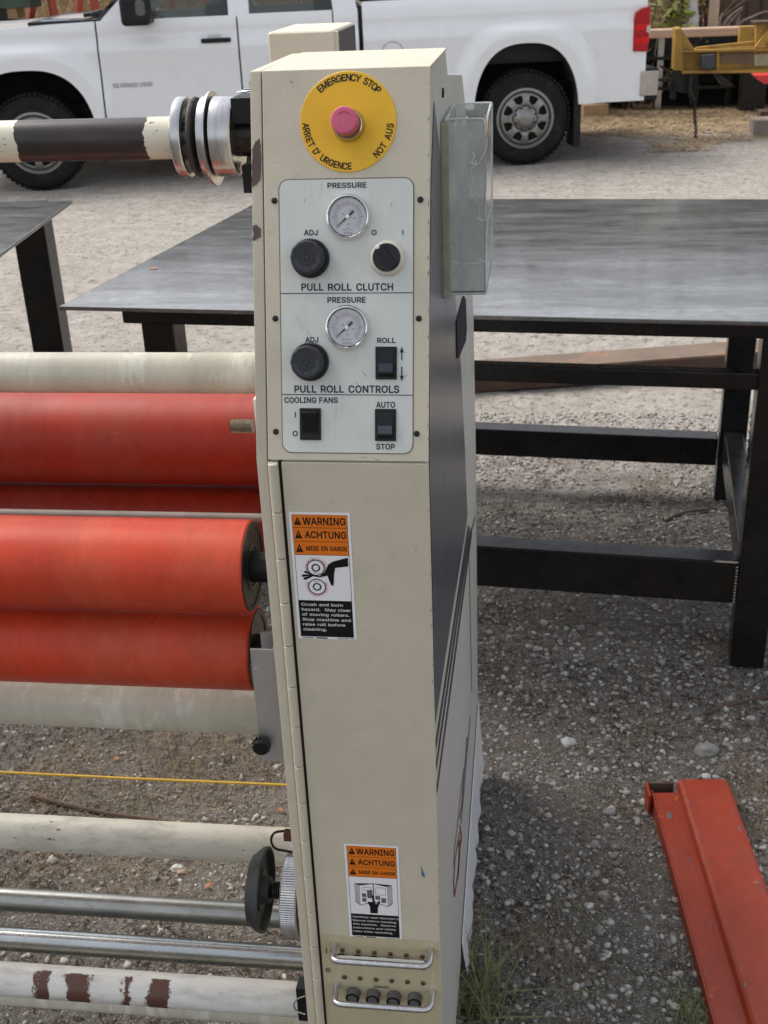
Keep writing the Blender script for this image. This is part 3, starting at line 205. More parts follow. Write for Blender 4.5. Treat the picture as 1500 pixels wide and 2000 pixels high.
119: (292, [61,-10,-2,200,51,200,76,110,80,97,83,85,87,71,90,56,94,40,100,11,70,11,76,39,80,55,83,70,87,84,90,97,93,110,118,200,166,200,190,109,194,97,197,84,200,70,204,55,207,40,213,11,183,11,190,39,193,55,197,70,200,84,204,97,207,110,232,200,286,200,222,-10,177,-10,150,83,143,110,140,119,138,128,136,138,126,179,158,179,148,138,146,128,143,119,141,110,139,101,136,92,134,83,107,-10,85,78,198,77,142,114], [10,11,0,1,0,11,11,3,1,2,1,3,4,12,13,52,6,14,13,12,7,7,6,13,6,52,13,4,13,5,3,11,12,12,4,3,50,49,15,16,15,49,49,48,16,39,40,16,40,41,16,41,42,16,10,0,51,51,9,10,11,10,9,9,8,11,12,11,8,7,12,8,8,50,7,6,7,50,14,6,50,50,15,14,16,42,17,46,39,54,26,27,37,27,28,37,38,37,19,46,38,19,45,46,19,44,45,19,19,43,44,23,22,29,29,22,53,22,30,53,25,35,24,35,34,24,34,33,32,24,34,23,34,32,23,32,31,23,22,23,31,30,22,31,35,25,36,26,36,25,27,26,25,25,24,27,28,27,24,24,23,28,23,29,28,37,28,29,29,21,37,21,20,37,19,37,20,18,43,19,36,26,37,16,48,47,39,16,47,40,39,46,46,45,40,41,40,45,45,44,41,42,41,44,44,43,42,17,42,43,43,18,17,5,13,52,21,29,53,8,9,50,39,47,54,38,46,54,9,51,50]),
121: (203, [12,-76,23,-31,37,-34,43,-35,47,-35,50,-35,53,-34,55,-32,58,-30,60,-27,63,-22,66,-14,71,-1,-6,200,49,200,92,81,96,69,100,58,103,46,106,35,109,24,116,0,78,0,85,24,89,35,92,46,95,58,99,69,103,81,146,200,200,200,111,-33,107,-43,102,-52,96,-60,89,-67,82,-73,74,-77,65,-80,56,-82,46,-83,40,-82,35,-82,31,-81,27,-81,23,-80,98,65], [43,42,41,41,3,43,2,43,3,45,44,43,43,2,45,0,45,2,1,0,2,5,39,38,6,5,38,7,6,8,39,5,40,5,4,40,41,40,4,3,41,4,24,25,15,15,25,26,26,16,15,28,18,19,18,28,17,27,17,28,30,21,31,21,30,20,20,30,19,28,19,30,30,29,28,31,21,22,23,22,21,21,20,23,24,23,20,20,19,24,25,24,19,19,18,25,26,25,18,18,17,26,26,17,46,17,27,46,6,38,37,37,36,6,36,35,6,8,6,35,35,34,8,9,8,34,34,33,9,10,9,33,33,32,10,32,31,10,11,10,31,31,22,11,12,11,22,22,23,12,24,15,23,14,13,15,15,13,12,12,23,15,16,26,46]),
122: (198, [11,-10,11,26,109,151,14,152,14,200,176,200,176,162,81,39,179,38,179,-10], [1,0,7,1,7,2,6,2,7,2,6,5,7,0,9,9,8,7,4,3,2,2,5,4]),
46: (102, [48,-12,39,-11,31,-8,24,-3,19,4,16,12,15,20,16,29,19,37,24,44,31,49,39,52,48,53,56,52,64,49,71,44,76,37,80,29,81,20,80,12,76,4,71,-3,64,-8,56,-11], [4,3,2,5,4,2,2,1,5,6,5,1,1,0,6,7,6,11,8,7,11,11,10,8,10,9,8,12,23,13,19,18,20,16,20,18,18,17,16,22,21,20,23,22,20,13,23,20,20,16,13,14,13,16,16,15,14,23,12,0,6,0,12,11,6,12]),
39: (111, [29,149,25,264,78,264,74,149], [1,0,3,3,2,1]),
48: (235, [113,-13,93,-12,75,-6,59,4,45,17,34,34,25,53,19,75,15,100,14,127,15,154,19,179,25,201,34,220,45,237,59,250,75,260,93,266,113,268,133,266,151,260,168,250,181,237,193,220,201,201,208,179,211,154,213,127,211,100,208,75,202,53,193,34,182,17,168,4,152,-6,133,-12,113,35,123,36,131,39,138,44,145,52,151,62,155,75,159,90,161,107,162,127,161,147,159,164,155,180,151,192,145,202,138,210,131,215,123,219,113,220,104,219,96,215,88,210,82,202,76,192,71,180,68,164,65,147,65,127,65,107,68,90,71,75,76,62,82,52,88,44,96,39,104,36], [8,7,65,65,64,8,9,8,64,64,63,9,63,62,9,10,9,62,62,61,10,11,10,61,0,36,71,0,71,1,1,71,2,71,70,2,56,55,16,55,17,16,2,70,3,70,69,3,4,3,69,69,68,4,5,4,68,68,67,5,6,5,67,67,66,6,7,6,66,65,7,66,11,61,60,12,11,60,60,59,12,13,12,59,59,58,13,14,13,58,58,57,14,15,14,57,57,56,15,56,16,15,18,54,53,18,53,19,37,35,34,38,37,34,53,52,20,19,53,20,29,28,43,44,43,28,28,27,44,45,44,27,46,45,27,27,26,46,47,46,26,26,25,47,38,34,33,39,38,33,33,32,39,40,39,32,32,31,40,41,40,31,31,30,41,42,41,30,30,29,42,29,43,42,47,25,48,25,24,48,49,48,24,24,23,49,50,49,23,23,22,50,51,50,22,22,21,51,52,51,21,20,52,21,35,37,0,36,0,37,54,18,55,17,55,18]),
50: (235, [22,-10,22,28,110,121,119,131,127,140,133,147,139,155,143,161,146,167,148,173,150,179,150,186,150,193,148,199,145,204,142,208,137,212,132,215,126,218,119,219,112,220,104,219,97,218,91,215,86,211,82,207,78,202,76,196,74,189,73,171,22,171,24,197,28,212,34,226,43,238,54,249,67,257,81,263,96,267,112,268,129,267,144,263,158,257,170,249,180,239,189,228,195,215,199,201,201,186,200,176,198,165,195,155,190,145,184,134,176,123,166,111,155,98,141,83,95,38,205,38,205,-10], [29,28,30,31,30,28,32,31,28,28,27,32,27,26,32,33,32,26,34,33,26,26,25,34,25,35,34,38,22,21,39,20,19,18,40,19,39,19,40,38,21,20,20,39,38,1,0,58,58,2,1,35,25,24,24,23,35,36,35,23,23,22,36,37,36,22,22,38,37,55,54,5,6,5,54,54,53,6,7,6,53,53,52,7,8,7,52,52,51,8,9,8,51,51,50,9,10,9,50,50,49,10,11,10,49,49,48,11,12,11,48,48,47,12,47,46,12,13,12,46,46,45,13,14,13,45,45,44,14,15,14,44,44,43,15,16,15,43,43,42,16,58,0,60,60,59,58,2,58,57,57,56,2,3,2,56,4,3,56,56,55,4,55,5,4,16,42,17,42,41,17,18,17,41,40,18,41]),
52: (235, [10,43,10,82,118,264,173,264,72,93,217,91,217,43,131,-10,131,61,131,73,131,169,181,169,181,-10,131,43,131,92,181,91,181,43], [1,0,4,4,0,8,4,8,9,15,14,9,1,4,2,3,2,4,11,10,14,16,13,7,8,0,13,4,9,14,14,15,11,6,5,16,5,15,16,13,16,8,16,15,9,9,8,16,7,12,16]),
53: (235, [111,-13,95,-12,80,-9,66,-3,53,4,42,13,33,24,26,37,22,50,18,75,69,75,72,60,74,55,77,50,81,46,86,42,91,39,97,37,104,35,111,35,119,36,126,38,133,41,139,45,144,51,148,57,151,64,153,72,154,81,153,90,151,98,148,106,144,112,138,118,132,122,125,126,118,128,109,128,102,128,94,127,87,125,80,122,75,119,67,113,23,118,39,264,193,264,193,216,84,216,78,168,69,164,77,168,85,172,95,175,105,176,115,177,127,176,139,174,151,170,161,164,171,158,180,150,187,140,194,130,199,119,202,107,205,95,205,81,204,64,200,48,193,33,184,19,173,8,159,-1,144,-8,128,-12,78,169], [50,43,42,49,51,50,6,5,13,13,12,6,7,6,12,12,11,7,8,7,11,11,10,8,9,8,10,43,50,44,45,44,50,38,54,53,36,55,37,0,19,18,54,38,37,37,55,54,0,18,1,18,17,1,52,39,38,38,53,52,1,17,2,17,16,2,3,2,16,16,15,3,4,3,15,15,14,4,5,4,14,13,5,14,50,42,41,41,40,50,49,50,40,40,39,49,39,52,49,51,49,76,50,51,48,45,50,48,21,20,75,21,75,74,22,21,74,35,34,58,58,57,35,56,35,57,68,67,28,67,66,28,29,28,66,66,65,29,22,74,73,23,22,73,73,72,23,72,71,23,24,23,71,71,70,24,25,24,70,26,25,70,70,69,26,27,26,69,69,68,27,68,28,27,29,65,30,65,64,30,31,30,64,64,63,31,63,62,31,32,31,62,62,61,32,33,32,61,61,60,33,60,59,33,34,33,59,58,34,59,75,20,0,19,0,20,35,56,36,55,36,56,47,46,48,45,48,46,49,52,76,48,51,76]),
54: (235, [113,-13,96,-12,81,-8,66,-1,53,8,42,19,33,32,27,47,23,64,22,81,23,95,26,109,31,123,38,139,48,156,60,176,121,264,179,264,81,121,56,121,67,141,71,146,76,151,81,156,87,160,94,163,101,165,109,167,118,167,134,166,149,162,163,156,175,148,185,137,194,125,200,111,203,95,204,78,203,62,199,46,193,31,184,18,173,7,160,-2,146,-8,130,-12,113,34,121,35,128,37,134,40,140,44,144,49,148,55,151,62,153,70,154,79,153,87,151,95,148,102,144,108,140,113,134,117,128,120,121,122,113,123,105,122,98,120,92,117,86,113,82,108,78,102,75,95,73,88,73,79,73,70,75,62,78,55,82,49,87,44,92,40,98,37,105,35,113,167], [7,6,75,75,74,7,8,7,74,9,8,74,74,73,9,73,72,9,10,9,72,72,19,10,11,10,19,12,11,19,13,12,19,19,20,13,14,13,20,20,21,14,69,68,18,80,1,81,1,80,2,80,79,2,18,68,67,67,66,18,2,79,3,79,78,3,4,3,78,78,77,4,5,4,77,77,76,5,6,5,76,75,6,76,19,72,71,71,70,19,70,69,19,69,18,19,20,19,18,21,20,18,18,22,21,14,21,22,15,14,22,22,23,15,23,24,15,24,25,15,25,26,15,46,0,47,28,64,63,47,0,45,48,47,45,45,44,48,44,49,48,63,62,29,28,63,29,54,53,39,39,38,54,38,37,54,55,54,37,37,36,55,56,55,36,57,56,36,36,35,57,35,34,57,58,57,34,34,33,58,49,44,43,50,49,43,43,42,50,42,41,50,51,50,41,52,51,41,41,40,52,40,39,52,39,53,52,58,33,59,33,32,59,60,59,32,32,31,60,61,60,31,31,30,61,62,61,30,29,62,30,16,27,17,81,1,0,0,46,81,15,26,27,27,16,15,64,28,65,82,18,28,18,66,28,66,65,28,22,18,23,18,82,27,27,26,18,26,25,18,25,24,18,24,23,18,17,27,82]),
56: (235, [113,-13,95,-12,79,-9,64,-3,50,4,38,14,29,25,22,38,17,52,16,67,17,80,19,91,23,102,29,112,36,121,44,128,54,135,64,139,56,134,60,129,48,137,38,148,31,161,27,175,25,190,26,205,30,218,37,230,46,241,56,251,68,258,82,263,97,267,113,268,129,267,144,263,158,258,170,250,180,241,189,230,196,218,200,205,201,190,199,175,195,161,188,148,178,137,166,129,170,133,163,139,173,135,182,128,190,121,197,112,203,102,207,91,210,80,210,67,209,52,205,38,197,25,188,14,176,4,163,-3,147,-9,131,-12,113,35,123,35,131,37,138,39,144,43,149,47,153,51,156,57,158,63,158,69,158,77,156,83,153,89,149,94,143,99,137,102,130,105,122,107,113,108,104,107,96,105,89,102,83,99,77,94,73,89,70,83,68,77,68,69,68,63,70,57,73,51,77,47,82,43,88,39,95,37,104,35,113,155,120,155,127,157,132,159,137,162,142,166,145,171,148,176,149,181,150,188,149,194,148,200,145,205,142,209,138,213,133,216,127,218,121,219,113,220,106,219,99,218,93,216,88,213,84,209,81,205,78,200,77,194,76,188,77,181,78,176,81,170,84,166,88,162,93,159,99,157,106,155,53,134,174,134], [18,16,138,138,16,20,18,19,17,16,18,17,20,16,17,6,5,96,96,95,6,7,6,95,95,94,7,8,7,94,9,8,94,94,93,9,10,9,93,93,92,10,11,10,92,12,11,92,92,91,12,13,12,91,19,15,14,20,17,21,0,66,101,84,137,85,136,85,137,0,101,1,100,1,101,85,136,86,122,121,32,1,100,2,99,2,100,123,122,31,122,32,31,2,99,3,99,98,3,4,3,98,98,97,4,5,4,97,96,5,97,13,91,90,14,13,90,19,14,90,90,89,19,89,88,19,88,87,19,87,86,19,17,19,86,86,136,17,136,135,17,135,134,17,134,133,17,133,132,17,132,131,17,21,17,131,22,21,131,131,130,22,23,22,130,130,129,23,24,23,129,129,128,24,25,24,128,128,127,25,26,25,127,27,26,127,127,126,27,28,27,126,126,125,28,29,28,125,125,124,29,30,29,124,124,123,30,123,31,30,83,104,103,65,68,67,104,83,82,118,34,119,120,119,34,33,120,34,68,65,64,64,69,68,118,117,35,34,118,35,47,48,49,49,48,50,50,46,49,61,60,72,73,72,60,60,59,73,74,73,59,59,58,74,58,57,74,75,74,57,76,75,57,57,56,76,56,55,76,55,54,76,77,76,54,54,53,77,78,77,53,53,52,78,47,78,52,52,51,47,48,47,139,49,46,45,69,64,63,70,69,63,63,62,70,71,70,62,62,61,71,61,72,71,78,47,79,80,79,47,81,80,47,82,81,47,47,49,82,104,82,49,105,104,49,106,105,49,107,106,49,108,107,49,109,108,49,49,45,109,45,44,109,110,109,44,44,43,110,111,110,43,43,42,111,112,111,42,42,41,112,113,112,41,41,40,113,40,39,113,114,113,39,39,38,114,115,114,38,38,37,115,116,115,37,37,36,116,117,116,36,35,117,36,65,67,0,66,0,67,83,103,84,103,102,84,137,84,102,32,121,120,120,33,32,15,19,138,19,18,138,47,51,139,46,50,139,50,48,139])}
def text_geo(s, bold=.02):
    V, F, x = [], [], 0
    for ch in s:
        if ch == ' ': x += 125; continue
        w_, P, T_ = GL[ord(ch)]; i0 = len(V)
        V += [((x+P[i])/500, P[i+1]/500) for i in range(0, len(P), 2)]; F += [tuple(i0+q for q in T_[i:i+3]) for i in range(0, len(T_), 3)]; x += w_
    return V, F
def text(s, fr, a0, a1, b0, b1, c, mat, parent, bold=.02, name='lettering', cap=None):
    """fit the text into the box a0..a1, b0..b1 of the frame (b0 = baseline; cap = text whose height defines the box)"""
    V, F = text_geo(s, bold); V2 = text_geo(cap, bold)[0] if cap else V
    xs = [v[0] for v in V]; ys = [v[1] for v in V2]
    x0, x1, y0, y1 = min(xs), max(xs), min(ys), max(ys)
    if cap: y0 = 0
    P = [fr.P(a0+(a1-a0)*(x-x0)/(x1-x0), b0+(b1-b0)*(y-y0)/(y1-y0), c) for x, y in V]
    return mobj(name, P, F, mat, parent)
def text_px(s, fr, x0, yb, x1, yt, mat, parent, c=.0012, bold=.02, cap=None):
    a0, b0 = fr.px(x0, yb); a1, b1 = fr.px(x1, yt); _, b0b = fr.px((x0+x1)/2, yb); _, b1b = fr.px((x0+x1)/2, yt)
    return text(s, fr, a0, a1, b0b, b1b, c, mat, parent, bold, cap=cap)

# ------------------------------------------------------------------ materials
def new_mat(name):
    m = bpy.data.materials.new(name); m.use_nodes = True; n = m.node_tree
    return m, n, n.nodes['Principled BSDF']
def nd(n, t, **k):
    x = n.nodes.new(t)
    for a, b in k.items():
        if a.startswith('i_'):
            kk = a[2:]; x.inputs[int(kk) if kk.isdigit() else kk].default_value = b
        else: setattr(x, a, b)
    return x
def coords(n, scale=(1, 1, 1)):
    tc = nd(n, 'ShaderNodeNewGeometry'); mp = nd(n, 'ShaderNodeMapping'); mp.inputs['Scale'].default_value = scale
    n.links.new(tc.outputs['Position'], mp.inputs[0]); return mp.outputs[0]
def ocoords(n, scale=(1, 1, 1)):
    tc = nd(n, 'ShaderNodeTexCoord'); mp = nd(n, 'ShaderNodeMapping'); mp.inputs['Scale'].default_value = scale
    n.links.new(tc.outputs['Object'], mp.inputs[0]); return mp.outputs[0]
def ramp(n, fac, stops, interp='LINEAR'):
    r = nd(n, 'ShaderNodeValToRGB'); r.color_ramp.interpolation = interp; e = r.color_ramp.elements
    while len(e) < len(stops): e.new(.5)
    for i, (p, c) in enumerate(stops):
        e[i].position = p; e[i].color = (*c, 1) if len(c) == 3 else c
    n.links.new(fac, r.inputs[0]); return r.outputs[0]
def mixc(n, fac, a, b, mode='MIX'):
    x = nd(n, 'ShaderNodeMix', data_type='RGBA', blend_type=mode)
    for s, v in ((x.inputs[0], fac), (x.inputs[6], a), (x.inputs[7], b)):
        if isinstance(v, (int, float)): s.default_value = v
        elif isinstance(v, tuple): s.default_value = (*v, 1) if len(v) == 3 else v
        else: n.links.new(v, s)
    return x.outputs[2]
def math_(n, op, a, b=0.0, c=None):
    x = nd(n, 'ShaderNodeMath', operation=op)
    for s, v in zip(x.inputs, (a, b, c)):
        if v is None: continue
        if isinstance(v, (int, float)): s.default_value = v
        else: n.links.new(v, s)
    return x.outputs[0]
def noise_(n, co, scale, detail=4, rough=.55, dist=0):
    x = nd(n, 'ShaderNodeTexNoise'); x.inputs['Scale'].default_value = scale; x.inputs['Detail'].default_value = detail
    x.inputs['Roughness'].default_value = rough; x.inputs['Distortion'].default_value = dist
    n.links.new(co, x.inputs['Vector']); return x.outputs['Fac']
def bump(n, bs, h, strength, dist):
    b = nd(n, 'ShaderNodeBump'); b.inputs['Strength'].default_value = strength; b.inputs['Distance'].default_value = dist
    n.links.new(h, b.inputs['Height']); n.links.new(b.outputs[0], bs.inputs['Normal'])
def mk(name, col, rough=.5, metal=0, var=.12, vs_=6.0, bs_=None, bstr=.3, bd=.0005, dirt=None, dirt_lo=.55, dirt_hi=.75, ds=9.0, stretch=(1, 1, 1), rvar=.15, spec=None, coat=0, spk=None, scr=None, grain=None):
    """general painted / metal / rubber surface: tone variation, grime stains, fine relief"""
    m, n, b = new_mat(name); co = coords(n, stretch)
    c2 = tuple(max(0, x*(1-var)) for x in col); c3 = tuple(min(1, x*(1+var*.6)) for x in col)
    f = noise_(n, co, vs_, 6, .6, .3); c = ramp(n, f, [(.3, c2), (.7, c3)])
    if dirt:
        g = noise_(n, co, ds, 8, .7, .5); c = mixc(n, ramp(n, g, [(dirt_lo, (0, 0, 0)), (dirt_hi, (1, 1, 1))]), c, dirt)
    if spk:
        g = noise_(n, co, spk[0], 3, .6); c = mixc(n, ramp(n, g, [(spk[1], (0, 0, 0)), (spk[1]+.02, (1, 1, 1))]), c, spk[2])
    if scr:   # thin scratches: strongly stretched noise
        for q in scr:
            g = noise_(n, coords(n, q[0]), 10, 3, .5, q[3] if len(q) > 3 else 0); c = mixc(n, ramp(n, g, [(q[1], (0, 0, 0)), (q[1]+.03, (1, 1, 1))]), c, q[2])
    if grain: # fine mottling of the tone
        g = noise_(n, co, grain[0], 6, .75); k_ = grain[1]; c = mixc(n, 1.0, c, ramp(n, g, [(.3, (1-k_,)*3), (.7, (1, 1, 1))]), 'MULTIPLY')
    n.links.new(c, b.inputs['Base Color']); b.inputs['Metallic'].default_value = metal
    rr = noise_(n, co, vs_*3, 5, .6); rr = math_(n, 'MULTIPLY_ADD', rr, rvar*2, rough-rvar); n.links.new(rr, b.inputs['Roughness'])
    if spec is not None: b.inputs['Specular IOR Level'].default_value = spec
    if coat: b.inputs['Coat Weight'].default_value = coat; b.inputs['Coat Roughness'].default_value = .08
    if bs_: bump(n, b, noise_(n, co, bs_, 3, .6), bstr, bd)
    return m
CREAM_C = (.585, .525, .405)
CREAM = mk('cream_textured_paint', CREAM_C, .5, var=.07, vs_=5, bs_=400, bstr=.5, bd=.0009, dirt=(.40, .35, .27), dirt_lo=.62, dirt_hi=.85, ds=14, rvar=.08, spk=(260, .775, (.2, .16, .12)), grain=(24, .10), scr=[((2, 2, 40), .78, (.42, .37, .29)), ((30, 30, 3), .79, (.70, .66, .55))])
CREAM2 = mk('cream_smooth_paint', (.66, .60, .47), .42, var=.06, vs_=4, bs_=90, bstr=.08, bd=.0008, dirt=(.45, .40, .31), dirt_lo=.55, dirt_hi=.85, ds=10, stretch=(1, 1, 1), spk=(120, .76, (.25, .2, .16)))
CREAMTUBE = mk('cream_tube_paint', (.60, .56, .45), .38, var=.16, vs_=5, bs_=60, bstr=.1, bd=.001, dirt=(.70, .68, .58), dirt_lo=.54, dirt_hi=.60, ds=9, stretch=(2.6, .9, .9), spk=(90, .73, (.22, .19, .15)), grain=(30, .15), scr=[((2, 30, 30), .74, (.44, .39, .30)), ((25, 3, 3), .76, (.42, .37, .28))])
SIDE = mk('side_grey_paint', (.50, .50, .455), .45, var=.06, vs_=4, bs_=300, bstr=.25, bd=.0005, dirt=(.42, .42, .38), dirt_lo=.55, dirt_hi=.8, ds=8, stretch=(1, 3, .5), spk=(200, .8, (.1, .09, .08)))
PLATE = mk('light_grey_panel', (.62, .63, .585), .38, var=.06, vs_=14, dirt=(.46, .46, .40), dirt_lo=.56, dirt_hi=.85, ds=40, stretch=(1, 1, .35), spk=(160, .74, (.3, .29, .25)), grain=(90, .07), scr=[((40, 40, 5), .76, (.36, .35, .31)), ((6, 6, 50), .79, (.75, .75, .72))])
INK = mk('dark_blue_ink', (.014, .017, .038), .5, spec=.3, var=.1, rvar=.05)
INKK = mk('black_ink', (.010, .009, .009), .5, spec=.3, var=.1, rvar=.05)
YEL = mk('yellow_disc', (.78, .44, .008), .42, var=.06, vs_=30, dirt=(.6, .3, .01), dirt_lo=.6, dirt_hi=.9, ds=25)
PINK = mk('pink_button', (.60, .10, .19), .38, var=.1, vs_=60, dirt=(.45, .04, .08), dirt_lo=.5, dirt_hi=.8, ds=60)
PINKD = mk('dark_red_button_side', (.42, .03, .06), .4, var=.1, vs_=60)
CHROME = mk('chrome', (.78, .78, .78), .07, 1, var=.03, rvar=.03)
STEELP = mk('brushed_aluminium', (.58, .58, .58), .3, 1, var=.08, vs_=30, bs_=200, bstr=.15, bd=.0003, dirt=(.42, .42, .44), dirt_lo=.45, dirt_hi=.7, ds=25, stretch=(6, 1, 1))
BRASSY = mk('dirty_chrome', (.55, .48, .36), .2, 1, var=.1, vs_=40)
BLK = mk('black_plastic', (.009, .009, .010), .42, spec=.3, var=.2, vs_=60, bs_=300, bstr=.15, bd=.0003)
KNOB = mk('dark_grey_knob', (.028, .030, .036), .55, spec=.35, var=.2, vs_=80, bs_=400, bstr=.2, bd=.0003)
BLKG = mk('gloss_black', (.006, .006, .007), .15, spec=.35, var=.1, rvar=.05)
NAVY = mk('rocker_navy', (.02, .022, .045), .3, var=.1)
WHITEP = mk('white_plastic', (.78, .77, .72), .4, var=.05, vs_=30)
CREAMP = mk('cream_plastic', (.64, .60, .50), .4, var=.06, vs_=30)
DIAL = mk('dial_white', (.72, .70, .72), .5, var=.04, vs_=60)
RED = mk('red_silicone_rubber', (.56, .052, .018), .46, spec=.28, var=.22, vs_=3, bs_=220, bstr=.12, bd=.0006, dirt=(.56, .115, .055), dirt_lo=.42, dirt_hi=.9, ds=4, stretch=(2.2, .8, .8), rvar=.12, spk=(60, .73, (.20, .03, .02)), grain=(45, .22), scr=[((2, 30, 30), .74, (.58, .16, .09)), ((60, 3, 3), .77, (.30, .03, .02)), ((12, 9, 9), .74, (.60, .18, .10), 2)])
REDD = mk('dusty_red_rubber', (.32, .026, .010), .5, spec=.28, var=.25, vs_=3, bs_=220, bstr=.12, bd=.0006, dirt=(.33, .065, .038), dirt_lo=.42, dirt_hi=.85, ds=4, stretch=(2.2, .8, .8), spk=(30, .72, (.16, .02, .02)), grain=(45, .25), scr=[((2, 30, 30), .72, (.36, .10, .07)), ((10, 8, 8), .73, (.14, .03, .03), 3)])
DKM = mk('dark_bearing_metal', (.018, .016, .015), .4, .4, var=.3, vs_=40, dirt=(.12, .11, .10), dirt_lo=.55, dirt_hi=.8, ds=50)
GALV = mk('galvanised_tube', (.50, .53, .53), .26, 1, var=.14, vs_=10, bs_=80, bstr=.12, bd=.0006, dirt=(.38, .37, .34), dirt_lo=.52, dirt_hi=.75, ds=16, stretch=(1.5, 3, 3), rvar=.1)
GALV2 = mk('dull_tube', (.40, .40, .37), .36, .9, var=.18, vs_=10, bs_=80, bstr=.15, bd=.0006, dirt=(.30, .28, .24), dirt_lo=.5, dirt_hi=.72, ds=20, stretch=(1.5, 3, 3))
DIRTYC = mk('dirty_cream_tube', (.55, .52, .44), .5, var=.15, vs_=8, bs_=70, bstr=.3, bd=.0012, dirt=(.36, .34, .29), dirt_lo=.48, dirt_hi=.66, ds=18, stretch=(1, 2, 2), spk=(45, .68, (.1, .08, .065)))
BROWN = mk('bare_brown_primer', (.085, .05, .04), .5, var=.2, vs_=60)
ORANGE = mk('orange_label', (.72, .17, .006), .4, var=.05, vs_=40)
WHITE = mk('white_label', (.80, .79, .80), .35, var=.03, vs_=40, dirt=(.6, .58, .6), dirt_lo=.62, dirt_hi=.8, ds=60)
BLACKL = mk('black_label', (.006, .006, .006), .4, spec=.25, var=.1)
GREYT = mk('grey_label_print', (.12, .12, .13), .4)
LTEXT = mk('pale_label_lettering', (.62, .62, .62), .4)
PINKI = mk('pink_label_print', (.60, .22, .26), .4)
RIVET = mk('brown_rivet', (.09, .03, .022), .4, var=.3, vs_=200)
DPANEL = mk('dark_glossy_side_panel', (.13, .138, .155), .32, .35, var=.2, vs_=6, bs_=200, bstr=.06, bd=.0004, stretch=(1, 6, .4), rvar=.1)
VELCRO = mk('black_hook_tape', (.012, .012, .018), .95, var=.3, vs_=200, bs_=900, bstr=.6, bd=.001)
STRIPE = mk('dark_stripe', (.06, .06, .065), .4)
REDLOGO = mk('red_logo', (.26, .05, .055), .4)
BLUELOGO = mk('blue_logo', (.13, .15, .24), .4)
YCORD = mk('yellow_cord', (.55, .32, .02), .6, var=.2, vs_=100)
STEEL = mk('mill_steel', (.13, .125, .12), .42, .55, var=.28, vs_=5, bs_=60, bstr=.15, bd=.001, dirt=(.16, .09, .06), dirt_lo=.58, dirt_hi=.78, ds=5, rvar=.14)
STEELD = mk('dark_mill_steel', (.024, .022, .0215), .26, .35, var=.4, vs_=8, spec=.4, bs_=80, bstr=.12, bd=.0008, grain=(14, .4), dirt=(.045, .028, .022), dirt_lo=.55, dirt_hi=.75, ds=9, rvar=.12)
RUSTB = mk('rusty_plate', (.17, .12, .085), .7, .1, var=.3, vs_=4, bs_=50, bstr=.3, bd=.002, dirt=(.40, .16, .08), dirt_lo=.55, dirt_hi=.72, ds=3)
RUSTD = mk('rusty_plate_edge', (.09, .05, .035), .8, 0, var=.3, vs_=10)
WPAINT = mk('white_truck_paint', (.80, .81, .82), .22, var=.03, vs_=3, dirt=(.66, .66, .65), dirt_lo=.55, dirt_hi=.9, ds=3, coat=.6, rvar=.05)
TYRE = mk('tyre_rubber', (.014, .013, .013), .8, spec=.2, var=.3, vs_=12, bs_=120, bstr=.3, bd=.002, dirt=(.040, .036, .032), dirt_lo=.5, dirt_hi=.8, ds=10)
RIM = mk('grey_alloy', (.27, .265, .255), .35, .8, var=.15, vs_=14, dirt=(.2, .18, .16), dirt_lo=.5, dirt_hi=.75, ds=14)
DARK = mk('underbody_black', (.010, .010, .010), .8)
LINER = mk('arch_liner', (.05, .047, .042), .9, spec=.1, var=.3, vs_=12)
TRIM = mk('black_trim', (.014, .014, .016), .5, spec=.25)
TAIL = mk('red_tail_lens', (.40, .004, .010), .12, var=.2, vs_=20, coat=.5, rvar=.04)
TAILB = mk('red_bright_lens', (.70, .01, .01), .12, var=.2, vs_=20, rvar=.04)
YPAINT = mk('worn_yellow_paint', (.38, .215, .03), .55, var=.25, vs_=5, dirt=(.16, .10, .05), dirt_lo=.52, dirt_hi=.68, ds=7, bs_=60, bstr=.2, bd=.002)
LOGW = mk('weathered_pale_timber', (.55, .36, .25), .8, var=.25, vs_=4, stretch=(1, 8, 8), dirt=(.3, .2, .14), dirt_lo=.55, dirt_hi=.75, ds=6)
WOOD = mk('cut_timber', (.42, .27, .15), .8, var=.25, vs_=6, stretch=(1, 6, 6), bs_=60, bstr=.3, bd=.003)
SHEDW = mk('brown_shed_board', (.10, .062, .045), .8, var=.3, vs_=4, stretch=(3, 3, .4), bs_=30, bstr=.3, bd=.003)
POSTW = mk('pale_post', (.66, .50, .35), .75, var=.15, vs_=5, stretch=(3, 3, .4))
REDP = mk('red_steel_paint', (.36, .043, .015), .48, .0, var=.22, vs_=5, bs_=60, bstr=.2, bd=.001, dirt=(.24, .045, .025), dirt_lo=.48, dirt_hi=.75, ds=5, spk=(34, .685, (.13, .125, .135)), grain=(40, .2), scr=[((30, 5, 5), .74, (.16, .06, .05)), ((5, 30, 5), .75, (.46, .16, .10)), ((3, 3, 3), .70, (.42, .12, .02), 1)])
REDA = mk('red_frame_paint', (.33, .06, .035), .6, var=.25, vs_=8)
GREEND = mk('dark_green_paint', (.03, .05, .035), .6, var=.25, vs_=8)
SIGR = mk('signal_red', (.6, .03, .03), .5)
CONC = mk('weathered_block', (.24, .20, .17), .85, var=.25, vs_=12, bs_=60, bstr=.4, bd=.004)
BARK = mk('grey_branch', (.28, .20, .17), .85, var=.2, vs_=30)
STEM = mk('dry_straw', (.42, .30, .17), .8, var=.3, vs_=3)
STEM2 = mk('grey_brush', (.20, .16, .11), .85, var=.3, vs_=3)
GRASSD = mk('dead_grass', (.24, .18, .11), .8, var=.35, vs_=8)
GRASSG = mk('green_grass', (.17, .19, .075), .7, var=.35, vs_=12)
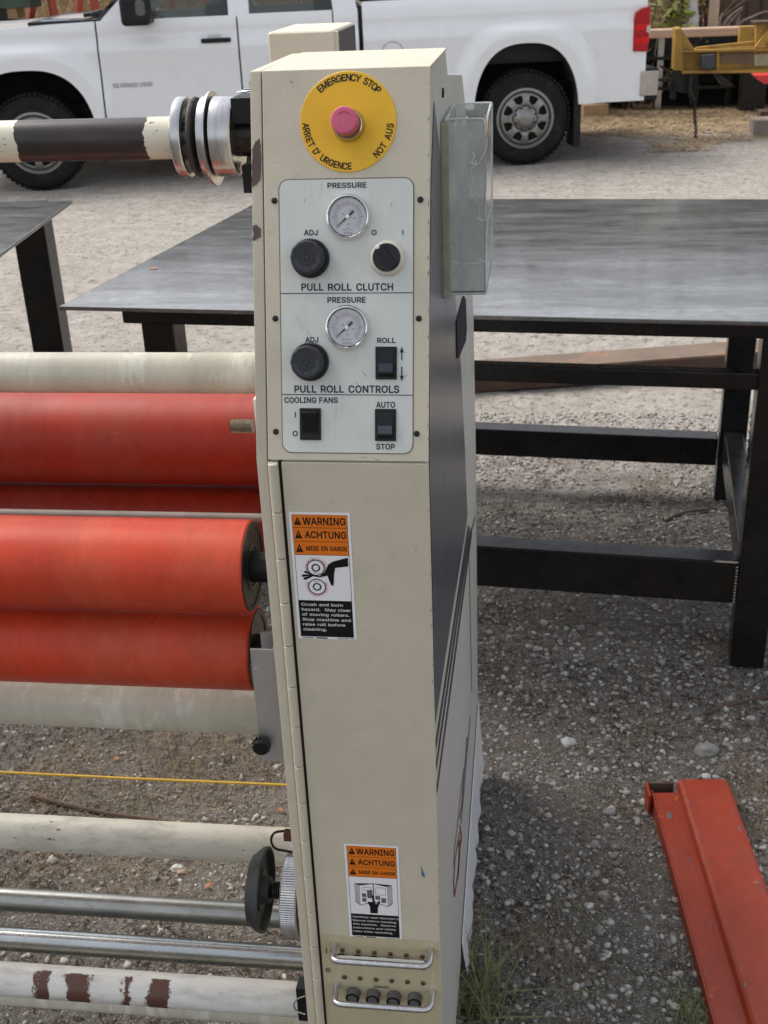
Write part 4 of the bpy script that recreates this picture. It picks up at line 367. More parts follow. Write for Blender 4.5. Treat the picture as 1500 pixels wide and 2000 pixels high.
LEAFG = mk('yellow_green_leaves', (.20, .22, .03), .6, var=.35, vs_=6)
LEAFO = mk('orange_dead_leaf', (.34, .13, .045), .6, var=.25, vs_=60)
FILM = None
def clear_mat(name, tint, fres=1.45, base=.0, rough=.05, haze=(.8, .8, .8), hz_scale=30, streak=(1, 1, 1)):
    m, n, b = new_mat(name); out = n.nodes['Material Output']
    tr = nd(n, 'ShaderNodeBsdfTransparent'); tr.inputs[0].default_value = (*tint, 1)
    gl = nd(n, 'ShaderNodeBsdfGlossy'); gl.inputs['Roughness'].default_value = rough; gl.inputs[0].default_value = (1, 1, 1, 1)
    df = nd(n, 'ShaderNodeBsdfDiffuse'); df.inputs[0].default_value = (*haze, 1)
    fr = nd(n, 'ShaderNodeFresnel'); fr.inputs[0].default_value = fres
    co = coords(n, streak); g = noise_(n, co, hz_scale, 8, .7, .6)
    f2 = ramp(n, g, [(.35, (base*.7,)*3), (.75, (min(1, base*1.4),)*3)])
    m1 = nd(n, 'ShaderNodeMixShader'); n.links.new(f2, m1.inputs[0]); n.links.new(tr.outputs[0], m1.inputs[1]); n.links.new(df.outputs[0], m1.inputs[2])
    m2 = nd(n, 'ShaderNodeMixShader'); n.links.new(fr.outputs[0], m2.inputs[0]); n.links.new(m1.outputs[0], m2.inputs[1]); n.links.new(gl.outputs[0], m2.inputs[2])
    n.nodes.remove(b); n.links.new(m2.outputs[0], out.inputs[0]); return m
GLASS = clear_mat('gauge_glass', (.97, .97, .97), 1.2, .02)
AUTOG = clear_mat('car_glass', (.78, .82, .80), 1.4, .03, .03, (.5, .5, .5), 3)
ACRYL = clear_mat('scuffed_acrylic', (.88, .90, .89), 1.3, .36, .15, (.76, .77, .745), 18, (1, 1, .6))
ACRYE = clear_mat('acrylic_edge', (.75, .80, .76), 1.45, .75, .15, (.72, .76, .72), 60)
ACRYC = mk('white_crack', (.85, .87, .88), .35, var=.05)
FILM = clear_mat('yellowed_tape_film', (.955, .94, .86), 1.22, .04, .12, (.55, .52, .40), 40)

# ================================================================== THE SETTING: ground
def gh(x, y):
    """ground height"""
    v = Vector((x, y, 0)); h = noise.noise(v*.9)*.022 + noise.noise(v*3.1)*.010 + noise.noise(v*9)*.005
    if y < 6.5:
        h += noise.noise(v*27)*.0035 + noise.noise(v*70)*.0022
    return h - .006
def grid(xs, ys, zf): 
    V = [(x, y, zf(x, y)) for y in ys for x in xs]; nx = len(xs)
    F = [(j*nx+i, j*nx+i+1, (j+1)*nx+i+1, (j+1)*nx+i) for j in range(len(ys)-1) for i in range(nx-1)]
    return V, F
gm, n, b = new_mat('gravel_yard')
co = coords(n); sep = nd(n, 'ShaderNodeSeparateXYZ'); n.links.new(co, sep.inputs[0])
big = noise_(n, co, .9, 5, .6, .4); mid = noise_(n, co, 7, 6, .65); fine = noise_(n, co, 60, 6, .7); vf = noise_(n, co, 260, 3, .6)
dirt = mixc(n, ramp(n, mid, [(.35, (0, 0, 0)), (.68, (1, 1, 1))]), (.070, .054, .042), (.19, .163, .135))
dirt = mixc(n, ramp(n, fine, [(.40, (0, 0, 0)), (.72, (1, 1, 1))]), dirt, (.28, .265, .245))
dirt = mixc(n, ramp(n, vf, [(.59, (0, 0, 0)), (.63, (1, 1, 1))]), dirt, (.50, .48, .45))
pale = mixc(n, ramp(n, mid, [(.3, (0, 0, 0)), (.7, (1, 1, 1))]), (.41, .365, .315), (.60, .555, .50))
pale = mixc(n, ramp(n, noise_(n, co, 22, 6, .75), [(.36, (1, 1, 1)), (.46, (0, 0, 0))]), pale, (.20, .17, .14))
pale = mixc(n, ramp(n, fine, [(.35, (1, 1, 1)), (.45, (0, 0, 0))]), pale, (.22, .19, .16))
straw = mixc(n, ramp(n, fine, [(.35, (0, 0, 0)), (.65, (1, 1, 1))]), (.26, .18, .10), (.48, .36, .22))
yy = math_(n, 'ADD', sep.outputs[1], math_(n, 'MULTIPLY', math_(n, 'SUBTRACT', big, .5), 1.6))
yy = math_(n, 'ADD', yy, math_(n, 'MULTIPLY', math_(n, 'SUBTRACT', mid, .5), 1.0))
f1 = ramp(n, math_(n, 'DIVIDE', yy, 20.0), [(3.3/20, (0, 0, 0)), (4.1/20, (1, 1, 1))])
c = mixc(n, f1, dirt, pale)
ys = math_(n, 'ADD', yy, math_(n, 'MULTIPLY', sep.outputs[0], -.10))
f2 = ramp(n, math_(n, 'DIVIDE', ys, 20.0), [(11.6/20, (0, 0, 0)), (12.6/20, (1, 1, 1))])
c = mixc(n, f2, c, straw); n.links.new(c, b.inputs['Base Color']); b.inputs['Roughness'].default_value = .95; b.inputs['Specular IOR Level'].default_value = .15
hsum = math_(n, 'ADD', math_(n, 'MULTIPLY', fine, 1.0), math_(n, 'MULTIPLY', vf, .4)); hsum = math_(n, 'ADD', hsum, math_(n, 'MULTIPLY', noise_(n, co, 18, 6, .75), 2.2)); bump(n, b, hsum, 1.0, .016)
GROUND = gm
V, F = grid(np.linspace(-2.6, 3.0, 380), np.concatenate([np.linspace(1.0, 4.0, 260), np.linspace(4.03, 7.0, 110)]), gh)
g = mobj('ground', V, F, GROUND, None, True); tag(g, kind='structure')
# outer sheet to the horizon with a hole-free lower level
V, F = grid(list(np.linspace(-60, -5, 20))+list(np.linspace(-4.5, 9, 60))+list(np.linspace(10, 60, 20)), list(np.linspace(-20, .9, 10))+list(np.linspace(1, 22, 120))+list(np.linspace(24, 120, 12)),
            lambda x, y: (noise.noise(Vector((x, y, 0))*.9)*.022 + noise.noise(Vector((x, y, 0))*3.1)*.010 - .006) - (.03 if (-2.7 < x < 3.1 and .9 < y < 7.1) else 0))
g = mobj('ground', V, F, GROUND, None, True); tag(g, kind='structure')

# ---- loose stones (nobody could count them)
sm, n, b = new_mat('loose_stone')
ge = nd(n, 'ShaderNodeNewGeometry'); c = ramp(n, ge.outputs['Random Per Island'], [(0, (.08, .066, .055)), (.35, (.19, .167, .146)), (.6, (.31, .29, .265)), (.82, (.43, .415, .39)), (.95, (.58, .57, .54)), (1, (.36, .28, .21))])
co = coords(n); c = mixc(n, .35, c, ramp(n, noise_(n, co, 120, 4, .7), [(.3, (.10, .09, .08)), (.7, (.44, .42, .39))])); n.links.new(c, b.inputs['Base Color'])
b.inputs['Roughness'].default_value = .9; bump(n, b, noise_(n, co, 300, 3, .6), .5, .002)
STONE = sm
ico = bmesh.new(); bmesh.ops.create_icosphere(ico, subdivisions=1, radius=1)
IV = np.array([v.co[:] for v in ico.verts]); ico.verts.index_update(); IF = np.array([[v.index for v in f.verts] for f in ico.faces]); ico.free()
def stones(name, pts, sizes, mat):
    N = len(pts); nv = len(IV)
    jit = 1+rng.uniform(-.42, .42, (N, nv, 1)); v = IV[None]*jit
    v = v*np.stack([rng.uniform(.7, 1.3, N), rng.uniform(.6, 1.1, N), rng.uniform(.4, .8, N)], 1)[:, None, :]
    a = rng.uniform(0, 2*pi, N); ca, sa = np.cos(a)[:, None], np.sin(a)[:, None]
    x = v[..., 0]*ca-v[..., 1]*sa; y = v[..., 0]*sa+v[..., 1]*ca
    v = np.stack([x, y, v[..., 2]], -1)*np.array(sizes)[:, None, None]
    z = np.array([gh(p[0], p[1]) for p in pts])
    v += np.stack([pts[:, 0], pts[:, 1], z+np.array(sizes)*.12], 1)[:, None, :]
    f = (IF[None]+(np.arange(N)*nv)[:, None, None]).reshape(-1, 3)
    me = bpy.data.meshes.new(name); me.vertices.add(N*nv); me.vertices.foreach_set('co', v.reshape(-1)); nf = len(f)
    me.loops.add(nf*3); me.loops.foreach_set('vertex_index', f.reshape(-1)); me.polygons.add(nf)
    me.polygons.foreach_set('loop_start', np.arange(nf)*3); me.polygons.foreach_set('loop_total', np.full(nf, 3)); me.update(calc_edges=True)
    me.materials.append(mat); o = bpy.data.objects.new(name, me); COL.objects.link(o); return o
def density_ok(x, y):
    return noise.noise(Vector((x*1.3+5, y*1.3, 3)))*.5+.5 + noise.noise(Vector((x*5, y*5, 9)))*.25
def scatter(N, x0, x1, y0, y1, smin, smax, pw, thr=.35):
    P, S = [], []
    while len(P) < N:
        x = random.uniform(x0, x1); y = random.uniform(y0, y1)
        if density_ok(x, y) < thr+random.uniform(-.2, .25): continue
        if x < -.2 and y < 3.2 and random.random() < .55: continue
        P.append((x, y)); S.append(smin+(smax-smin)*random.random()**pw)
    return np.array(P), S
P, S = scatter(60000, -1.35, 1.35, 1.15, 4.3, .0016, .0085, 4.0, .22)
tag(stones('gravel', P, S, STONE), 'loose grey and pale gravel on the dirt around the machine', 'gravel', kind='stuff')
P, S = scatter(26000, -3.2, 3.6, 3.4, 10, .004, .020, 4, .3)
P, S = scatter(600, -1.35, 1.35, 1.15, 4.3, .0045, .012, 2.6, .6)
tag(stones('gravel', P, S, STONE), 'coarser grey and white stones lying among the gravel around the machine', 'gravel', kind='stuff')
pm = mk('pale_stone', (.42, .385, .34), .9, var=.55, vs_=14, grain=(40, .4))
tag(stones('gravel', P, S, pm), 'pale gravel scattered on the yard before the white truck', 'gravel', kind='stuff')

# ================================================================== THE MACHINE
YF, TILT = 1.12, radians(17)
XR = -.110; XL = -.2785
PT = Frame((0, YF, 1.0), (1, 0, 0), (0, 0, 1), (0, -1, 0))      # lower front face
_, ZB = PT.px(700, 902); ZB += 1.0
PU = Frame((0, YF, ZB), (1, 0, 0), (0, sin(TILT), cos(TILT)), (0, -cos(TILT), sin(TILT)))    # upper tilted face
PS = Frame((XR, 0, 0), (0, 1, 0), (0, 0, 1), (1, 0, 0))          # right side face
_, VT = PU.px(690, 133)
TOPY, TOPZ = YF+VT*sin(TILT), ZB+VT*cos(TILT)
mc = thing('laminating_machine', 'cream roll laminator with red rollers and tall cabinet bearing a yellow emergency stop disc', 'machine', (-.2, 1.6, 0))
sp = lambda x, y: PS.px(x, y)
tb = sp(870, 100)
prof = [(YF, .045), (YF, ZB), (TOPY, TOPZ), (tb[0], TOPZ), (tb[0]+.035, TOPZ-.03)]
st = sp(903, 145); prof += [(st[0]-.0, st[1])]
for q in ((909, 205), (917, 400), (925, 620), (930, 900), (932, 1190)): prof.append(sp(*q))
prof += [(sp(932, 1190)[0]+.012, .10), (sp(932, 1190)[0]-.05, .045)]
YZ = lambda x: Frame((x, 0, 0), (0, 1, 0), (0, 0, 1), (1, 0, 0))
# body is slightly behind its front skins
body = [(y+.004 if i < 2 else y, z) for i, (y, z) in enumerate(prof)]
body[2] = (TOPY+.004, TOPZ-.0012)
plate('cabinet_body', YZ(0), body, XL+.001, XR, SIDE, mc, .004)
# upper front skin (tilted) wrapped over the top
def skin(name, path, x0, x1, th, mat, r=.003):
    """sheet following a (y,z) path, thickness th inward"""
    bm = bmesh.new(); n_ = len(path); P2 = []
    for i in range(n_):
        a = Vector(path[max(i-1, 0)]); b_ = Vector(path[min(i+1, n_-1)]); t = (b_-a).normalized(); P2.append(Vector(path[i])+Vector((t.y, -t.x))*th)
    a_, b_, c_, d_ = ([bm.verts.new((x, p[0], p[1])) for p in q] for x, q in ((x0, path), (x0, P2), (x1, path), (x1, P2)))
    for i in range(n_-1):
        bm.faces.new([a_[i], a_[i+1], b_[i+1], b_[i]]); bm.faces.new([c_[i], d_[i], d_[i+1], c_[i+1]]); bm.faces.new([a_[i], c_[i], c_[i+1], a_[i+1]]); bm.faces.new([b_[i], b_[i+1], d_[i+1], d_[i]])
    for k in (0, n_-1): bm.faces.new([a_[k], b_[k], d_[k], c_[k]])
    bmesh.ops.recalc_face_normals(bm, faces=bm.faces); bev(bm, r, 3); return bobj(name, bm, mat, mc, wn=True)
skin('control_head_cover', [(YF, ZB+.001), (TOPY, TOPZ), (tb[0]+.002, TOPZ+.001)], XL, XR+.0015, .003, CREAM, .0012)
# door: flat sheet with lip
da0 = PT.px(553, 960)[0]
box('cabinet_door', PT, da0+.0002, XR+.0015, .045-1, ZB-1-.0012, -.003, .0005, CREAM, mc, .0016)
# outer frame plate left of the cover
fp = [(y+.001, z) for y, z in prof]; XP = -.2915
plate('frame_plate', YZ(0), fp, XP, XL-.0012, CREAM, mc, .002)
# chipped paint on the frame plate edge (bare primer)
def blob(fr, pts, c, mat, name, parent, jit=.0006, sub=5):
    out = []
    for i in range(len(pts)):
        a = Vector(pts[i]); b_ = Vector(pts[(i+1) % len(pts)])
        for k in range(sub):
            p = a.lerp(b_, k/sub); out.append((p.x+random.uniform(-jit, jit), p.y+random.uniform(-jit, jit)))
    return mobj(name, [fr.P(a, b_, c) for a, b_ in out], [tuple(range(len(out)))], mat, parent)
fpx = lambda pts, fr=PU: [fr.px(*p) for p in pts]
PUe = Frame(PU.O, PU.u, PU.v, PU.n)
blob(PU, [(XP+.0012, PU.px(503, 295)[1]), (XP+.004, PU.px(505, 280)[1]), (XL-.003, PU.px(515, 268)[1]), (XL-.0022, PU.px(520, 300)[1]), (XL-.003, PU.px(519, 350)[1]), (XP+.004, PU.px(508, 362)[1]), (XP+.0012, PU.px(503, 366)[1])], .0002, BROWN, 'paint_chip', mc)
blob(PU, [(XP+.0012, PU.px(503, 441)[1]), (XP+.004, PU.px(510, 438)[1]), (XL-.004, PU.px(516, 447)[1]), (XL-.0035, PU.px(516, 462)[1]), (XP+.0012, PU.px(503, 470)[1])], .0002, BROWN, 'paint_chip', mc)
for (x, y, r) in ((569, 160, 3.4), (865, 180, 0), ):
    if r:
        a, b_ = PU.px(x, y); s = .0015
        blob(PU, [(a-s*1.3, b_+s*.4), (a, b_+s*.8), (a+s*1.4, b_), (a+s*.3, b_-s*.9)], .0003, mk('chip_pink', (.38, .26, .22), .6), 'paint_chip', mc, .0003, 3)
# small scuffs
da_min = PT.px(600, 1100)[0]+.03
SCUFF = mk('scuff', (.22, .18, .14), .7)
for (fr, x, y, L, an) in ((PU, 787, 560, 0, 0), (PT, 648, 981, .0035, .1), (PT, 735, 1031, .0015, -.6), (PT, 727, 1108, .002, -.4), (PT, 812, 1072, .004, 1.2), (PT, 716, 1135, .002, .4), (PT, 733, 1690, .001, 0), (PT, 789, 1737, .0025, .1), (PT, 700, 1440, .002, .6), (PT, 640, 1600, .0015, 1), (PU, 710, 893, .006, -.1), (PU, 735, 897, .005, -.3), (PU, 596, 392, .003, 1.3), (PU, 560, 500, .002, 1.2), (PU, 792, 735, .004, 1.1), (PU, 697, 748, .004, -.9), (PU, 712, 730, .006, -.8), (PU, 765, 400, .003, 1.4)):
    if L: 
        a, b_ = fr.px(x, y); d = Vector((cos(an), sin(an)))*L; q = Vector((-d.y, d.x)).normalized()*.00025
        cc = .0013 if (fr is PU and 350 < y < 883) else .0008
        mobj('scuff', [fr.P(a-d.x, b_-d.y, cc), fr.P(a+q.x, b_+q.y, cc), fr.P(a+d.x, b_+d.y, cc), fr.P(a-q.x, b_-q.y, cc)], [(0, 1, 2, 3)], SCUFF, mc)
rs_ = random.Random(77); SC2 = mk('scuff_pale', (.40, .36, .29), .7)
for _ in range(46):
    x = rs_.choice((rs_.uniform(600, 825), rs_.uniform(790, 832), rs_.uniform(700, 830))); y = rs_.uniform(940, 1640); a, b_ = PT.px(x, y); an = rs_.uniform(-1.6, 1.6); L = rs_.uniform(.0006, .0035); d = Vector((cos(an), sin(an)))*L; q = Vector((-sin(an), cos(an)))*rs_.uniform(.00012, .0003)
    if a < da_min+.02 and y < 1260: continue
    mobj('scuff', [PT.P(a-d.x, b_-d.y, .0008), PT.P(a+q.x, b_+q.y, .0008), PT.P(a+d.x, b_+d.y, .0008), PT.P(a-q.x, b_-q.y, .0008)], [(0, 1, 2, 3)], rs_.choice((SCUFF, SC2, SC2)), mc)
for _ in range(34):   # worn right edge
    f_, y = rs_.choice(((PT, rs_.uniform(910, 1820)), (PU, rs_.uniform(140, 890)))); x = 835 if f_ is PU else 829+(y-905)*.0245
    a, b_ = f_.px(x, y); a = XR+.0012-rs_.uniform(0, .0012); L = rs_.uniform(.0006, .003)
    mobj('edge_wear', [f_.P(a, b_-L, .0008), f_.P(a+.0004, b_, .0008), f_.P(a, b_+L, .0008), f_.P(a-.0007, b_, .0008)], [(0, 1, 2, 3)], SCUFF, mc)
a, b_ = PT.px(826, 1700)
mobj('blue_paint_fleck', [PT.P(*PT.px(822, 1689), .0008), PT.P(*PT.px(831, 1712), .0008), PT.P(*PT.px(824, 1711), .0008)], [(0, 1, 2)], mk('blue_fleck', (.03, .16, .28), .5), mc)

# hinge with separate knuckles
kz = [PT.px(538, 902)[1]] + [PT.px(560, y)[1] for y in (998, 1088, 1174, 1257, 1337, 1415, 1491, 1562, 1635, 1705, 1773, 1840, 1901, 1961)]
hx = (PT.px(530, 980)[0]+PT.px(550.6, 980)[0])/2; hr = .0056
step = (kz[1]-kz[-1])/13
kz += [kz[-1]-step*(i+1) for i in range(7)]
for i in range(len(kz)-1):
    z1, z0 = kz[i]+1, kz[i+1]+1
    if z0 < .05: break
    lathe('hinge_knuckle', (hx, YF-.002, z0+.0006), (0, 0, 1), [(0, hr*.86), (.0008, hr), (z1-z0-.002, hr), (z1-z0-.0012, hr*.86)], CREAM, mc, 20)
box('hinge_gap', PT, hx+hr*.9, da0+.001, .045-1, kz[0]+.001, -.0036, -.0022, DARK, mc)
box('hinge_leaf', PT, XL-.001, hx-.001, .05-1, kz[0], -.003, -.0005, CREAM, mc, .0008)

# control plate
pa0, pa1 = PU.px(548, 560)[0]+.0004, PU.px(806.5, 560)[0]; pb1, pb0 = PU.px(680, 350)[1], PU.px(680, 884)[1]
plate('panel_shadow_joint', PU, rrect(pa0-.0012, pa1+.0012, pb0-.0012, pb1+.0012, .0105), .0002, .0005, mk('panel_joint', (.19, .165, .13), .7), mc)
cp = plate('control_plate', PU, rrect(pa0, pa1, pb0, pb1, .0095), .0003, .001, PLATE, mc)
for (x, y) in ((536, 392), (821, 390), (538, 622), (818, 622), (539, 843), (814, 847)):
    a, b_ = PU.px(x, y); s = lathe('panel_screw', PU.P(a, b_, 0), PU.n, [(0, .0032), (.0012, .0031), (.0018, .0022), (.0019, .0012)], DKM, mc, 20)
    lathe('screw_socket', PU.P(a, b_, .00195), PU.n, [(0, .0011), (.0001, .0010)], DARK, s, 6)
for (x0, x1, y) in ((549, 807, 572.5), (552, 803.5, 771)):
    a0, b0 = PU.px((x0+x1)/2, y); box('divider_line', PU, pa0, pa1, b0-.0004, b0+.0004, .001, .0013, INK, mc)
T = lambda s, x0, yb, x1, yt, **k: text_px(s, PU, x0, yb, x1, yt, INK, mc, c=.0014, **k)
def BAR(x, y0, y1):
    a, b1 = PU.px(x, y0); _, b0 = PU.px(x, y1); box('lettering', PU, a-.00045, a+.00045, b0, b1, .001, .0014, INK, mc)
T('PRESSURE', 640, 367.5, 716, 356.5); T('ADJ', 594, 460, 621, 449); T('O', 726, 459.5, 736, 449); BAR(787, 449, 459)
T('PULL', 589, 568, 632, 553.5, bold=.028); T('ROLL', 641, 568, 687, 553.5, bold=.028); T('CLUTCH', 696, 568, 768, 553, bold=.028)
T('PRESSURE', 640, 591.5, 714.5, 580); T('ADJ', 596.5, 669, 622, 658); T('ROLL', 737, 670, 773, 659.5)
T('PULL', 575.5, 767, 618, 752.5, bold=.028); T('ROLL', 627, 767, 672, 752.5, bold=.028); T('CONTROLS', 681, 767.5, 780, 752.5, bold=.028)
T('COOLING', 556, 787, 618, 775.5); T('FANS', 624, 787, 660, 775.8); T('AUTO', 735, 796.3, 772, 784.5); T('STOP', 735, 878, 771.5, 866.5)
BAR(577, 804, 815); T('O', 572, 852, 582, 841)
AF = mobj
for (y0, y1, yt) in ((677, 703, 1), (745, 716, -1)):
    x = 785; a, b0 = PU.px(x, y0); _, b1 = PU.px(x, y1); w_ = .0024; h_ = .0065; s = 1 if b0 > b1 else -1
    mobj('arrow_mark', [PU.P(a, b0, .0014), PU.P(a-w_, b0-s*h_, .0014), PU.P(a-.0006, b0-s*h_*.85, .0014), PU.P(a-.0006, b1, .0014), PU.P(a+.0006, b1, .0014), PU.P(a+.0006, b0-s*h_*.85, .0014), PU.P(a+w_, b0-s*h_, .0014)], [(0, 1, 2, 3, 4, 5, 6)], INK, mc)

# emergency stop
ea, eb = PU.px(680, 238.5); er = .5*(PU.px(774, 239)[0]-PU.px(585.5, 239)[0])
disc = lathe('emergency_stop_disc', PU.P(ea, eb, 0), PU.n, [(0, er), (.0008, er), (.0012, er-.0005)], YEL, mc, 96)
FN = 'emergency_lettering'
def arc_text(s, r, h, t0, t1, inward, mat, parent, bold=.02, wf=.8):
    """letters centred on radius r from angle t0 to t1 (deg); inward: letter tops point at the centre"""
    adv = {' ': .55, "'": .25, 'I': .35, 'M': 1.05}; ws = [adv.get(ch, .8) for ch in s]; tot = sum(ws)-ws[0]/2-ws[-1]/2; acc = -ws[0]/2
    ca, cb = ea, eb
    for ch, w0 in zip(s, ws):
        t = radians(t0+(t1-t0)*((acc+w0/2))/tot); acc += w0
        if ch == ' ': continue
        V, F = text_geo(ch, bold); ref = text_geo('E', bold)[0]; H = max(v[1] for v in ref)
        xs = [v[0] for v in V]; cx = (min(xs)+max(xs))/2; k = h/H
        rad = Vector((cos(t), sin(t))); up = -rad if inward else rad; rt = Vector((up.y, -up.x)); c0 = Vector((ca, cb))+rad*r
        P = []
        for x, y in V:
            q = c0+rt*((x-cx)*k*wf)+up*((y-H/2)*k); P.append(PU.P(q.x, q.y, .0016))
        mobj('lettering', P, F, mat, parent)
arc_text('EMERGENCY STOP', er*.875, er*.135, 131, 44.5, False, INKK, disc, .012, .92)
arc_text("ARRET D' URGENCE", er*.875, er*.135, 183.5, 272, True, INKK, disc, .012, .85)
arc_text('NOT AUS', er*.875, er*.135, 312, 354, True, INKK, disc, .012, .85)
ba, bb = PU.px(682, 246)
es = lathe('emergency_button_collar', PU.P(ba, bb, .001), PU.n, [(0, .0162), (.003, .0162), (.0065, .0150), (.0085, .0146), (.009, .0135), (.005, .0128)], BRASSY, mc, 48)
lathe('emergency_button', PU.P(ba, bb, .003), PU.n, [(0, .0118), (.012, .0120), (.0135, .0130), (.0222, .0130), (.0228, .0132)], PINKD, mc, 48)
bt = lathe('button_cap', PU.P(ba, bb, .0257), PU.n, [(0, .0133), (.0005, .0136), (.007, .0133), (.0085, .0122), (.0088, .0105), (.0086, 0.0001)], PINK, mc, 48)
# embossed turning arrow on the cap
for (t0, t1) in ((40, 140),):
    bm = bmesh.new(); bm_tube(bm, [PU.P(ba+.0078*cos(radians(t)), bb+.0078*sin(radians(t)), .0343) for t in range(t0, t1+1, 8)], .0006, 6); bobj('embossed_arrow', bm, PINKD, bt)

# gauges
def gauge(x, y, rp, name='pressure_gauge'):
    a, b0 = PU.px(x, y); r = .5*(PU.px(x+rp, y)[0]-PU.px(x-rp, y)[0])
    g = lathe(name, PU.P(a, b0, .0008), PU.n, [(0, r*.99), (.002, r), (.0055, r*.98), (.0074, r*.93), (.0078, r*.89), (.0070, r*.85), (.003, r*.80), (.0026, r*.78)], CHROME, mc, 64)
    lathe('dial', PU.P(a, b0, .0034), PU.n, [(0, r*.80), (.0003, r*.80)], DIAL, g, 48)
    bm = bmesh.new()
    def tick(t, r0, r1, w_):
        t = radians(t); d = Vector((cos(t), sin(t))); q = Vector((-d.y, d.x))*w_; o_ = Vector((a, b0))
        P = [o_+d*r0-q, o_+d*r1-q, o_+d*r1+q, o_+d*r0+q]; bm.faces.new([bm.verts.new(PU.P(p.x, p.y, .0039)) for p in P])
    for k in range(61):
        t = 225-270*k/60; tick(t, r*.57, r*(.66 if k % 10 else .72), .00010 if k % 10 else .00022)
    for k in range(41):
        t = 225-270*k/40; tick(t, r*.46, r*(.52), .00010)
    bobj('dial_scale', bm, mk('dial_print', (.10, .09, .10), .5), g, False)
    bm = bmesh.new()
    for (r0, wd) in ((.56, .0001), (.53, .0001)):
        for k in range(60):
            t = radians(225-270*k/60); t2 = radians(225-270*(k+1)/60)
            bm.faces.new([bm.verts.new(PU.P(a+cos(q)*(r*r0+s), b0+sin(q)*(r*r0+s), .00385)) for q, s in ((t, 0), (t2, 0), (t2, wd), (t, wd))])
    bobj('dial_ring', bm, mk('dial_ring_print', (.35, .16, .16), .5), g, False)
    for (tx, dx, dy, w_) in (('200', -.2, .12, .10), ('400', .10, .26, .10), ('600', .30, -.06, .10), ('kPa', .02, -.32, .11), ('psi', .0, -.52, .09)):
        text(tx, PU, a+r*(dx-w_/2), a+r*(dx+w_/2), b0+r*dy-r*.03, b0+r*dy+r*.03, .0039, GREYT, g, .01)
    for s in (-1, 1): lathe('dial_screw', PU.P(a+s*r*.17, b0-r*.5, .0038), PU.n, [(0, r*.065), (.0005, r*.065), (.0007, r*.045)], STEELP, g, 14)
    u0, v0 = a, b0-r*.70
    box('maker_plate', PU, u0-r*.2, u0+r*.2, v0-r*.04, v0+r*.04, .0038, .004, mk('dial_badge', (.45, .44, .45), .5), g)
    d = Vector((cos(radians(222)), sin(radians(222)))); q = Vector((-d.y, d.x)); o_ = Vector((a, b0))
    P = [o_-d*r*.36-q*r*.05, o_-d*r*.36+q*r*.05, o_-d*r*.1+q*r*.045, o_+d*r*.62+q*r*.012, o_+d*r*.62-q*r*.012, o_-d*r*.1-q*r*.045]
    mobj('needle', [PU.P(p.x, p.y, .0052) for p in P], [tuple(range(6))], INKK, g)
    lathe('needle_hub', PU.P(a, b0, .0045), PU.n, [(0, r*.10), (.0016, r*.10), (.002, r*.07)], WHITEP, g, 20)
    lathe('glass', PU.P(a, b0, .0062), PU.n, [(0, r*.83), (.0002, r*.83)], GLASS, g, 48)
gauge(680.5, 424, 43.5); gauge(678.5, 639.5, 43)

# adjusting knobs
def knob(x, y, rp):
    a, b0 = PU.px(x, y); r = .5*(PU.px(x+rp, y)[0]-PU.px(x-rp, y)[0]); o = PU.P(a, b0, .001)
    k = lathe('adjusting_knob', o, PU.n, [(0, r*.98), (.0006, r), (.0055, r), (.0062, r*.96), (.0064, r*.85)], BLK, mc, 96, 1, .0007)
    lathe('knob_barrel', o, PU.n, [(.0060, r*.78), (.0075, r*.82), (.022, r*.86), (.0240, r*.82), (.0246, r*.76), (.0242, r*.66), (.0242, r*.01)], KNOB, k, 24, 1, .0006, sharp=30)
    for (q0, q1, t0, t1) in ((.56, .56, 60, 150), (.36, .36, 0, 360), (.18, .18, 0, 360), (.14, .14, 0, 360)):
        tube('embossed_ring', [PU.P(a+cos(radians(t))*r*q0, b0+sin(radians(t))*r*q0, .0253) for t in range(t0, t1, 10)], .00035, KNOB, k, 5, t1-t0 == 360)
    for i, ch in enumerate('PULL TO ADJUST'):
        if ch == ' ': continue
        t = radians(200+i*13); V, F = text_geo(ch, .03); c0 = Vector((a, b0))+Vector((cos(t), sin(t)))*r*.57; up = -Vector((cos(t), sin(t))); rt = Vector((up.y, -up.x)); kk = r*.20
        mobj('lettering', [PU.P(*(c0+rt*((x-.3)*kk)+up*((y-.35)*kk)), .0255) for x, y in V], F, mk('knob_emboss', (.09, .095, .10), .45) if i == 0 else bpy.data.materials['knob_emboss'], k)
mk('knob_emboss0', (.05, .05, .055), .5)
knob(607.5, 505, 37.5); knob(607, 706.5, 37)

# selector switch
a, b0 = PU.px(757, 504); r = .5*(PU.px(791.5, 504)[0]-PU.px(722.5, 504)[0])
ss = lathe('selector_switch', PU.P(a, b0, .001), PU.n, [(0, r), (.002, r), (.0045, r*.93), (.006, r*.84), (.0062, r*.80)], CREAMP, mc, 64)
lathe('selector_dial', PU.P(a, b0, .0062), PU.n, [(0, r*.78), (.003, r*.78), (.004, r*.74), (.0042, .0001)], BLKG, ss, 48)
d = Vector((cos(radians(-52)), sin(radians(-52)))); q = Vector((-d.y, d.x))
SF = Frame(PU.P(a, b0, 0), PU.u*d.x+PU.v*d.y, PU.u*q.x+PU.v*q.y, PU.n)
box('selector_handle', SF, -r*.66, r*.66, -r*.27, r*.27, .010, .0155, BLK, ss, .0012)
for k in range(14):
    for s in (-1, 1): box('grip_ridge', SF, -r*.6+k*r*.088, -r*.6+k*r*.088+r*.04, s*r*.27-.0003, s*r*.27+.0003, .0105, .0152, BLKG, ss)
lathe('white_dot', PU.P(*PU.px(737, 482.5, .0156), .0156), PU.n, [(-.009, .0021), (.0008, .0021), (.0012, .0015)], WHITEP, ss, 16)

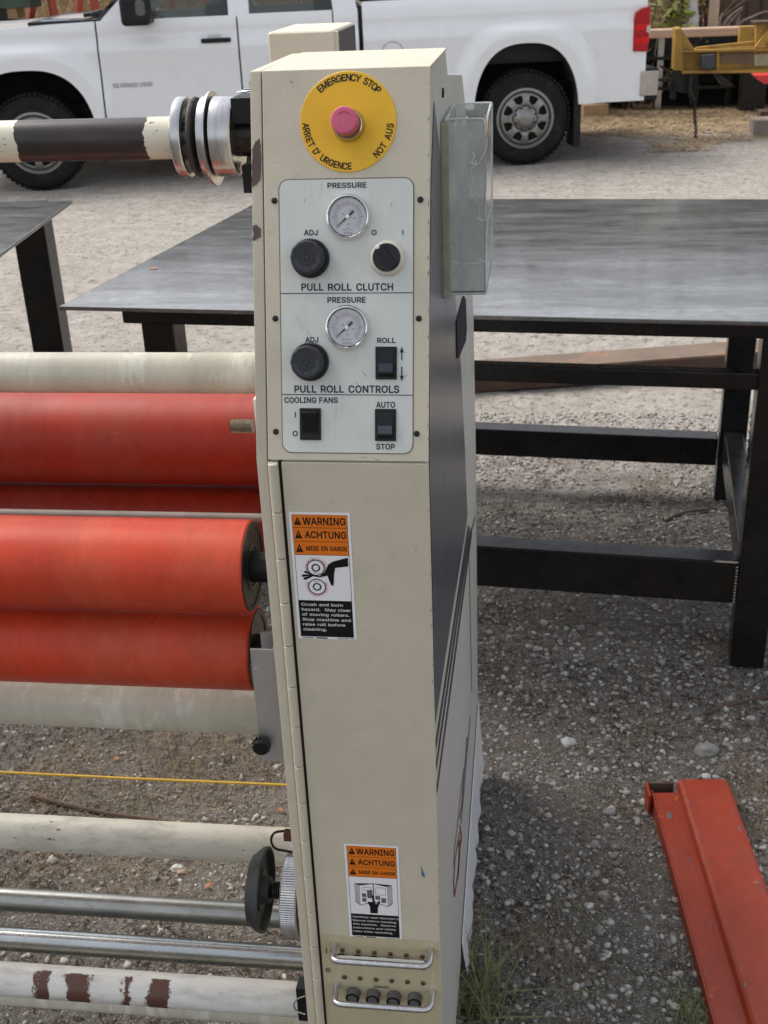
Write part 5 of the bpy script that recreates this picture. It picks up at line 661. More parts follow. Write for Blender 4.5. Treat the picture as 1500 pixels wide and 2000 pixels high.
# rocker switches
def rocker(x0, x1, y0, y1, up, tone):
    a0, _ = PU.px(x0, (y0+y1)/2); a1, _ = PU.px(x1, (y0+y1)/2); _, b1 = PU.px((x0+x1)/2, y0); _, b0 = PU.px((x0+x1)/2, y1)
    k = plate('rocker_switch', PU, rrect(a0, a1, b0, b1, .0008, 3), .0008, .0030, BLK, mc, .0005)
    w_ = (a1-a0)*.14; h_ = (b1-b0)*.09; m_ = (b0+b1)/2; f = Frame(PU.O, PU.v, PU.n, PU.u)
    if up: pr = [(b0+h_, .0032), (b0+h_, .0042), (m_, .0050), (b1-h_-.0016, .0085), (b1-h_, .0075), (b1-h_, .0032)]
    else: pr = [(b0+h_, .0032), (b0+h_, .0062), (b0+h_+.0035, .0085), (m_, .0050), (b1-h_, .0042), (b1-h_, .0032)]
    plate('rocker', f, pr, a0+w_, a1-w_, BLKG, k, .0003)
    if tone:
        box('rocker_marker', PU, a0+w_*1.2, a1-w_*1.2, b0+h_+.0048, m_-.0004, .0055, .0079, tone, k)
rocker(734, 775.5, 677, 741, False, NAVY); rocker(586.5, 627.5, 797, 859, True, None); rocker(733, 774, 798.5, 861, False, mk('rocker_grey', (.05, .052, .07), .3))

# ---------------- warning labels
def quad(fr, x0, y0, x1, y1): 
    pass
def label(x0, y0, x1, y1, kind):
    # label rectangle on lower face from pixel corners (top left, bottom right), built axis aligned
    a0 = (PT.px(x0[0], y0)[0]+PT.px(x0[1], y1)[0])/2; a1 = (PT.px(x1[0], y0)[0]+PT.px(x1[1], y1)[0])/2
    xm = (x0[0]+x0[1]+x1[0]+x1[1])/4; b1 = PT.px(xm-3, y0)[1]; b0 = PT.px(xm+3, y1)[1]; W, H = a1-a0, b1-b0
    L = Frame(PT.P(a0, b0, .0008), PT.u, PT.v, PT.n)
    lb = plate('warning_label', L, rrect(0, W, 0, H, .001, 3), 0, .0002, WHITE, mc)
    bx = lambda nm, u0, u1, v0, v1, c, m: box(nm, L, u0*W, u1*W, v0*H, v1*H, .0002, c, m, lb)
    m0 = .045
    bx('label_border', m0, 1-m0, .018, 1-.018, .00030, BLACKL)
    tops = [(.985-.004, .885), (.881, .780), (.776, .676)] if kind == 1 else [(.981, .876), (.872, .765), (.761, .665)]
    for (v1, v0), tx, w0, hh in zip(tops, ('WARNING', 'ACHTUNG', 'MISE EN GARDE'), (.22, .24, .25), (.55, .5, .33)):
        bx('orange_band', m0+.008, 1-m0-.008, v0, v1, .00042, ORANGE)
        vm = (v0+v1)/2; hgt = (v1-v0)
        tri = [(m0+.03, vm-hgt*.30), (m0+.155, vm-hgt*.30), (m0+.0925, vm+hgt*.34)]
        mobj('warning_triangle', [L.P(u*W, v*H, .0006) for u, v in tri], [(0, 1, 2)], BLACKL, lb)
        mobj('exclamation_mark', [L.P((m0+.0925+du)*W, (vm+dv*hgt)*H, .0008) for du, dv in ((-.006, .12), (.006, .12), (.003, -.1), (-.003, -.1))], [(0, 1, 2, 3)], ORANGE, lb)
        text(tx, L, w0*W, (1-m0-.03)*W, (vm-hgt*hh/2*1.1)*H, (vm+hgt*hh/2*1.1)*H, .0006, BLACKL, lb, .03)
    vt = tops[2][1]-.004; vb = .315 if kind == 1 else .262
    bx('picture_field', m0+.008, 1-m0-.008, vb, vt, .00042, WHITE)
    LT = lambda s, u0, u1, v0, v1: text(s, L, u0*W, u1*W, v0*H, v1*H, .0006, LTEXT, lb, .015, cap='H')
    def ring(cu, cv, r0, r1, mat, c, nm, n_=36):
        V = []; 
        for k in range(n_):
            t = 2*pi*k/n_
            for r_ in (r0, r1): V.append(L.P(cu*W+cos(t)*r_*W, cv*H+sin(t)*r_*W, c))
        mobj(nm, V, [(2*k, 2*k+1, (2*k+3) % (2*n_), (2*k+2) % (2*n_)) for k in range(n_)], mat, lb)
    if kind == 1:
        cs = [(.385, .575), (.385, .425)]
        for i, (cu, cv) in enumerate(cs):
            bm = bmesh.new()
            for k in range(80):
                t = 2*pi*k/80
                dn = sin(t)*(1 if i == 0 else -1)
                if dn < -.55: continue
                r1 = .205+random.uniform(-.02, .02); wv = .005
                q = Vector((-sin(t), cos(t)))*wv*W; d_ = Vector((cos(t), sin(t))); c0 = Vector((cu*W, cv*H))
                t2 = t+random.uniform(-.12, .12); d2 = Vector((cos(t2), sin(t2)))
                bm.faces.new([bm.verts.new(L.P(p.x, p.y, .0005)) for p in (c0+d_*.15*W-q, c0+d_*.15*W+q, c0+d2*r1*W)])
            bobj('heat_marks', bm, PINKI, lb, False)
            ring(cu, cv, 0.0001, .150, BLACKL, .00055, 'roller_ring'); ring(cu, cv, .0001, .132, WHITE, .00062, 'roller_ring'); ring(cu, cv, .048, .074, BLACKL, .00068, 'roller_ring')
            mobj('turning_arrow', [L.P((cu+u)*W, cv*H+v*W*(1 if i == 0 else -1), .0007) for u, v in ((-.05, -.095), (-.02, -.085), (-.02, -.092), (.06, -.10), (.06, -.106), (-.02, -.1), (-.02, -.106))], [tuple(range(7))], BLACKL, lb)
        hand = [(.93, .66), (.93, .592), (.71, .578), (.685, .53), (.665, .44), (.63, .437), (.60, .47), (.575, .515), (.50, .508), (.44, .500), (.33, .508), (.20, .478), (.165, .482), (.17, .495), (.27, .512), (.15, .500), (.135, .512), (.17, .522), (.28, .522), (.19, .535), (.18, .549), (.22, .548), (.34, .522), (.44, .510), (.53, .545), (.60, .605), (.68, .628)]
        mobj('hand_pictogram', [L.P(u*W, v*H, .0008) for u, v in hand], [tuple(range(len(hand)))], BLACKL, lb)
        lines = [('Crush and burn', .80), ('hazard.  Stay clear', .93), ('of moving rollers.', .90), ('Stop machine and', .92), ('raise roll before', .82), ('cleaning.', .50)]
        for i, (s, u1) in enumerate(lines):
            v = .277-i*.0405; LT(s, .095, u1, v-.006, v+.016)
    else:
        # open book
        K = BLACKL
        for s in (-1, 1):
            for k in range(5):
                o_ = .02*k
                P = [(.5, .60-.0*k), (.5+s*(.27+o_), .575+.004*k), (.5+s*(.27+o_), .355+.008*k), (.5, .40)]
                P2 = P; nm = 'book_page'
                cc = .00075-.00005*k
                mobj(nm, [L.P(u*W, v*H, cc) for u, v in P], [(0, 1, 2, 3)], K, lb)
                e = .009; Q = [(.5+s*e, .595), (.5+s*(.27+o_-e), .571+.004*k), (.5+s*(.27+o_-e), .362+.008*k), (.5+s*e, .407)]
                mobj(nm, [L.P(u*W, v*H, cc+.00003) for u, v in Q], [(0, 1, 2, 3)], WHITE, lb)
        for (u0, u1, v0, v1) in ((-.22, -.14, .45, .49), (-.22, -.14, .40, .44), (-.12, -.02, .44, .53), (.03, .12, .43, .47), (.14, .23, .40, .45)):
            bxx = [(.5+u0, v0), (.5+u1, v0), (.5+u1, v1), (.5+u0, v1)]
            mobj('printed_block', [L.P(u*W, v*H, .0009) for u, v in bxx], [(0, 1, 2, 3)], GREYT, lb)
        for (u0, u1, v0, v1) in ((-.2, -.05, .525, .56), (.04, .23, .48, .56)):
            for e, m_, c_ in ((0, K, .00088), (.006, WHITE, .00094)):
                mobj('printed_block', [L.P((.5+u)*W, v*H, c_) for u, v in ((u0+e, v0+e*.6), (u1-e, v0+e*.6), (u1-e, v1-e*.6), (u0+e, v1-e*.6))], [(0, 1, 2, 3)], m_, lb)
        hand = [(.42, .28), (.56, .28), (.565, .34), (.62, .41), (.60, .425), (.545, .38), (.525, .385), (.49, .475), (.465, .475), (.475, .40), (.45, .40), (.40, .405), (.375, .40), (.42, .35)]
        mobj('hand_pictogram', [L.P(u*W, v*H, .0010) for u, v in hand], [tuple(range(len(hand)))], BLACKL, lb)
        for i, (s, u1) in enumerate([("Carefully read Operator's", .945), ('Manual before handling', .90), ('this machine.  Observe', .89), ('instructions and safety', .89), ('rules when operating.', .83)]):
            v = .226-i*.040; LT(s, .075, u1, v-.006, v+.013)
    text('Reorder No.', L, .68*W, .97*W, .004*H, .013*H, .0004, BLACKL, lb, .01)
    box('barcode_mark', L, .07*W, .27*W, .005*H, .011*H, .0002, .0004, GREYT, lb); box('barcode_mark', L, .31*W, .50*W, .003*H, .013*H, .0002, .0004, RIVET, lb)
label((565.5, 582), 1000, (683, 697), 1247, 1)
label((671, 685), 1649.5, (777.5, 786), 1831, 2)

# ---------------- lower fittings
fz1 = PT.px(720, 1828)[1]; fz0 = PT.px(720, 1985)[1]-.04
film = bmesh.new(); nx, ny = 50, 40; fa0, fa1 = PT.px(622, 1830)[0]+.002, XR+.001; G = []
for j in range(ny+1):
    row = []
    for i in range(nx+1):
        u = fa0+(fa1-fa0)*i/nx; v = fz0+(fz1-fz0)*j/ny
        wv = abs(noise.noise(Vector((u*55, v*25, 1))))*.0009 + abs(noise.noise(Vector((u*140, v*60, 4))))*.0003
        row.append(film.verts.new(PT.P(u, v+(.002*noise.noise(Vector((u*60, 0, 2))) if j == ny else 0), .0012+wv)))
    G.append(row)
for j in range(ny):
    for i in range(nx): film.faces.new([G[j][i], G[j][i+1], G[j+1][i+1], G[j+1][i]])
bobj('tape_film', film, FILM, mc)
for row in (((669, 1854), (825, 1866.7)), ((673, 1906.7), (826.7, 1918.7))):
    for k in range(6):
        x = row[0][0]+(row[1][0]-row[0][0])*k/5; y = row[0][1]+(row[1][1]-row[0][1])*k/5; a, b0 = PT.px(x, y)
        lathe('rivet', PT.P(a, b0, .0015), PT.n, [(0, .0033), (.0012, .0030), (.0020, .0018), (.0022, .0005)], RIVET, mc, 16)
# breaker row: dark recesses with white rockers
for k in range(6):
    x = 667+(825-667)*k/5; y = 1872+(1885-1872)*k/5; a, b0 = PT.px(x, y, .002)
    br = lathe('breaker_socket', PT.P(a, b0, .0015), PT.n, [(0, .0082), (.0015, .0080), (.0017, .0066)], BLKG, mc, 28)
    box('breaker_toggle', PT, a-.0062, a+.0062, b0-.001, b0+.0058, .0030, .0075, WHITEP if k % 2 == 0 else CREAMP, br, .0006)
a0, b0 = PT.px(662, 1874.5, .0086); a1, b1 = PT.px(829, 1880, .0086); b0 = b1
box('breaker_bar', PT, a0, a1, b0-.0028, b0+.0022, .0076, .0086, WHITEP, mc, .0004)
box('lettering', PT, PT.px(638, 1855)[0]-.0005, PT.px(638, 1855)[0]+.0005, PT.px(638, 1860)[1], PT.px(638, 1850)[1], .0013, .0018, INKK, mc); text_px('O', PT, 636.5, 1897, 645, 1889, INKK, mc, .0016)
def handle(p0, p1, n_out, drop=0):
    a0, b0 = PT.px(*p0); a1, b1 = PT.px(*p1); b_ = (b0+b1)/2
    tube('guard_handle', rounded([PT.P(a0, b_, -.001), PT.P(a0, b_, n_out), PT.P(a1, b_, n_out), PT.P(a1, b_, -.001)], .012, 7), .0040, STEELP, mc, 16)
handle((654, 1840), (842, 1855), .030); handle((659, 1921), (845, 1934), .033)
for (x, y) in ((691, 1936), (730, 1939.5), (770, 1943), (811, 1946)):
    a, b0 = PT.px(x, y); k = lathe('fuse_holder', PT.P(a, b0, .0012), PT.n, [(0, .0094), (.002, .0094), (.0026, .0088), (.005, .0088), (.0055, .0094), (.0105, .0094), (.0115, .0086)], mk('fuse_grey', (.10, .092, .08), .5, var=.3, vs_=100) if x == 691 else bpy.data.materials['fuse_grey'], mc, 32)
    lathe('fuse_cap', PT.P(a, b0, .0115), PT.n, [(0, .0092), (.0014, .0090), (.0018, .0078)], BLKG, k, 32)
    lathe('fuse_face', PT.P(a, b0, .0133), PT.n, [(0, .0062), (.0006, .0058)], mk('fuse_face_grey', (.10, .105, .12), .3) if x == 691 else bpy.data.materials['fuse_face_grey'], k, 28)
    box('fuse_slot', PT, a-.004, a+.004, b0-.0004, b0+.0004, .0139, .0141, GREYT, k)
# fuse symbol
a0, b0 = PT.px(730, 1922.5); s = .0098
for (u, v, w_, h_) in ((0, 0, .0052, .0034), (.0145, 0, .0052, .0034), (.0052, .0009, .0093, .0016)):
    for (p, q_, ww, hh) in ((u, v, w_, .0004), (u, v+h_-.0004, w_, .0004), (u, v, .0004, h_), (u+w_-.0004, v, .0004, h_)):
        box('fuse_symbol_line', PT, a0+p, a0+p+ww, b0+q_-.004, b0+q_+hh-.004, .0014, .0017+.00003*(p*1000 % 3), INKK, mc)

# ---------------- right side: dark panel, stripes, logo, tape, plinth film
sidepoly = lambda pts, c, mat, nm: mobj(nm, [PS.P(*PS.px(*p), c) for p in pts], [tuple(range(len(pts)))], mat, mc)
sidepoly([(846.5, 195), (862, 330), (888, 580), (898, 693), (906, 850), (912.5, 1006), (905, 1060), (880, 1210), (848.5, 1418), (846, 1250), (837.5, 905), (838, 600), (841, 350)], .0008, DPANEL, 'side_panel')
for (p, q_, w_) in (((913.8, 1022), (850.2, 1462), 4.2), ((917, 1026), (851, 1502), 4.0), ((920.5, 1028), (852.3, 1548), 3.6)):
    sidepoly([p, (p[0]+.9, p[1]+w_*4), (q_[0]+.2, q_[1]+w_*1.2), (q_[0], q_[1]-w_*3)], .0009, STRIPE, 'side_stripe')
sidepoly([(926.8, 1008), (927.4, 1012), (914.9, 1062), (914.3, 1058)], .0009, STRIPE, 'side_stripe'); sidepoly([(914.8, 1064), (915.5, 1064), (921.3, 1352), (920.6, 1352)], .0009, STRIPE, 'side_stripe')
def sstroke(pts, w_, mat):
    V = []
    for x, y in pts: V += [PS.P(*PS.px(x-w_/2, y), .0009), PS.P(*PS.px(x+w_/2, y), .0009)]
    mobj('side_lettering', V, [(2*i, 2*i+1, 2*i+3, 2*i+2) for i in range(len(pts)-1)], mat, mc)
sstroke([(886.5, 1750), (885.5, 1720), (888, 1680), (893, 1650), (897, 1625)], 1.2, REDLOGO); sstroke([(886.8, 1752), (891, 1725), (895, 1700), (896.5, 1660), (895, 1640)], 1.4, REDLOGO)
sstroke([(893, 1718), (897, 1670), (898.5, 1640)], 1.6, REDLOGO); sstroke([(897, 1612), (900.5, 1630), (899.5, 1645), (897, 1652)], 2.0, REDLOGO); sstroke([(884.5, 1690), (888, 1650), (893, 1610), (898, 1560), (905, 1500)], .8, STRIPE)
sstroke([(900, 1610), (903.5, 1570), (908, 1520), (913, 1460), (918, 1400)], .9, BLUELOGO); sstroke([(903, 1550), (906, 1520), (909.5, 1480), (912, 1440)], 2.4, BLUELOGO); sstroke([(897, 1600), (901, 1575), (904, 1548)], 1.4, REDLOGO)
plate('hook_tape', PS, [PS.px(*p) for p in ((903, 578), (906.5, 585), (908.5, 640), (907, 665), (893, 698), (890, 700), (888.5, 628))], .001, .0028, VELCRO, mc)
lathe('side_screw', PS.P(*PS.px(863.5, 181), 0), PS.n, [(0, .006), (.002, .005), (.0025, .002)], DKM, mc, 12)
# torn white plastic wrapping hanging at the lower rear of the side
bm = bmesh.new(); y0_, y1_ = 1.50, 2.08; N1, N2 = 60, 14; G = []
for i in range(N1+1):
    row = []; Y = y0_+(y1_-y0_)*i/N1; ztop = .09+.10*((Y-y0_)/(y1_-y0_))**1.0
    for j in range(N2+1):
        t = j/N2; z = .012+(ztop-.012)*t; wv = .0022*sin(Y*62+t*1.2+2*sin(Y*17))+.0012*sin(Y*131+3*t)+.0028*noise.noise(Vector((Y*40, t*4, 0)))
        row.append(bm.verts.new((XR+.0015+(wv+.003)*(1-t)+.005*(1-t), Y, z)))
    G.append(row)
for i in range(N1):
    for j in range(N2): bm.faces.new([G[i][j], G[i+1][j], G[i+1][j+1], G[i][j+1]])
o = bobj('crinkled_plastic_skirt', bm, mk('white_plastic_sheet', (.62, .63, .62), .45, var=.05), mc)
so_ = o.modifiers.new('s', 'SOLIDIFY'); so_.thickness = .0015
# ---------------- acrylic leaflet pocket on the side
ay0, az0 = PS.px(866, 575); _, az1 = PS.px(862, 232); xo = Frame((0, ay0, 0), (1, 0, 0), (0, 0, 1), (0, -1, 0)).px(950, 577)[0]
ah = thing('leaflet_holder', 'scuffed clear acrylic pocket with a cracked front edge on the right side of the machine', 'holder', (XR+.02, ay0, az0))
XA = XR+.0035; th = .0025; ay1 = ay0+.16
fA = Frame((0, ay0, 0), (1, 0, 0), (0, 0, 1), (0, -1, 0))
ztn = fA.px(910, 232)[1]
zfar = Frame((0, ay1, 0), (1, 0, 0), (0, 0, 1), (0, -1, 0)).px(930, 201)[1]
plate('end_wall', fA, rrect(XA+.003, xo, az0, ztn, .003, 3), -.0025, 0, ACRYL, ah)
box('back_wall', WF, XA, XA+.0025, ay0, ay1, az0, zfar, ACRYL, ah); box('bottom_wall', WF, XA, xo, ay0, ay1, az0, az0+.004, ACRYE, ah)
box('end_wall', Frame((0, ay1, 0), (1, 0, 0), (0, 0, 1), (0, -1, 0)), XA+.003, xo, az0, zfar, 0, .0025, ACRYL, ah)
oy = [(ay0+.002, az0), (ay1, az0), (ay1, zfar), (ay0+.05, zfar-.004), (ay0+.012, ztn-.02), (ay0+.010, az0+.20), (ay0+.004, az0+.12)]
plate('front_wall', YZ(0), oy, xo-.0025, xo, ACRYL, ah)
# polished edges read as pale lines
tube('rim', rounded([(XA+.004, ay0-.0008, ztn), (xo-.003, ay0-.0008, ztn), (xo-.0008, ay0-.0008, ztn-.012)], .004), .0011, ACRYE, ah, 6)
tube('rim', [(xo, ay1, zfar), (xo, ay1, az0)], .0015, ACRYE, ah, 6); tube('rim', [(XA+.01, ay1, zfar), (xo, ay1, zfar)], .0013, ACRYE, ah, 6)
tube('rim', [(xo-.001, ay0, az0+.002), (xo-.001, ay0, az0+.12)], .0012, ACRYE, ah, 6); tube('rim', [(XA+.003, ay0-.001, az0+.001), (xo, ay0-.001, az0+.001)], .0014, ACRYE, ah, 6)
tube('torn_edge', [(XA+.001, ay0-.001, ztn-.008), (XA+.005, ay0+.01, ztn+.004), (XA+.009, ay0+.03, zfar-.012), (XA+.012, ay0+.05, zfar-.004), (XA+.017, ay0+.06, zfar-.013), (XA+.022, ay0+.075, zfar-.006)], .0012, ACRYE, ah, 6)
cr = lambda pts, r_: tube('crack', [fA.P(*fA.px(*p), .0008) for p in pts], r_, ACRYC, ah, 5)
cr([(952, 268), (950, 290), (944, 302), (936, 318), (926, 325), (919, 330)], .0003); cr([(924, 297), (926, 305), (921, 316), (931, 322), (928, 312)], .0006); cr([(914, 317), (922, 321), (930, 321)], .0005)
cr([(931, 424), (938, 429), (946, 431)], .0005); cr([(957, 408), (953, 425), (950, 470), (949, 500), (946, 511), (937, 506)], .0004); cr([(919, 330), (927, 370), (938, 425)], .00015); cr([(871, 455), (871, 470), (872, 490)], .0012); cr([(885, 510), (905, 516), (938, 513)], .00015)
BEIGEG = mk('yellowed_foam_strip', (.36, .34, .24), .7, var=.2, vs_=60, bs_=400, bstr=.4, bd=.001)
gy, _ = PS.px(860, 400); box('gasket_strip', WF, XR+.0006, XR+.009, ay0-.006, ay0+.0, az0-.004, ztn-.004, BEIGEG, ah, .001)
# rear top box of the machine
BY = 1.95; fB = Frame((0, BY, 0), (1, 0, 0), (0, 0, 1), (0, -1, 0))
a0, b1 = fB.px(521.5, 63); a1, _ = fB.px(644, 57)
rb = box('rear_head_box', fB, a0, a1+.006, 1.1, b1, -.22, 0, CREAM2, mc, .006, 3)
box('grey_end_panel', YZ(a1+.006), BY+.02, BY+.21, 1.2, b1-.004, .0002, .003, mk('grey_end', (.075, .072, .075), .5, var=.1), rb)
box('end_trim', YZ(a1+.006), BY+.008, BY+.022, 1.2, b1-.003, .0002, .004, CREAM2, rb)

# ---------------- rollers and tubes (axes along X)
def edge_yz(xp, yp):
    d = ray(xp, yp); return atan2(-d.z, d.y)
def cyl_from(xp, y0, y1, Y):
    t0, t1 = edge_yz(xp, y0), edge_yz(xp, y1); tm = (t0+t1)/2; D = Y/cos(tm); return CAMH-D*sin(tm), D*sin((t1-t0)/2)
XE = XP+.0005; XW = -1.95
def roller(nm, y0, y1, Y, mat, x1=XE, n=64, xp=250, r_add=0):
    z, r = cyl_from(xp, y0, y1, Y); r += r_add
    o = lathe(nm, (XW, Y, z), (1, 0, 0), [(0, r*.97), (.002, r), (x1-XW-.002, r), (x1-XW, r*.97)], mat, mc, n); return z, r, o
# top unwind shaft: dark bare middle, cream paint left at both sides of it
sm_, n, b = new_mat('half_stripped_shaft'); co = coords(n); sep = nd(n, 'ShaderNodeSeparateXYZ'); n.links.new(co, sep.inputs[0])
SY = 1.40; xa = un(42, 270, 1, SY).x; xb = un(294, 270, 1, SY).x
nx_ = math_(n, 'MULTIPLY', math_(n, 'SUBTRACT', noise_(n, co, 60, 4, .6), .5), .02)
px_ = math_(n, 'ADD', sep.outputs[0], nx_)
inside = math_(n, 'MULTIPLY', math_(n, 'GREATER_THAN', px_, xa), math_(n, 'LESS_THAN', px_, xb))
co2 = coords(n, (1, 6, 6)); dk = ramp(n, noise_(n, co2, 14, 6, .6), [(.3, (.016, .010, .009)), (.7, (.040, .030, .028))])
spk_ = ramp(n, noise_(n, co, 110, 3, .6), [(.67, (0, 0, 0)), (.69, (1, 1, 1))])
cr_ = mixc(n, spk_, (.66, .62, .49), (.03, .025, .022)); n.links.new(mixc(n, inside, cr_, dk), b.inputs['Base Color']); b.inputs['Roughness'].default_value = .36
sz, sr, _ = roller('unwind_shaft', 231, 314, SY, sm_, un(345, 270, 1, SY).x+.03, xp=180)
ds = .02
def onaxis(nm, xpx0, prof, Y, z, mat, parent=mc, n=48, teeth=0, tr=0, yref=270):
    x0 = un(xpx0, yref, 1, Y).x; return lathe(nm, (x0, Y, z), (1, 0, 0), prof, mat, parent, n, teeth, tr)
k = 2300/1.345
R1 = 78/k
onaxis('collar_flange', 352, [(0, R1*.96), (.0015, R1), (.010, R1), (.012, R1*.97), (.0125, R1*.8), (.008, R1*.55)], SY, sz, STEELP)
onaxis('collar_core', 364, [(0, R1*.55), (.032, R1*.55)], SY, sz, mk('blotchy_steel', (.30, .29, .29), .4, .7, var=.6, vs_=70, dirt=(.02, .02, .02), dirt_lo=.5, dirt_hi=.6, ds=90))
onaxis('rubber_ring', 379, [(0, R1*.55), (.002, R1*.95), (.005, R1*.99), (.0075, R1*.97), (.010, R1*.6)], SY, sz, mk('grimy_rubber', (.035, .03, .028), .6, var=.5, vs_=60, bs_=120, bstr=.6, bd=.003))
onaxis('collar_flange', 401, [(0, R1*.55), (.0005, R1*.98), (.0015, R1*1.0), (.0095, R1*1.0)], SY, sz, STEELP)
onaxis('thin_washer', 416, [(0, R1*.8), (.0002, R1*1.16), (.003, R1*1.16), (.0032, R1*.8)], SY, sz-.002, STEELP)
onaxis('clamp_hub', 424, [(0, R1*.90), (.001, R1*.99), (.024, R1*.97), (.026, R1*.94), (.027, R1*.7)], SY, sz, STEELP)
onaxis('shaft_end', 455, [(0, R1*.5), (.045, R1*.5)], SY, sz, DKM)
fS = Frame((0, SY, 0), (1, 0, 0), (0, 0, 1), (0, -1, 0))
x0_, x1_ = fS.px(466, 250)[0], XE
for (ya, yb_, c0, c1) in ((186, 236, -.028, .028), (236, 300, -.04, -.012), (318, 372, -.01, .018)):
    bb1 = fS.px(480, ya)[1]; bb0 = fS.px(480, yb_)[1]
    box('shaft_yoke', fS, x0_ if ya < 300 else fS.px(480, 340)[0], x1_, bb0, bb1, c0, c1, BLK, mc, .001)
kz_ = fS.px(485, 172)[1]
tube('pull_ring', [(fS.px(487, 175)[0]+.014*cos(t), SY+.014*sin(t)-.004, kz_-.002+.004*cos(t)*.3) for t in np.linspace(0, 2*pi, 28)[:-1]], .0011, STEELP, mc, 8, True)
lathe('pull_pin', (fS.px(497, 170)[0], SY-.008, kz_-.012), (0, 0, 1), [(0, .0035), (.02, .0035)], DKM, mc, 16)
# cream idler, pull rolls
roller('idler_tube', 688, 768, 1.36, CREAMTUBE)
z1_, r1_, _ = roller('red_pull_roller', 764, 945, 1.50, REDD)
z2_, r2_, _ = roller('red_pull_roller', 936, 1113, 1.50, REDD)
roller('grey_bar', 998, 1015, 1.40, mk('dull_grey_bar', (.30, .27, .24), .6, var=.2, vs_=20))
# nip rollers with open black ends
XN = un(492, 1100, 1, 1.25).x
zn, rn, o = roller('red_nip_roller', 1010, 1191, 1.25, RED, XN)
lathe('roller_end', (XN+.0003, 1.25, zn), (1, 0, 0), [(0, rn*.96), (.0012, rn*.96), (.0012, rn*.86), (-.012, rn*.80), (-.012, rn*.55), (.0008, rn*.52), (.0016, rn*.42), (-.006, rn*.36), (-.006, .001)], BLK, o, 48)
lathe('roller_journal', (XN-.004, 1.25, zn), (1, 0, 0), [(0, rn*.34), (.05, rn*.34)], BLK, mc, 32)
zm, rm, o = roller('red_nip_roller', 1176, 1340, 1.268, RED, un(503, 1260, 1, 1.268).x)
XM = un(503, 1260, 1, 1.268).x
lathe('roller_end', (XM+.0003, 1.268, zm), (1, 0, 0), [(0, rm*.95), (.0012, rm*.95), (.0010, rm*.80), (-.004, rm*.78), (-.004, .001)], DKM, o, 48)
lathe('roller_journal', (XM-.004, 1.268, zm), (1, 0, 0), [(0, rm*.34), (.03, rm*.34)], BLK, mc, 32)
roller('idler_tube', 1322, 1424, 1.33, CREAMTUBE)
roller('lower_tube', 1600, 1673, 1.42, DIRTYC)
roller('galvanised_tube', 1747, 1795, 1.40, GALV2)
roller('galvanised_tube', 1825, 1874, 1.33, GALV)
# chipped white tube
cm, n, b = new_mat('chipped_white_tube'); co = coords(n); sep = nd(n, 'ShaderNodeSeparateXYZ'); n.links.new(co, sep.inputs[0])
DY = 1.22
X = lambda p: un(p, 1930, 1, DY).x
co3 = coords(n, (1, .5, .5)); nn = math_(n, 'MULTIPLY', math_(n, 'SUBTRACT', noise_(n, co3, 34, 9, .8), .5), .075); px_ = math_(n, 'ADD', sep.outputs[0], nn)
m_ = None
for (p, q_) in ((84, 108), (146, 188), (246, 262), (300, 340), (-70, -30)):
    t = math_(n, 'MULTIPLY', math_(n, 'GREATER_THAN', px_, X(p)), math_(n, 'LESS_THAN', px_, X(q_))); m_ = t if m_ is None else math_(n, 'MAXIMUM', m_, t)
small = ramp(n, noise_(n, coords(n, (1, 2, 2)), 22, 5, .6), [(.69, (0, 0, 0)), (.70, (1, 1, 1))]); m_ = math_(n, 'MAXIMUM', m_, small)
zD, rD = cyl_from(250, 1894, 1964, DY)
zz = math_(n, 'ADD', sep.outputs[2], math_(n, 'MULTIPLY', nn, .5))
front = math_(n, 'LESS_THAN', math_(n, 'ADD', sep.outputs[1], math_(n, 'MULTIPLY', nn, .3)), DY-rD*.08); m_ = math_(n, 'MULTIPLY', m_, front)
wc = ramp(n, noise_(n, coords(n, (1, 3, 3)), 12, 6, .7), [(.3, (.44, .41, .37)), (.5, (.66, .64, .59)), (.75, (.76, .75, .71))])
n.links.new(mixc(n, m_, wc, (.10, .042, .028)), b.inputs['Base Color']); b.inputs['Roughness'].default_value = .42
bump(n, b, math_(n, 'SUBTRACT', 1, m_), .5, .0008)
roller('chipped_tube', 1894, 1964, DY, cm)
z_, r_ = cyl_from(250, 1935, 1980, 1.25)
roller('lower_crossbar', 1930, 1982, 1.25, CREAMTUBE)
aL = Frame((0, 1.25, 0), (1, 0, 0), (0, 0, 1), (0, -1, 0))
# orange sticker with black spots wrapped on the crossbar
xs0, xs1 = un(-60, 1955, 1, 1.25).x, un(77, 1955, 1, 1.25).x
bm = bmesh.new(); G = []
for k2 in range(9):
    t = radians(-52+k2*5); G.append([bm.verts.new((x, 1.25-(r_+.0005)*cos(t), z_+(r_+.0005)*sin(t))) for x in (xs0, xs1)])
for k2 in range(8): bm.faces.new([G[k2][0], G[k2][1], G[k2+1][1], G[k2+1][0]])
bobj('orange_sticker', bm, mk('orange_red_sticker', (.62, .09, .02), .45), mc)
# yellow safety cord
p0 = un(-20, 1507, 1, 1.5); p1 = un(557, 1533, 1, 1.5)
tube('safety_cord', [p0+(p0-p1)*2.5, p0, (p0+p1)/2+Vector((0, 0, -.001)), p1+(p1-p0)*.08], .0021, YCORD, mc, 8)
# left end frame of the machine (out of the picture)
plate('frame_plate', YZ(0), fp, XW-.05, XW+.0, CREAM, mc, .003)
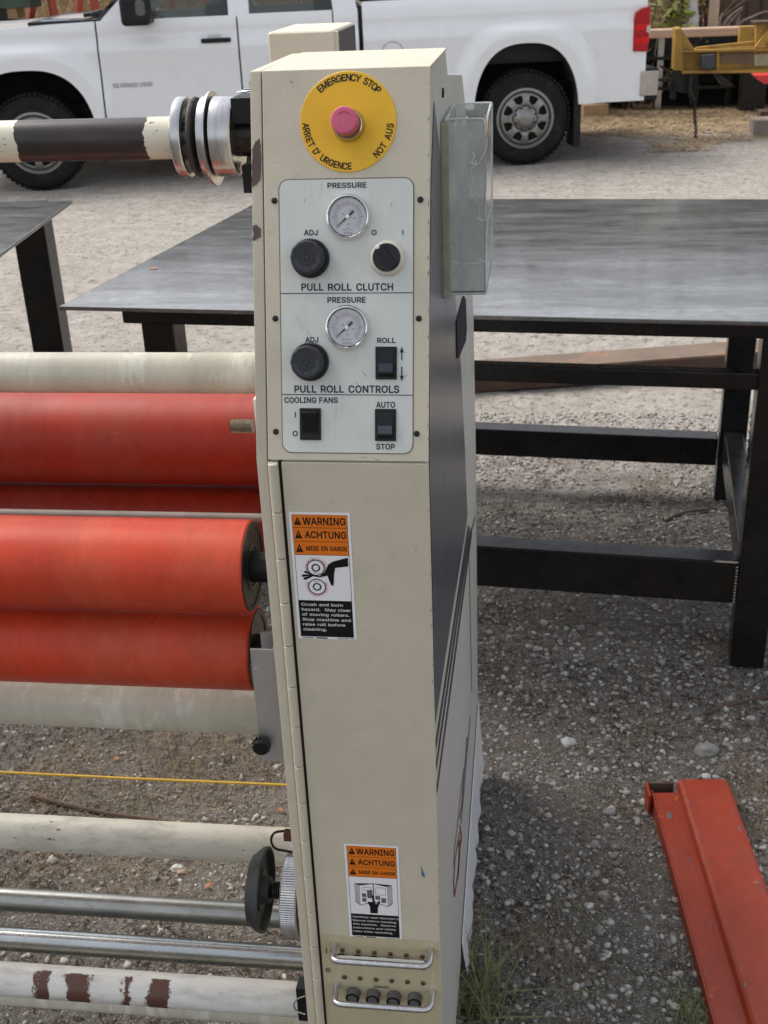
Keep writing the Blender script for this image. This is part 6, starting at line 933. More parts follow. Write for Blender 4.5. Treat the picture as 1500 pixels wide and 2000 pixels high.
# proximity sensor block and threaded bolt
bS = Frame((0, 1.235, 0), (1, 0, 0), (0, 0, 1), (0, -1, 0))
a0, b1 = bS.px(494, 780); a1, b0 = bS.px(512, 877)
box('sensor_block', bS, a0, XP+.003, b0, b1, -.02, .0, WHITEP, mc, .001)
bz = bS.px(480, 826)[1]; bx0 = bS.px(455, 826)[0]; DULLN = mk('dull_nickel', (.36, .32, .26), .35, .9, var=.2, vs_=90)
pr = [(0, .0055), (.0015, .0075)]
t = .0015
while t < a0-bx0: pr += [(t, .0082), (t+.0011, .0068)]; t += .0022
lathe('threaded_sensor', (bx0, 1.225, bz), (1, 0, 0), pr, DULLN, mc, 24)
lathe('sensor_face', (bx0-.001, 1.225, bz), (1, 0, 0), [(0, .004), (.001, .006)], BLK, mc, 20)
# aluminium U channel with knob
cS = Frame((0, 1.165, 0), (1, 0, 0), (0, 0, 1), (0, -1, 0))
x0c, zt = cS.px(488, 1268); x1c = cS.px(537, 1268)[0]; zb = cS.px(520, 1487)[1]
AL = mk('grey_aluminium', (.50, .49, .485), .42, .75, var=.12, vs_=20, bs_=120, bstr=.12, bd=.0004, dirt=(.38, .37, .37), dirt_lo=.5, dirt_hi=.75, ds=20, stretch=(1, 1, .4))
ch = box('channel_bracket', cS, x0c, x1c, zb, zt, -.003, 0, AL, mc, .0004)
box('channel_web', cS, x1c-.004, x1c, zb, zt, -.042, -.003, AL, ch, .0004); box('channel_flange', cS, x0c+.004, x1c-.004, zb, zt, -.042, -.038, AL, ch, .0004)
a, b0 = cS.px(500, 1308); lathe('bracket_rivet', cS.P(a, b0, 0), (0, -1, 0), [(0, .003), (.0008, .0028), (.0012, .0015)], CHROME, ch, 16)
a, b0 = cS.px(514, 1447); kn = lathe('bracket_knob', cS.P(a, b0, 0), (0, -1, 0), [(0, .007), (.004, .007), (.005, .0115), (.014, .012), (.0165, .010), (.017, .001)], BLKG, mc, 28, 1, .0012)
# brake wheels at lower left of the cabinet
wz = None; wY = 1.20; fW = Frame((0, wY, 0), (1, 0, 0), (0, 0, 1), (0, -1, 0)); wa, wb = fW.px(512, 1737); kk = wb
Rb = .5*(fW.px(510, 1664)[1]-fW.px(510, 1806)[1])*.88
RUB = mk('grey_rubber_wheel', (.032, .033, .032), .55, var=.25, vs_=40, bs_=100, bstr=.15, bd=.0005)
bwh = lathe('brake_wheel', (fW.px(492, 1735)[0], wY, wb), (1, 0, 0), [(0, Rb*.62), (.001, Rb*.80), (.007, Rb*.83), (.0075, Rb*.90), (.012, Rb*.92), (.0125, Rb*.97), (.019, Rb), (.0205, Rb*.99), (.0205, Rb*.93), (.013, Rb*.90), (.010, Rb*.50), (.016, Rb*.46), (.016, Rb*.34), (.026, Rb*.30)], RUB, mc, 56)
pts = [(fW.px(526, 1735)[0]+.018*k2/60, wY+.011*cos(k2*.62), wb+.011*sin(k2*.62)) for k2 in range(61)]
tube('coil_spring', pts, .0013, DKM, mc, 6)
lathe('brake_shaft', (fW.px(505, 1735)[0], wY, wb), (1, 0, 0), [(0, .006), (.06, .006)], DKM, mc, 20)
kx = fW.px(561, 1735)[0]
lathe('knurled_wheel', (kx, wY, wb), (1, 0, 0), [(0, Rb*.95), (.001, Rb*1.05), (.003, Rb*1.08), (.022, Rb*1.08), (.024, Rb*1.05), (.0245, Rb*.5)], STEELP, mc, 240, 1, .0007, sharp=10)
tube('cable_loop', rounded([un(575, 1621, 1, 1.2), un(535, 1625, 1, 1.2), un(528, 1640, 1, 1.2), un(535, 1658, 1, 1.2), un(575, 1665, 1, 1.2)], .02, 6), .0017, BLK, mc, 8)
box('red_connector', Frame((0, 1.19, 0), (1, 0, 0), (0, 0, 1), (0, -1, 0)), *[Frame((0, 1.19, 0), (1, 0, 0), (0, 0, 1), (0, -1, 0)).px(x, 1625)[0] for x in (557, 572)], *[Frame((0, 1.19, 0), (1, 0, 0), (0, 0, 1), (0, -1, 0)).px(565, y)[1] for y in (1632, 1618)], 0, .012, RIVET, mc, .001)
# cable clamp at the chipped tube
fC = Frame((0, 1.17, 0), (1, 0, 0), (0, 0, 1), (0, -1, 0))
box('cable_clamp', fC, fC.px(580, 1950)[0], XP+.004, fC.px(585, 1990)[1], fC.px(585, 1928)[1], -.02, .004, BLK, mc, .002)
tube('clip_wire', rounded([fC.P(*fC.px(*p), .006) for p in ((598, 1938), (580, 1944), (575, 1958), (580, 1968), (598, 1974))], .01), .0012, STEELP, mc, 6)

# ================================================================== STEEL TABLES
def on(p, z): return un(p[0], p[1], 2, z)
HT = .93
def steel_table(label, c_fl, c_fr, c_bl, c_br, legs, group):
    """corner points of the top (world), legs list of (x,y,size)"""
    loc = ((c_fl.x+c_br.x)/2, (c_fl.y+c_br.y)/2, 0)
    t = thing('steel_table', label, 'table', loc, group)
    bm = bmesh.new(); A = [bm.verts.new((p.x, p.y, HT-.010)) for p in (c_fl, c_fr, c_br, c_bl)]; B = [bm.verts.new((p.x, p.y, HT)) for p in (c_fl, c_fr, c_br, c_bl)]
    bm.faces.new(A); bm.faces.new(B[::-1])
    for i in range(4): bm.faces.new([A[i], B[i], B[(i+1) % 4], A[(i+1) % 4]])
    bmesh.ops.recalc_face_normals(bm, faces=bm.faces); bev(bm, .0025, 2)
    bobj('tabletop', bm, STEELT, t, wn=True); return t
tm_, n, b = new_mat('brushed_table_plate'); co = coords(n, (1, 5, 1)); co1 = coords(n)
c = ramp(n, noise_(n, co, 2.2, 5, .6, .6), [(.30, (.14, .136, .133)), (.5, (.22, .217, .214)), (.72, (.33, .33, .33))])
c = mixc(n, ramp(n, noise_(n, coords(n, (1, 3, 1)), 7, 5, .6, .5), [(.68, (0, 0, 0)), (.76, (1, 1, 1))]), c, (.30, .285, .27))
c = mixc(n, ramp(n, noise_(n, coords(n, (1, 2.5, 1)), 4.4, 7, .7, .8), [(.60, (0, 0, 0)), (.74, (1, 1, 1))]), c, (.19, .12, .075))
c = mixc(n, ramp(n, noise_(n, coords(n, (1.5, 45, 1)), 10, 3, .5), [(.70, (0, 0, 0)), (.74, (1, 1, 1))]), c, (.34, .34, .35)); c = mixc(n, 1.0, c, ramp(n, noise_(n, co1, 30, 7, .8), [(.3, (.6,)*3), (.65, (1, 1, 1))]), 'MULTIPLY')
n.links.new(c, b.inputs['Base Color']); b.inputs['Metallic'].default_value = .6
n.links.new(ramp(n, noise_(n, co, 5, 6, .7), [(.3, (.07,)*3), (.7, (.20,)*3)]), b.inputs['Roughness']); bump(n, b, noise_(n, coords(n, (1, 8, 1)), 14, 3, .5), .02, .001)
STEELT = tm_
fl = on((115, 598), HT); fr_ = on((1500, 628), HT); dx = (fr_-fl).normalized(); br = on((1495, 388), HT); bl0 = on((503, 395), HT)
side = on((503, 394), HT)-fl; side = side.normalized()*1.30
fl2 = fl; frr = fl+dx*(1.78); bl2 = fl+side+dx*.0
rear_pt = on((925, 388), HT); D = abs((rear_pt-fl).dot(Vector((-dx.y, dx.x, 0)))); bl2 = fl+side*(D/abs(side.dot(Vector((-dx.y, dx.x, 0))))); brr = bl2+dx*1.83
tbl = steel_table('large bare steel plate table standing behind the cream machine', fl, frr, bl2, brr, [], 'bare steel plate tables')
E1 = dx; E2 = Vector((-dx.y, dx.x, 0))
TF = Frame((fl.x, fl.y, 0), E1, E2, (0, 0, 1))
uvw = lambda p, z: (lambda q: ((q-TF.O).dot(E1), (q-TF.O).dot(E2)))(on(p, z))
# leg positions
lr = uvw((1424, 1303), 0); lr2 = uvw((1484, 1305), 0); rr_ = uvw((1368, 921), 0)
LW = .10
u_r = lr[0]; v_f = .10
legs = [('fl', uvw((258, 700), .78)[0]), ]
v_front = max(.03, lr[1]); v_rear = D-.10
print('TABLE', lr, lr2, rr_, D, u_r)
zap = HT-.010
def tbox(nm, u0, u1, v0, v1, z0, z1, r=.006, mat=None): return box(nm, TF, u0, u1, v0, v1, z0, z1, mat or STEELD, tbl, r)
u_l = uvw((262, 690), .78)[0]
tbox('apron_rail', u_l-.03, u_r+LW+.2, v_front-.03, v_front+.045, zap-.075, zap-.001)
tbox('apron_rail', u_l-.03, u_r+LW+.2, v_rear, v_rear+.075, zap-.078, zap-.001)
tbox('apron_rail', u_l, u_l+.075, v_front+.08, v_rear-.005, zap-.078, zap-.001)
for u0 in (u_l, u_r):
    for v0 in (v_front+.004, v_rear+.004): tbox('leg', u0, u0+LW*.82, v0, v0+LW*.8, 0, zap-.080)
tbox('stretcher', u_l+.09, u_r-.003, v_front+.012, v_front+.078, .172, .284)
tbox('stretcher', u_l+.09, u_r-.003, v_rear+.012, v_rear+.078, .115, .208)
tbox('stretcher', u_r+.012, u_r+.07, v_front+.09, v_rear-.0, .14, .24)
tbox('stretcher', u_l+.012, u_l+.07, v_front+.09, v_rear-.0, .14, .24)
tbox('shelf_rail', u_l+.09, u_r+.01, v_front+.02, v_front+.06, .712, .752)
# weld bead at the right joint
for k2 in range(12):
    u0 = u_r-.004; lathe('weld_bead', TF.P(u0, v_front+.010, .176+.0085*k2), (0, 0, 1), [(0, .002), (.003, .0035), (.006, .002)], DULLN, tbl, 8)
lathe('weld_bead', TF.P(u_r-.06, v_front+.012, .285), E1, [(0, .001), (.01, .004), (.055, .0035), (.06, .001)], DULLN, tbl, 8)
# expanded mesh piece at the right leg
bm = bmesh.new()
for k2 in range(9):
    bm_tube(bm, [TF.P(u_r+.01, v_front+.16+.02*math.cos(t), .42+k2*.022+.008*sin(t)) for t in np.linspace(0, 2*pi, 9)[:-1]], .0022, 5, True)
bobj('chain_mesh', bm, DKM, tbl)
# paint flecks and marks on plate
for (x, y, s) in ((300, 525, .013),):
    p = on((x, y), HT); mobj('orange_fleck', [(p.x-s, p.y-s*.3, HT+.0015), (p.x+s*.6, p.y-s*.5, HT+.0015), (p.x+s, p.y+s*.4, HT+.0015), (p.x-s*.3, p.y+s*.6, HT+.0015)], [(0, 1, 2, 3)], LEAFO, tbl)
# second table on the left: only its right end is in the picture
c1 = on((142, 391), HT); c2 = on((-20, 511), HT); e_ = (c2-c1).normalized(); f_ = on((0, 395), HT); g_ = (f_-c1).normalized()
t2 = steel_table('bare steel plate table at the left edge with one dark leg in view', c1+e_*1.15+g_*1.6, c1+e_*1.15, c1+g_*1.6, c1, [], 'bare steel plate tables')
T2 = Frame((c1.x, c1.y, 0), -g_, Vector((g_.y, -g_.x, 0)) if Vector((g_.y, -g_.x, 0)).y > 0 else Vector((-g_.y, g_.x, 0)), (0, 0, 1))
q0 = on((60, 470), .80); uu = (q0-T2.O).dot(T2.u); vv = (q0-T2.O).dot(T2.v)
print('T2', uu, vv)
for (du, dv) in ((0, 0), (-1.2, 0), (-1.2, -.62), (0, -.0)):
    if (du, dv) == (0, -.0) and du == 0 and dv == 0 and any(o.name.startswith('leg') and o.parent == t2 for o in bpy.data.objects): continue
    box('leg', T2, uu+du-.05, uu+du+.06, vv+dv-.02, vv+dv+.07, 0, HT-.0105, STEELD, t2, .004)
box('apron_rail', T2, uu-1.2, uu-.052, vv, vv+.06, HT-.09, HT-.0105, STEELD, t2, .004)

# ================================================================== RUSTY PLATE ON THE GROUND BEHIND THE TABLE
pA = on((900, 722), .10); pB = on((1500, 683), .16)
pA0 = on((928, 736), 0.02)
rp = thing('rusty_steel_beam', 'long flat rusty brown beam lying on the gravel behind the large table', 'beam', (pA.x, pA.y, 0))
d_ = (on((1480, 712), .03)-on((1000, 748), .03)); d_.z = 0; d_.normalize(); nrm = Vector((-d_.y, d_.x, 0)); o_ = on((1000, 748), .03)
RF = Frame((o_.x, o_.y, 0), d_, nrm, (0, 0, 1))
box('top_plate', RF, -.55, 2.2, 0, .16, .075, .085, RUSTB, rp, .002); box('side_web', RF, -.55, 2.2, .006, .014, .0, .075, RUSTD, rp); box('side_web', RF, -.55, 2.2, .146, .154, .0, .075, RUSTD, rp)

# ================================================================== RED STEEL BEAM, lower right
e0 = on((1275, 1548), .03); e1 = on((1400, 2010), .03); dd = (e1-e0); dd.z = 0; L_ = dd.length; dd.normalize(); nn_ = Vector((-dd.y, dd.x, 0))
if nn_.x < 0: nn_ = -nn_
BF = Frame((e0.x, e0.y, 0), dd, nn_, (0, 0, 1)); w1 = (on((1424, 1534), .05)-BF.O).dot(nn_); ws = (on((1322, 1534), .045)-BF.O).dot(nn_)
print('BEAM', w1, ws, L_)
rbm = thing('red_steel_beam', 'red painted steel channel beam lying on the gravel at lower right', 'beam', (e0.x, e0.y, 0))
box('lower_flange', BF, .008, L_+.9, 0, w1-.006, .030, .036, REDP, rbm, .001)
box('outer_web', BF, 0.0, L_+.9, -.004, -.0005, .0, .037, REDP, rbm, .001)
box('inner_web', BF, 0.0, L_+.9, w1-.004, w1+.001, .0, .049, REDP, rbm, .001)
plate('raised_plate', Frame(BF.O, BF.v, BF.n, BF.u), [(ws, .0365), (ws+.004, .050), (ws+.010, .054), (w1-.006, .054), (w1-.001, .0505), (w1-.0045, .048), (ws+.012, .048), (ws+.008, .0365)], -.012, L_+.9, REDP, rbm, .0008)
rb_ = random.Random(5); CHIP = mk('grey_paint_chip', (.13, .135, .15), .5)
for _ in range(30):
    t = rb_.uniform(.01, .9); e = rb_.choice((ws+.0105, ws+.013, w1-.012, .006, ws-.012)); hgt = .0543 if e > ws+.01 else .0363; L = rb_.uniform(.002, .011); W_ = rb_.uniform(.0008, .0028)
    f_ = Frame(BF.O, BF.u, BF.v, BF.n); blob(f_, [(t-L, e-W_*.3), (t-L*.3, e+W_), (t+L*.5, e+W_*.5), (t+L, e-W_*.2), (t+L*.2, e-W_)], hgt, CHIP, 'paint_chip', rbm, .0006, 3)
box('end_lip', BF, -.016, -.012, -.012, ws-.004, .0, .044, RUSTD, rbm, .001); box('end_lip', BF, -.010, .06, w1+.0015, w1+.010, .0, .045, RUSTD, rbm, .001)
box('end_lip', BF, -.016, .03, -.014, -.0085, .0, .046, REDP, rbm, .001)

# ================================================================== WHITE PICKUP TRUCK
TA = on((85, 372), 0); TBp = on((1025, 322), 0); td = (TBp-TA); td.z = 0; WB = td.length; td.normalize(); tn = Vector((-td.y, td.x, 0))
TK = Frame((TA.x, TA.y, 0), td, tn, (0, 0, 1)); TW = 1.92
tk = thing('pickup_truck', 'white four door pickup truck parked side on behind the steel tables', 'truck', tuple(TA))
def smooth(t): t = max(0, min(1, t)); return t*t*(3-2*t)
WR = .365
def arch(s, sc, W_, H_, z0=.36, p=2.6):
    t = abs((s-sc)/W_)
    return 0 if t >= 1 else z0+H_*(1-t**p)**(1/2.3)
def off(s, z, flare=True):
    o = 0
    if z < .62: o += .06*((.62-z)/.3)**2*.5
    if z > 1.02: o += .035*smooth((z-1.02)/.1)
    if z > 1.15: o += (z-1.15)**2*2.2
    o += .006*cos((z-.8)*6)
    for sc, W_ in ((0, .50), (WB, .43)):
        rx = abs(s-sc)/(W_+.12); rz = max(0, (z-.36))/.70; r_ = (rx**2.6+rz**2.6)**(1/2.6)
        o -= .045*smooth((1.12-r_)/.22)
    return o
def side_panel(nm, s0, s1, zb, zt, mat=WPAINT, far=False, nc=60, nr=26, cuts=()):
    ss = sorted(set(list(np.linspace(s0, s1, nc))+[c_ for c_ in cuts if s0 <= c_ <= s1])); bm = bmesh.new(); L0, L1 = [], []
    for s in ss:
        a, b_ = zb(s), zt(s); r0, r1 = [], []
        for j in range(nr+1):
            z = a+(b_-a)*j/nr; o = off(s, z)
            f = (lambda q: q) if not far else (lambda q: TW-q)
            r0.append(bm.verts.new(TK.P(s, f(o), z))); r1.append(bm.verts.new(TK.P(s, f(o+.03), z)))
        L0.append(r0); L1.append(r1)
    n_ = len(ss)
    for i in range(n_-1):
        for j in range(nr):
            bm.faces.new([L0[i][j], L0[i+1][j], L0[i+1][j+1], L0[i][j+1]]); bm.faces.new([L1[i][j], L1[i][j+1], L1[i+1][j+1], L1[i+1][j]])
        bm.faces.new([L0[i][0], L1[i][0], L1[i+1][0], L0[i+1][0]]); bm.faces.new([L0[i][nr], L0[i+1][nr], L1[i+1][nr], L1[i][nr]])
    for j in range(nr):
        bm.faces.new([L0[0][j], L0[0][j+1], L1[0][j+1], L1[0][j]]); bm.faces.new([L0[-1][j], L1[-1][j], L1[-1][j+1], L0[-1][j+1]])
    return bobj(nm, bm, mat, tk, True, 50)
fine = lambda sc, W_: [sc+sg*W_*q for sg in (-1, 1) for q in (.999, .996, .99, .98, .965, .945, .92, .89, 1.001)]
cf, crr = fine(0, .50), fine(WB, .43)
ROCK = .40
for far in (False, True):
    side_panel('front_fender', -.85, .572, lambda s: max(ROCK, arch(s, 0, .50, .55)), lambda s: 1.222+.02*s-.012*smooth((.3-s)/.6), far=far, cuts=cf, nc=70)
    d1 = side_panel('front_door', .585, 1.655, lambda s: ROCK, lambda s: 1.235+.0*s, far=far, nc=20)
    d2 = side_panel('rear_door', 1.668, 2.40, lambda s: ROCK, lambda s: 1.240, far=far, nc=20)
    side_panel('cab_corner', 2.410, 2.600, lambda s: ROCK, lambda s: 1.245, far=far, nc=8)
    side_panel('bed_side', 2.635, 4.90, lambda s: max(.46, arch(s, WB, .43, .58)), lambda s: 1.275, far=far, cuts=crr, nc=80)
    f = (lambda q: q) if not far else (lambda q: TW-q)
    # glasshouse pillars (leaning inwards)
    def pillar(nm, pts, m=WPAINT, c0=.0, c1=.035):
        # pts (s,z); offset grows with height
        bm = bmesh.new(); A, B = [], []
        for s, z in pts:
            o = .052+(z-1.22)*.30; A.append(bm.verts.new(TK.P(s, f(o+c0), z))); B.append(bm.verts.new(TK.P(s, f(o+c1), z)))
        bm.faces.new(A); bm.faces.new(B[::-1]); m_ = len(pts)
        for i in range(m_): bm.faces.new([A[i], B[i], B[(i+1) % m_], A[(i+1) % m_]])
        return bobj(nm, bm, m, tk)
    pillar('pillar', [(.60, 1.22), (.86, 1.22), (1.32, 1.70), (1.12, 1.70)]); pillar('pillar', [(1.60, 1.22), (1.76, 1.22), (1.76, 1.70), (1.60, 1.70)]); pillar('pillar', [(2.41, 1.22), (2.60, 1.22), (2.52, 1.70), (2.38, 1.70)])
    pillar('window_glass', [(.87, 1.21), (1.595, 1.21), (1.595, 1.69), (1.31, 1.69)], AUTOG, .012, .016); pillar('window_glass', [(1.765, 1.215), (2.405, 1.215), (2.375, 1.69), (1.765, 1.69)], AUTOG, .012, .016)
    pillar('roof_rail', [(1.12, 1.70), (2.52, 1.70), (2.50, 1.76), (1.2, 1.76)])
    # belt weather strips
    for (s0, s1) in ((.87, 1.60), (1.765, 2.41)):
        box('belt_strip', TK, s0, s1, f(.044) if not far else f(.06), f(.06) if not far else f(.044), 1.198, 1.222, TRIM, tk, .003)
    # rub of arch lip liner
    for sc, W_, H_ in ((0, .50, .55), (WB, .43, .58)):
        bm = bmesh.new(); rows = []
        for s in [sc-W_*cos(q) for q in np.linspace(0.03, pi-.03, 40)]:
            z = max(arch(s, sc, W_, H_), .42)+.006; rows.append([bm.verts.new(TK.P(s, f(q), z)) for q in (.0, .12, .62)])
        for i in range(39):
            for j in range(2): bm.faces.new([rows[i][j], rows[i+1][j], rows[i+1][j+1], rows[i][j+1]])
        bobj('wheel_arch_liner', bm, LINER, tk)
    # bed rail cap and inner wall
    box('bed_rail', TK, 2.64, 4.90, min(f(.075), f(.15)), max(f(.075), f(.15)), 1.262, 1.288, WPAINT, tk, .008)
    box('bed_inner_wall', TK, 2.66, 4.88, min(f(.12), f(.145)), max(f(.12), f(.145)), .80, 1.262, TRIM, tk)
box('roof', TK, 1.15, 2.52, .19, TW-.19, 1.755, 1.80, WPAINT, tk, .02, 3)
box('bed_floor', TK, 2.66, 4.88, .15, TW-.15, .78, .80, TRIM, tk); box('bed_front_wall', TK, 2.625, 2.66, .10, TW-.10, .5, 1.275, WPAINT, tk)
box('tailgate', TK, 4.86, 4.90, .14, TW-.14, .60, 1.27, WPAINT, tk, .01)
box('underbody', TK, .5, 3.4, .14, TW-.14, .36, .55, DARK, tk); box('underbody', TK, 4.38, 4.85, .14, TW-.14, .50, .76, DARK, tk); box('underbody', TK, -.8, -.52, .1, TW-.1, .4, .9, DARK, tk)
box('underbody', TK, 3.42, 4.36, .60, TW-.60, .50, .99, DARK, tk); box('chassis', TK, -.5, 4.8, .45, .60, .48, .60, DARK, tk); box('chassis', TK, -.5, 4.8, TW-.6, TW-.45, .48, .60, DARK, tk); box('engine_block', TK, -.6, .6, .62, TW-.62, .40, 1.1, DARK, tk)
box('axle', TK, WB-.06, WB+.06, .25, TW-.25, .32, .42, DARK, tk, .02); box('axle', TK, -.06, .06, .25, TW-.25, .32, .42, DARK, tk, .02)
# cab lower interior: seats, dashboard
for s0 in (1.25, 2.15):
    for v0 in (.30, 1.10): box('seat_back', TK, s0+.15, s0+.30, v0, v0+.5, .7, 1.32, mk('seat_grey', (.06, .055, .05), .9) if (s0, v0) == (1.25, .30) else bpy.data.materials['seat_grey'], tk, .05, 3)
box('dashboard', TK, .62, .95, .12, TW-.12, .9, 1.20, TRIM, tk, .03)
# hood, cowl, windshield
bm = bmesh.new(); G = []
for s in np.linspace(-.85, .52, 24):
    row = []
    for v in np.linspace(.06, TW-.06, 28):
        e = min(v-.06, TW-.06-v)/.9; cr2 = .020*smooth(e*3)+.014*smooth((e-.35)*3)-.02*smooth((.3-s)/.5)
        row.append(bm.verts.new(TK.P(s, v, 1.216+.02*s+cr2-.05*smooth((-.55-s)/.35))))
    G.append(row)
for i in range(23):
    for j in range(27): bm.faces.new([G[i][j], G[i+1][j], G[i+1][j+1], G[i][j+1]])
bobj('hood', bm, WPAINT, tk)
box('cowl', TK, .06, .62, .085, TW-.085, 1.205, 1.248, TRIM, tk, .01); cwl = box('cowl_decal', TK, .16, .38, .095, .14, 1.248, 1.254, mk('pale_blue_decal', (.5, .55, .7), .4), tk)
box('wiper', TK, .48, .53, .16, .9, 1.262, 1.29, TRIM, tk, .005)
bm = bmesh.new(); q = [bm.verts.new(p) for p in (TK.P(.56, .10, 1.24), TK.P(.56, TW-.10, 1.24), TK.P(1.17, TW-.22, 1.74), TK.P(1.17, .22, 1.74))]; bm.faces.new(q); ws_ = bobj('windshield', bm, AUTOG, tk)
bm = bmesh.new(); q = [bm.verts.new(p) for p in (TK.P(2.60, .16, 1.22), TK.P(2.60, TW-.16, 1.22), TK.P(2.5, TW-.22, 1.74), TK.P(2.5, .22, 1.74))]; bm.faces.new(q); bobj('rear_window', bm, AUTOG, tk)
# grille/front closure
box('front_end', TK, -.90, -.83, .05, TW-.05, .45, 1.16, TRIM, tk, .03)
# dark gaps behind panel seams
for s in (.5785, 1.6615, 2.405): box('door_gap', TK, s-.010, s+.010, .040, .05, ROCK+.01, 1.20, DARK, tk)
box('cab_gap', TK, 2.602, 2.632, .05, .12, .42, 1.26, DARK, tk)
box('rocker_panel', TK, .50, 2.62, .03, .12, .34, .41, WPAINT, tk, .01)
# door handle
hs_, hz = 1.49, 1.063
h = box('door_handle', TK, hs_-.115, hs_+.115, -.028+off(hs_, hz), -.010+off(hs_, hz), hz-.017, hz+.017, TRIM, tk, .008, 3)
box('handle_cup', TK, hs_-.06, hs_+.04, -.004+off(hs_, hz), .004+off(hs_, hz), hz-.045, hz+.045, mk('cup_white', (.6, .61, .62), .3), h, .003)
# mirror
ms, mz = .93, 1.31
m1 = box('side_mirror', TK, ms-.12, ms+.10, -.26, -.06, mz-.11, mz+.10, TRIM, tk, .045, 4); box('mirror_cap', TK, ms-.02, ms+.085, -.262, -.10, mz-.06, mz+.085, mk('mirror_grey', (.10, .10, .095), .35), m1, .035, 3); box('mirror_arm', TK, ms-.02, ms+.10, -.08, .06, mz-.10, mz-.04, TRIM, m1, .01)
# badge lettering (worn and unreadable at this distance)
TS = Frame((TA.x, TA.y, 0), td, (0, 0, 1), -tn); TSp = Frame(TS.O, TS.u, TS.v, TS.n)
b0_, c0_ = TSp.px(221, 172); b1_, c1_ = TSp.px(269, 163); ofs = -off(.75, .8)+.004
BADGE = mk('badge_chrome', (.32, .32, .32), .3, .6)
text('SILVERADO', TSp, b0_, b1_, c0_, c0_+.032, ofs, BADGE, tk, .03); b2_, _ = TSp.px(273, 165); b3_, _ = TSp.px(298, 165); text('2500', TSp, b2_, b3_, c0_, c0_+.032, ofs, BADGE, tk, .03)
# fuel door ring
fs, fz = TSp.px(767, 104); tube('fuel_door_ring', [TSp.P(fs+.085*cos(t), fz+.085*sin(t), -off(fs, fz)+.0015) for t in np.linspace(0, 2*pi, 40)[:-1]], .004, mk('seam_grey', (.35, .36, .37), .4), tk, 6, True)
# tail lamp
tl = plate('tail_lamp', TSp, [TSp.px(*p) for p in ((1236, 101), (1238, 40), (1242, 24), (1253, 16), (1271, 11), (1268, 60), (1265, 101))], -.10, .008, TAIL, tk, .008)
for (ya, yb_) in ((47, 58), (73, 84)): plate('lamp_reflector', TSp, [TSp.px(*p) for p in ((1240, ya+2), (1268, ya-1), (1267, yb_-1), (1240, yb_+1))], -.02, .011, TAILB, tl, .002)
plate('reverse_lens', TSp, [TSp.px(*p) for p in ((1263, 50), (1270, 49), (1269, 65), (1262, 62))], -.012, .013, mk('pale_lens', (.6, .5, .5), .2), tl)
# rear bumper
bu0, bz1 = TSp.px(1252, 134); bu1, _ = TSp.px(1284, 134); bz0 = TSp.px(1265, 192)[1]
bp = box('rear_bumper', TK, bu0-.14, bu1+.02, .02, TW-.02, bz0-.02, bz1, TRIM, tk, .02, 3); box('chrome_corner', TK, bu0, bu1+.01, -.015, .04, bz0+.02, bz1-.02, mk('bumper_chrome', (.45, .42, .38), .3, .8), bp, .012, 3)
box('hitch', TK, bu0+.0, bu1+.12, .8, 1.0, .42, .50, DARK, tk, .01)
# mud flap
for sc in (.47, WB+.47):
    if sc > 3: box('mud_flap', TK, WB+.40, WB+.46, .0, .26, .12, .62, TRIM, tk, .01)
    else: box('mud_flap', TK, .49, .55, .0, .24, .20, .60, TRIM, tk, .01)
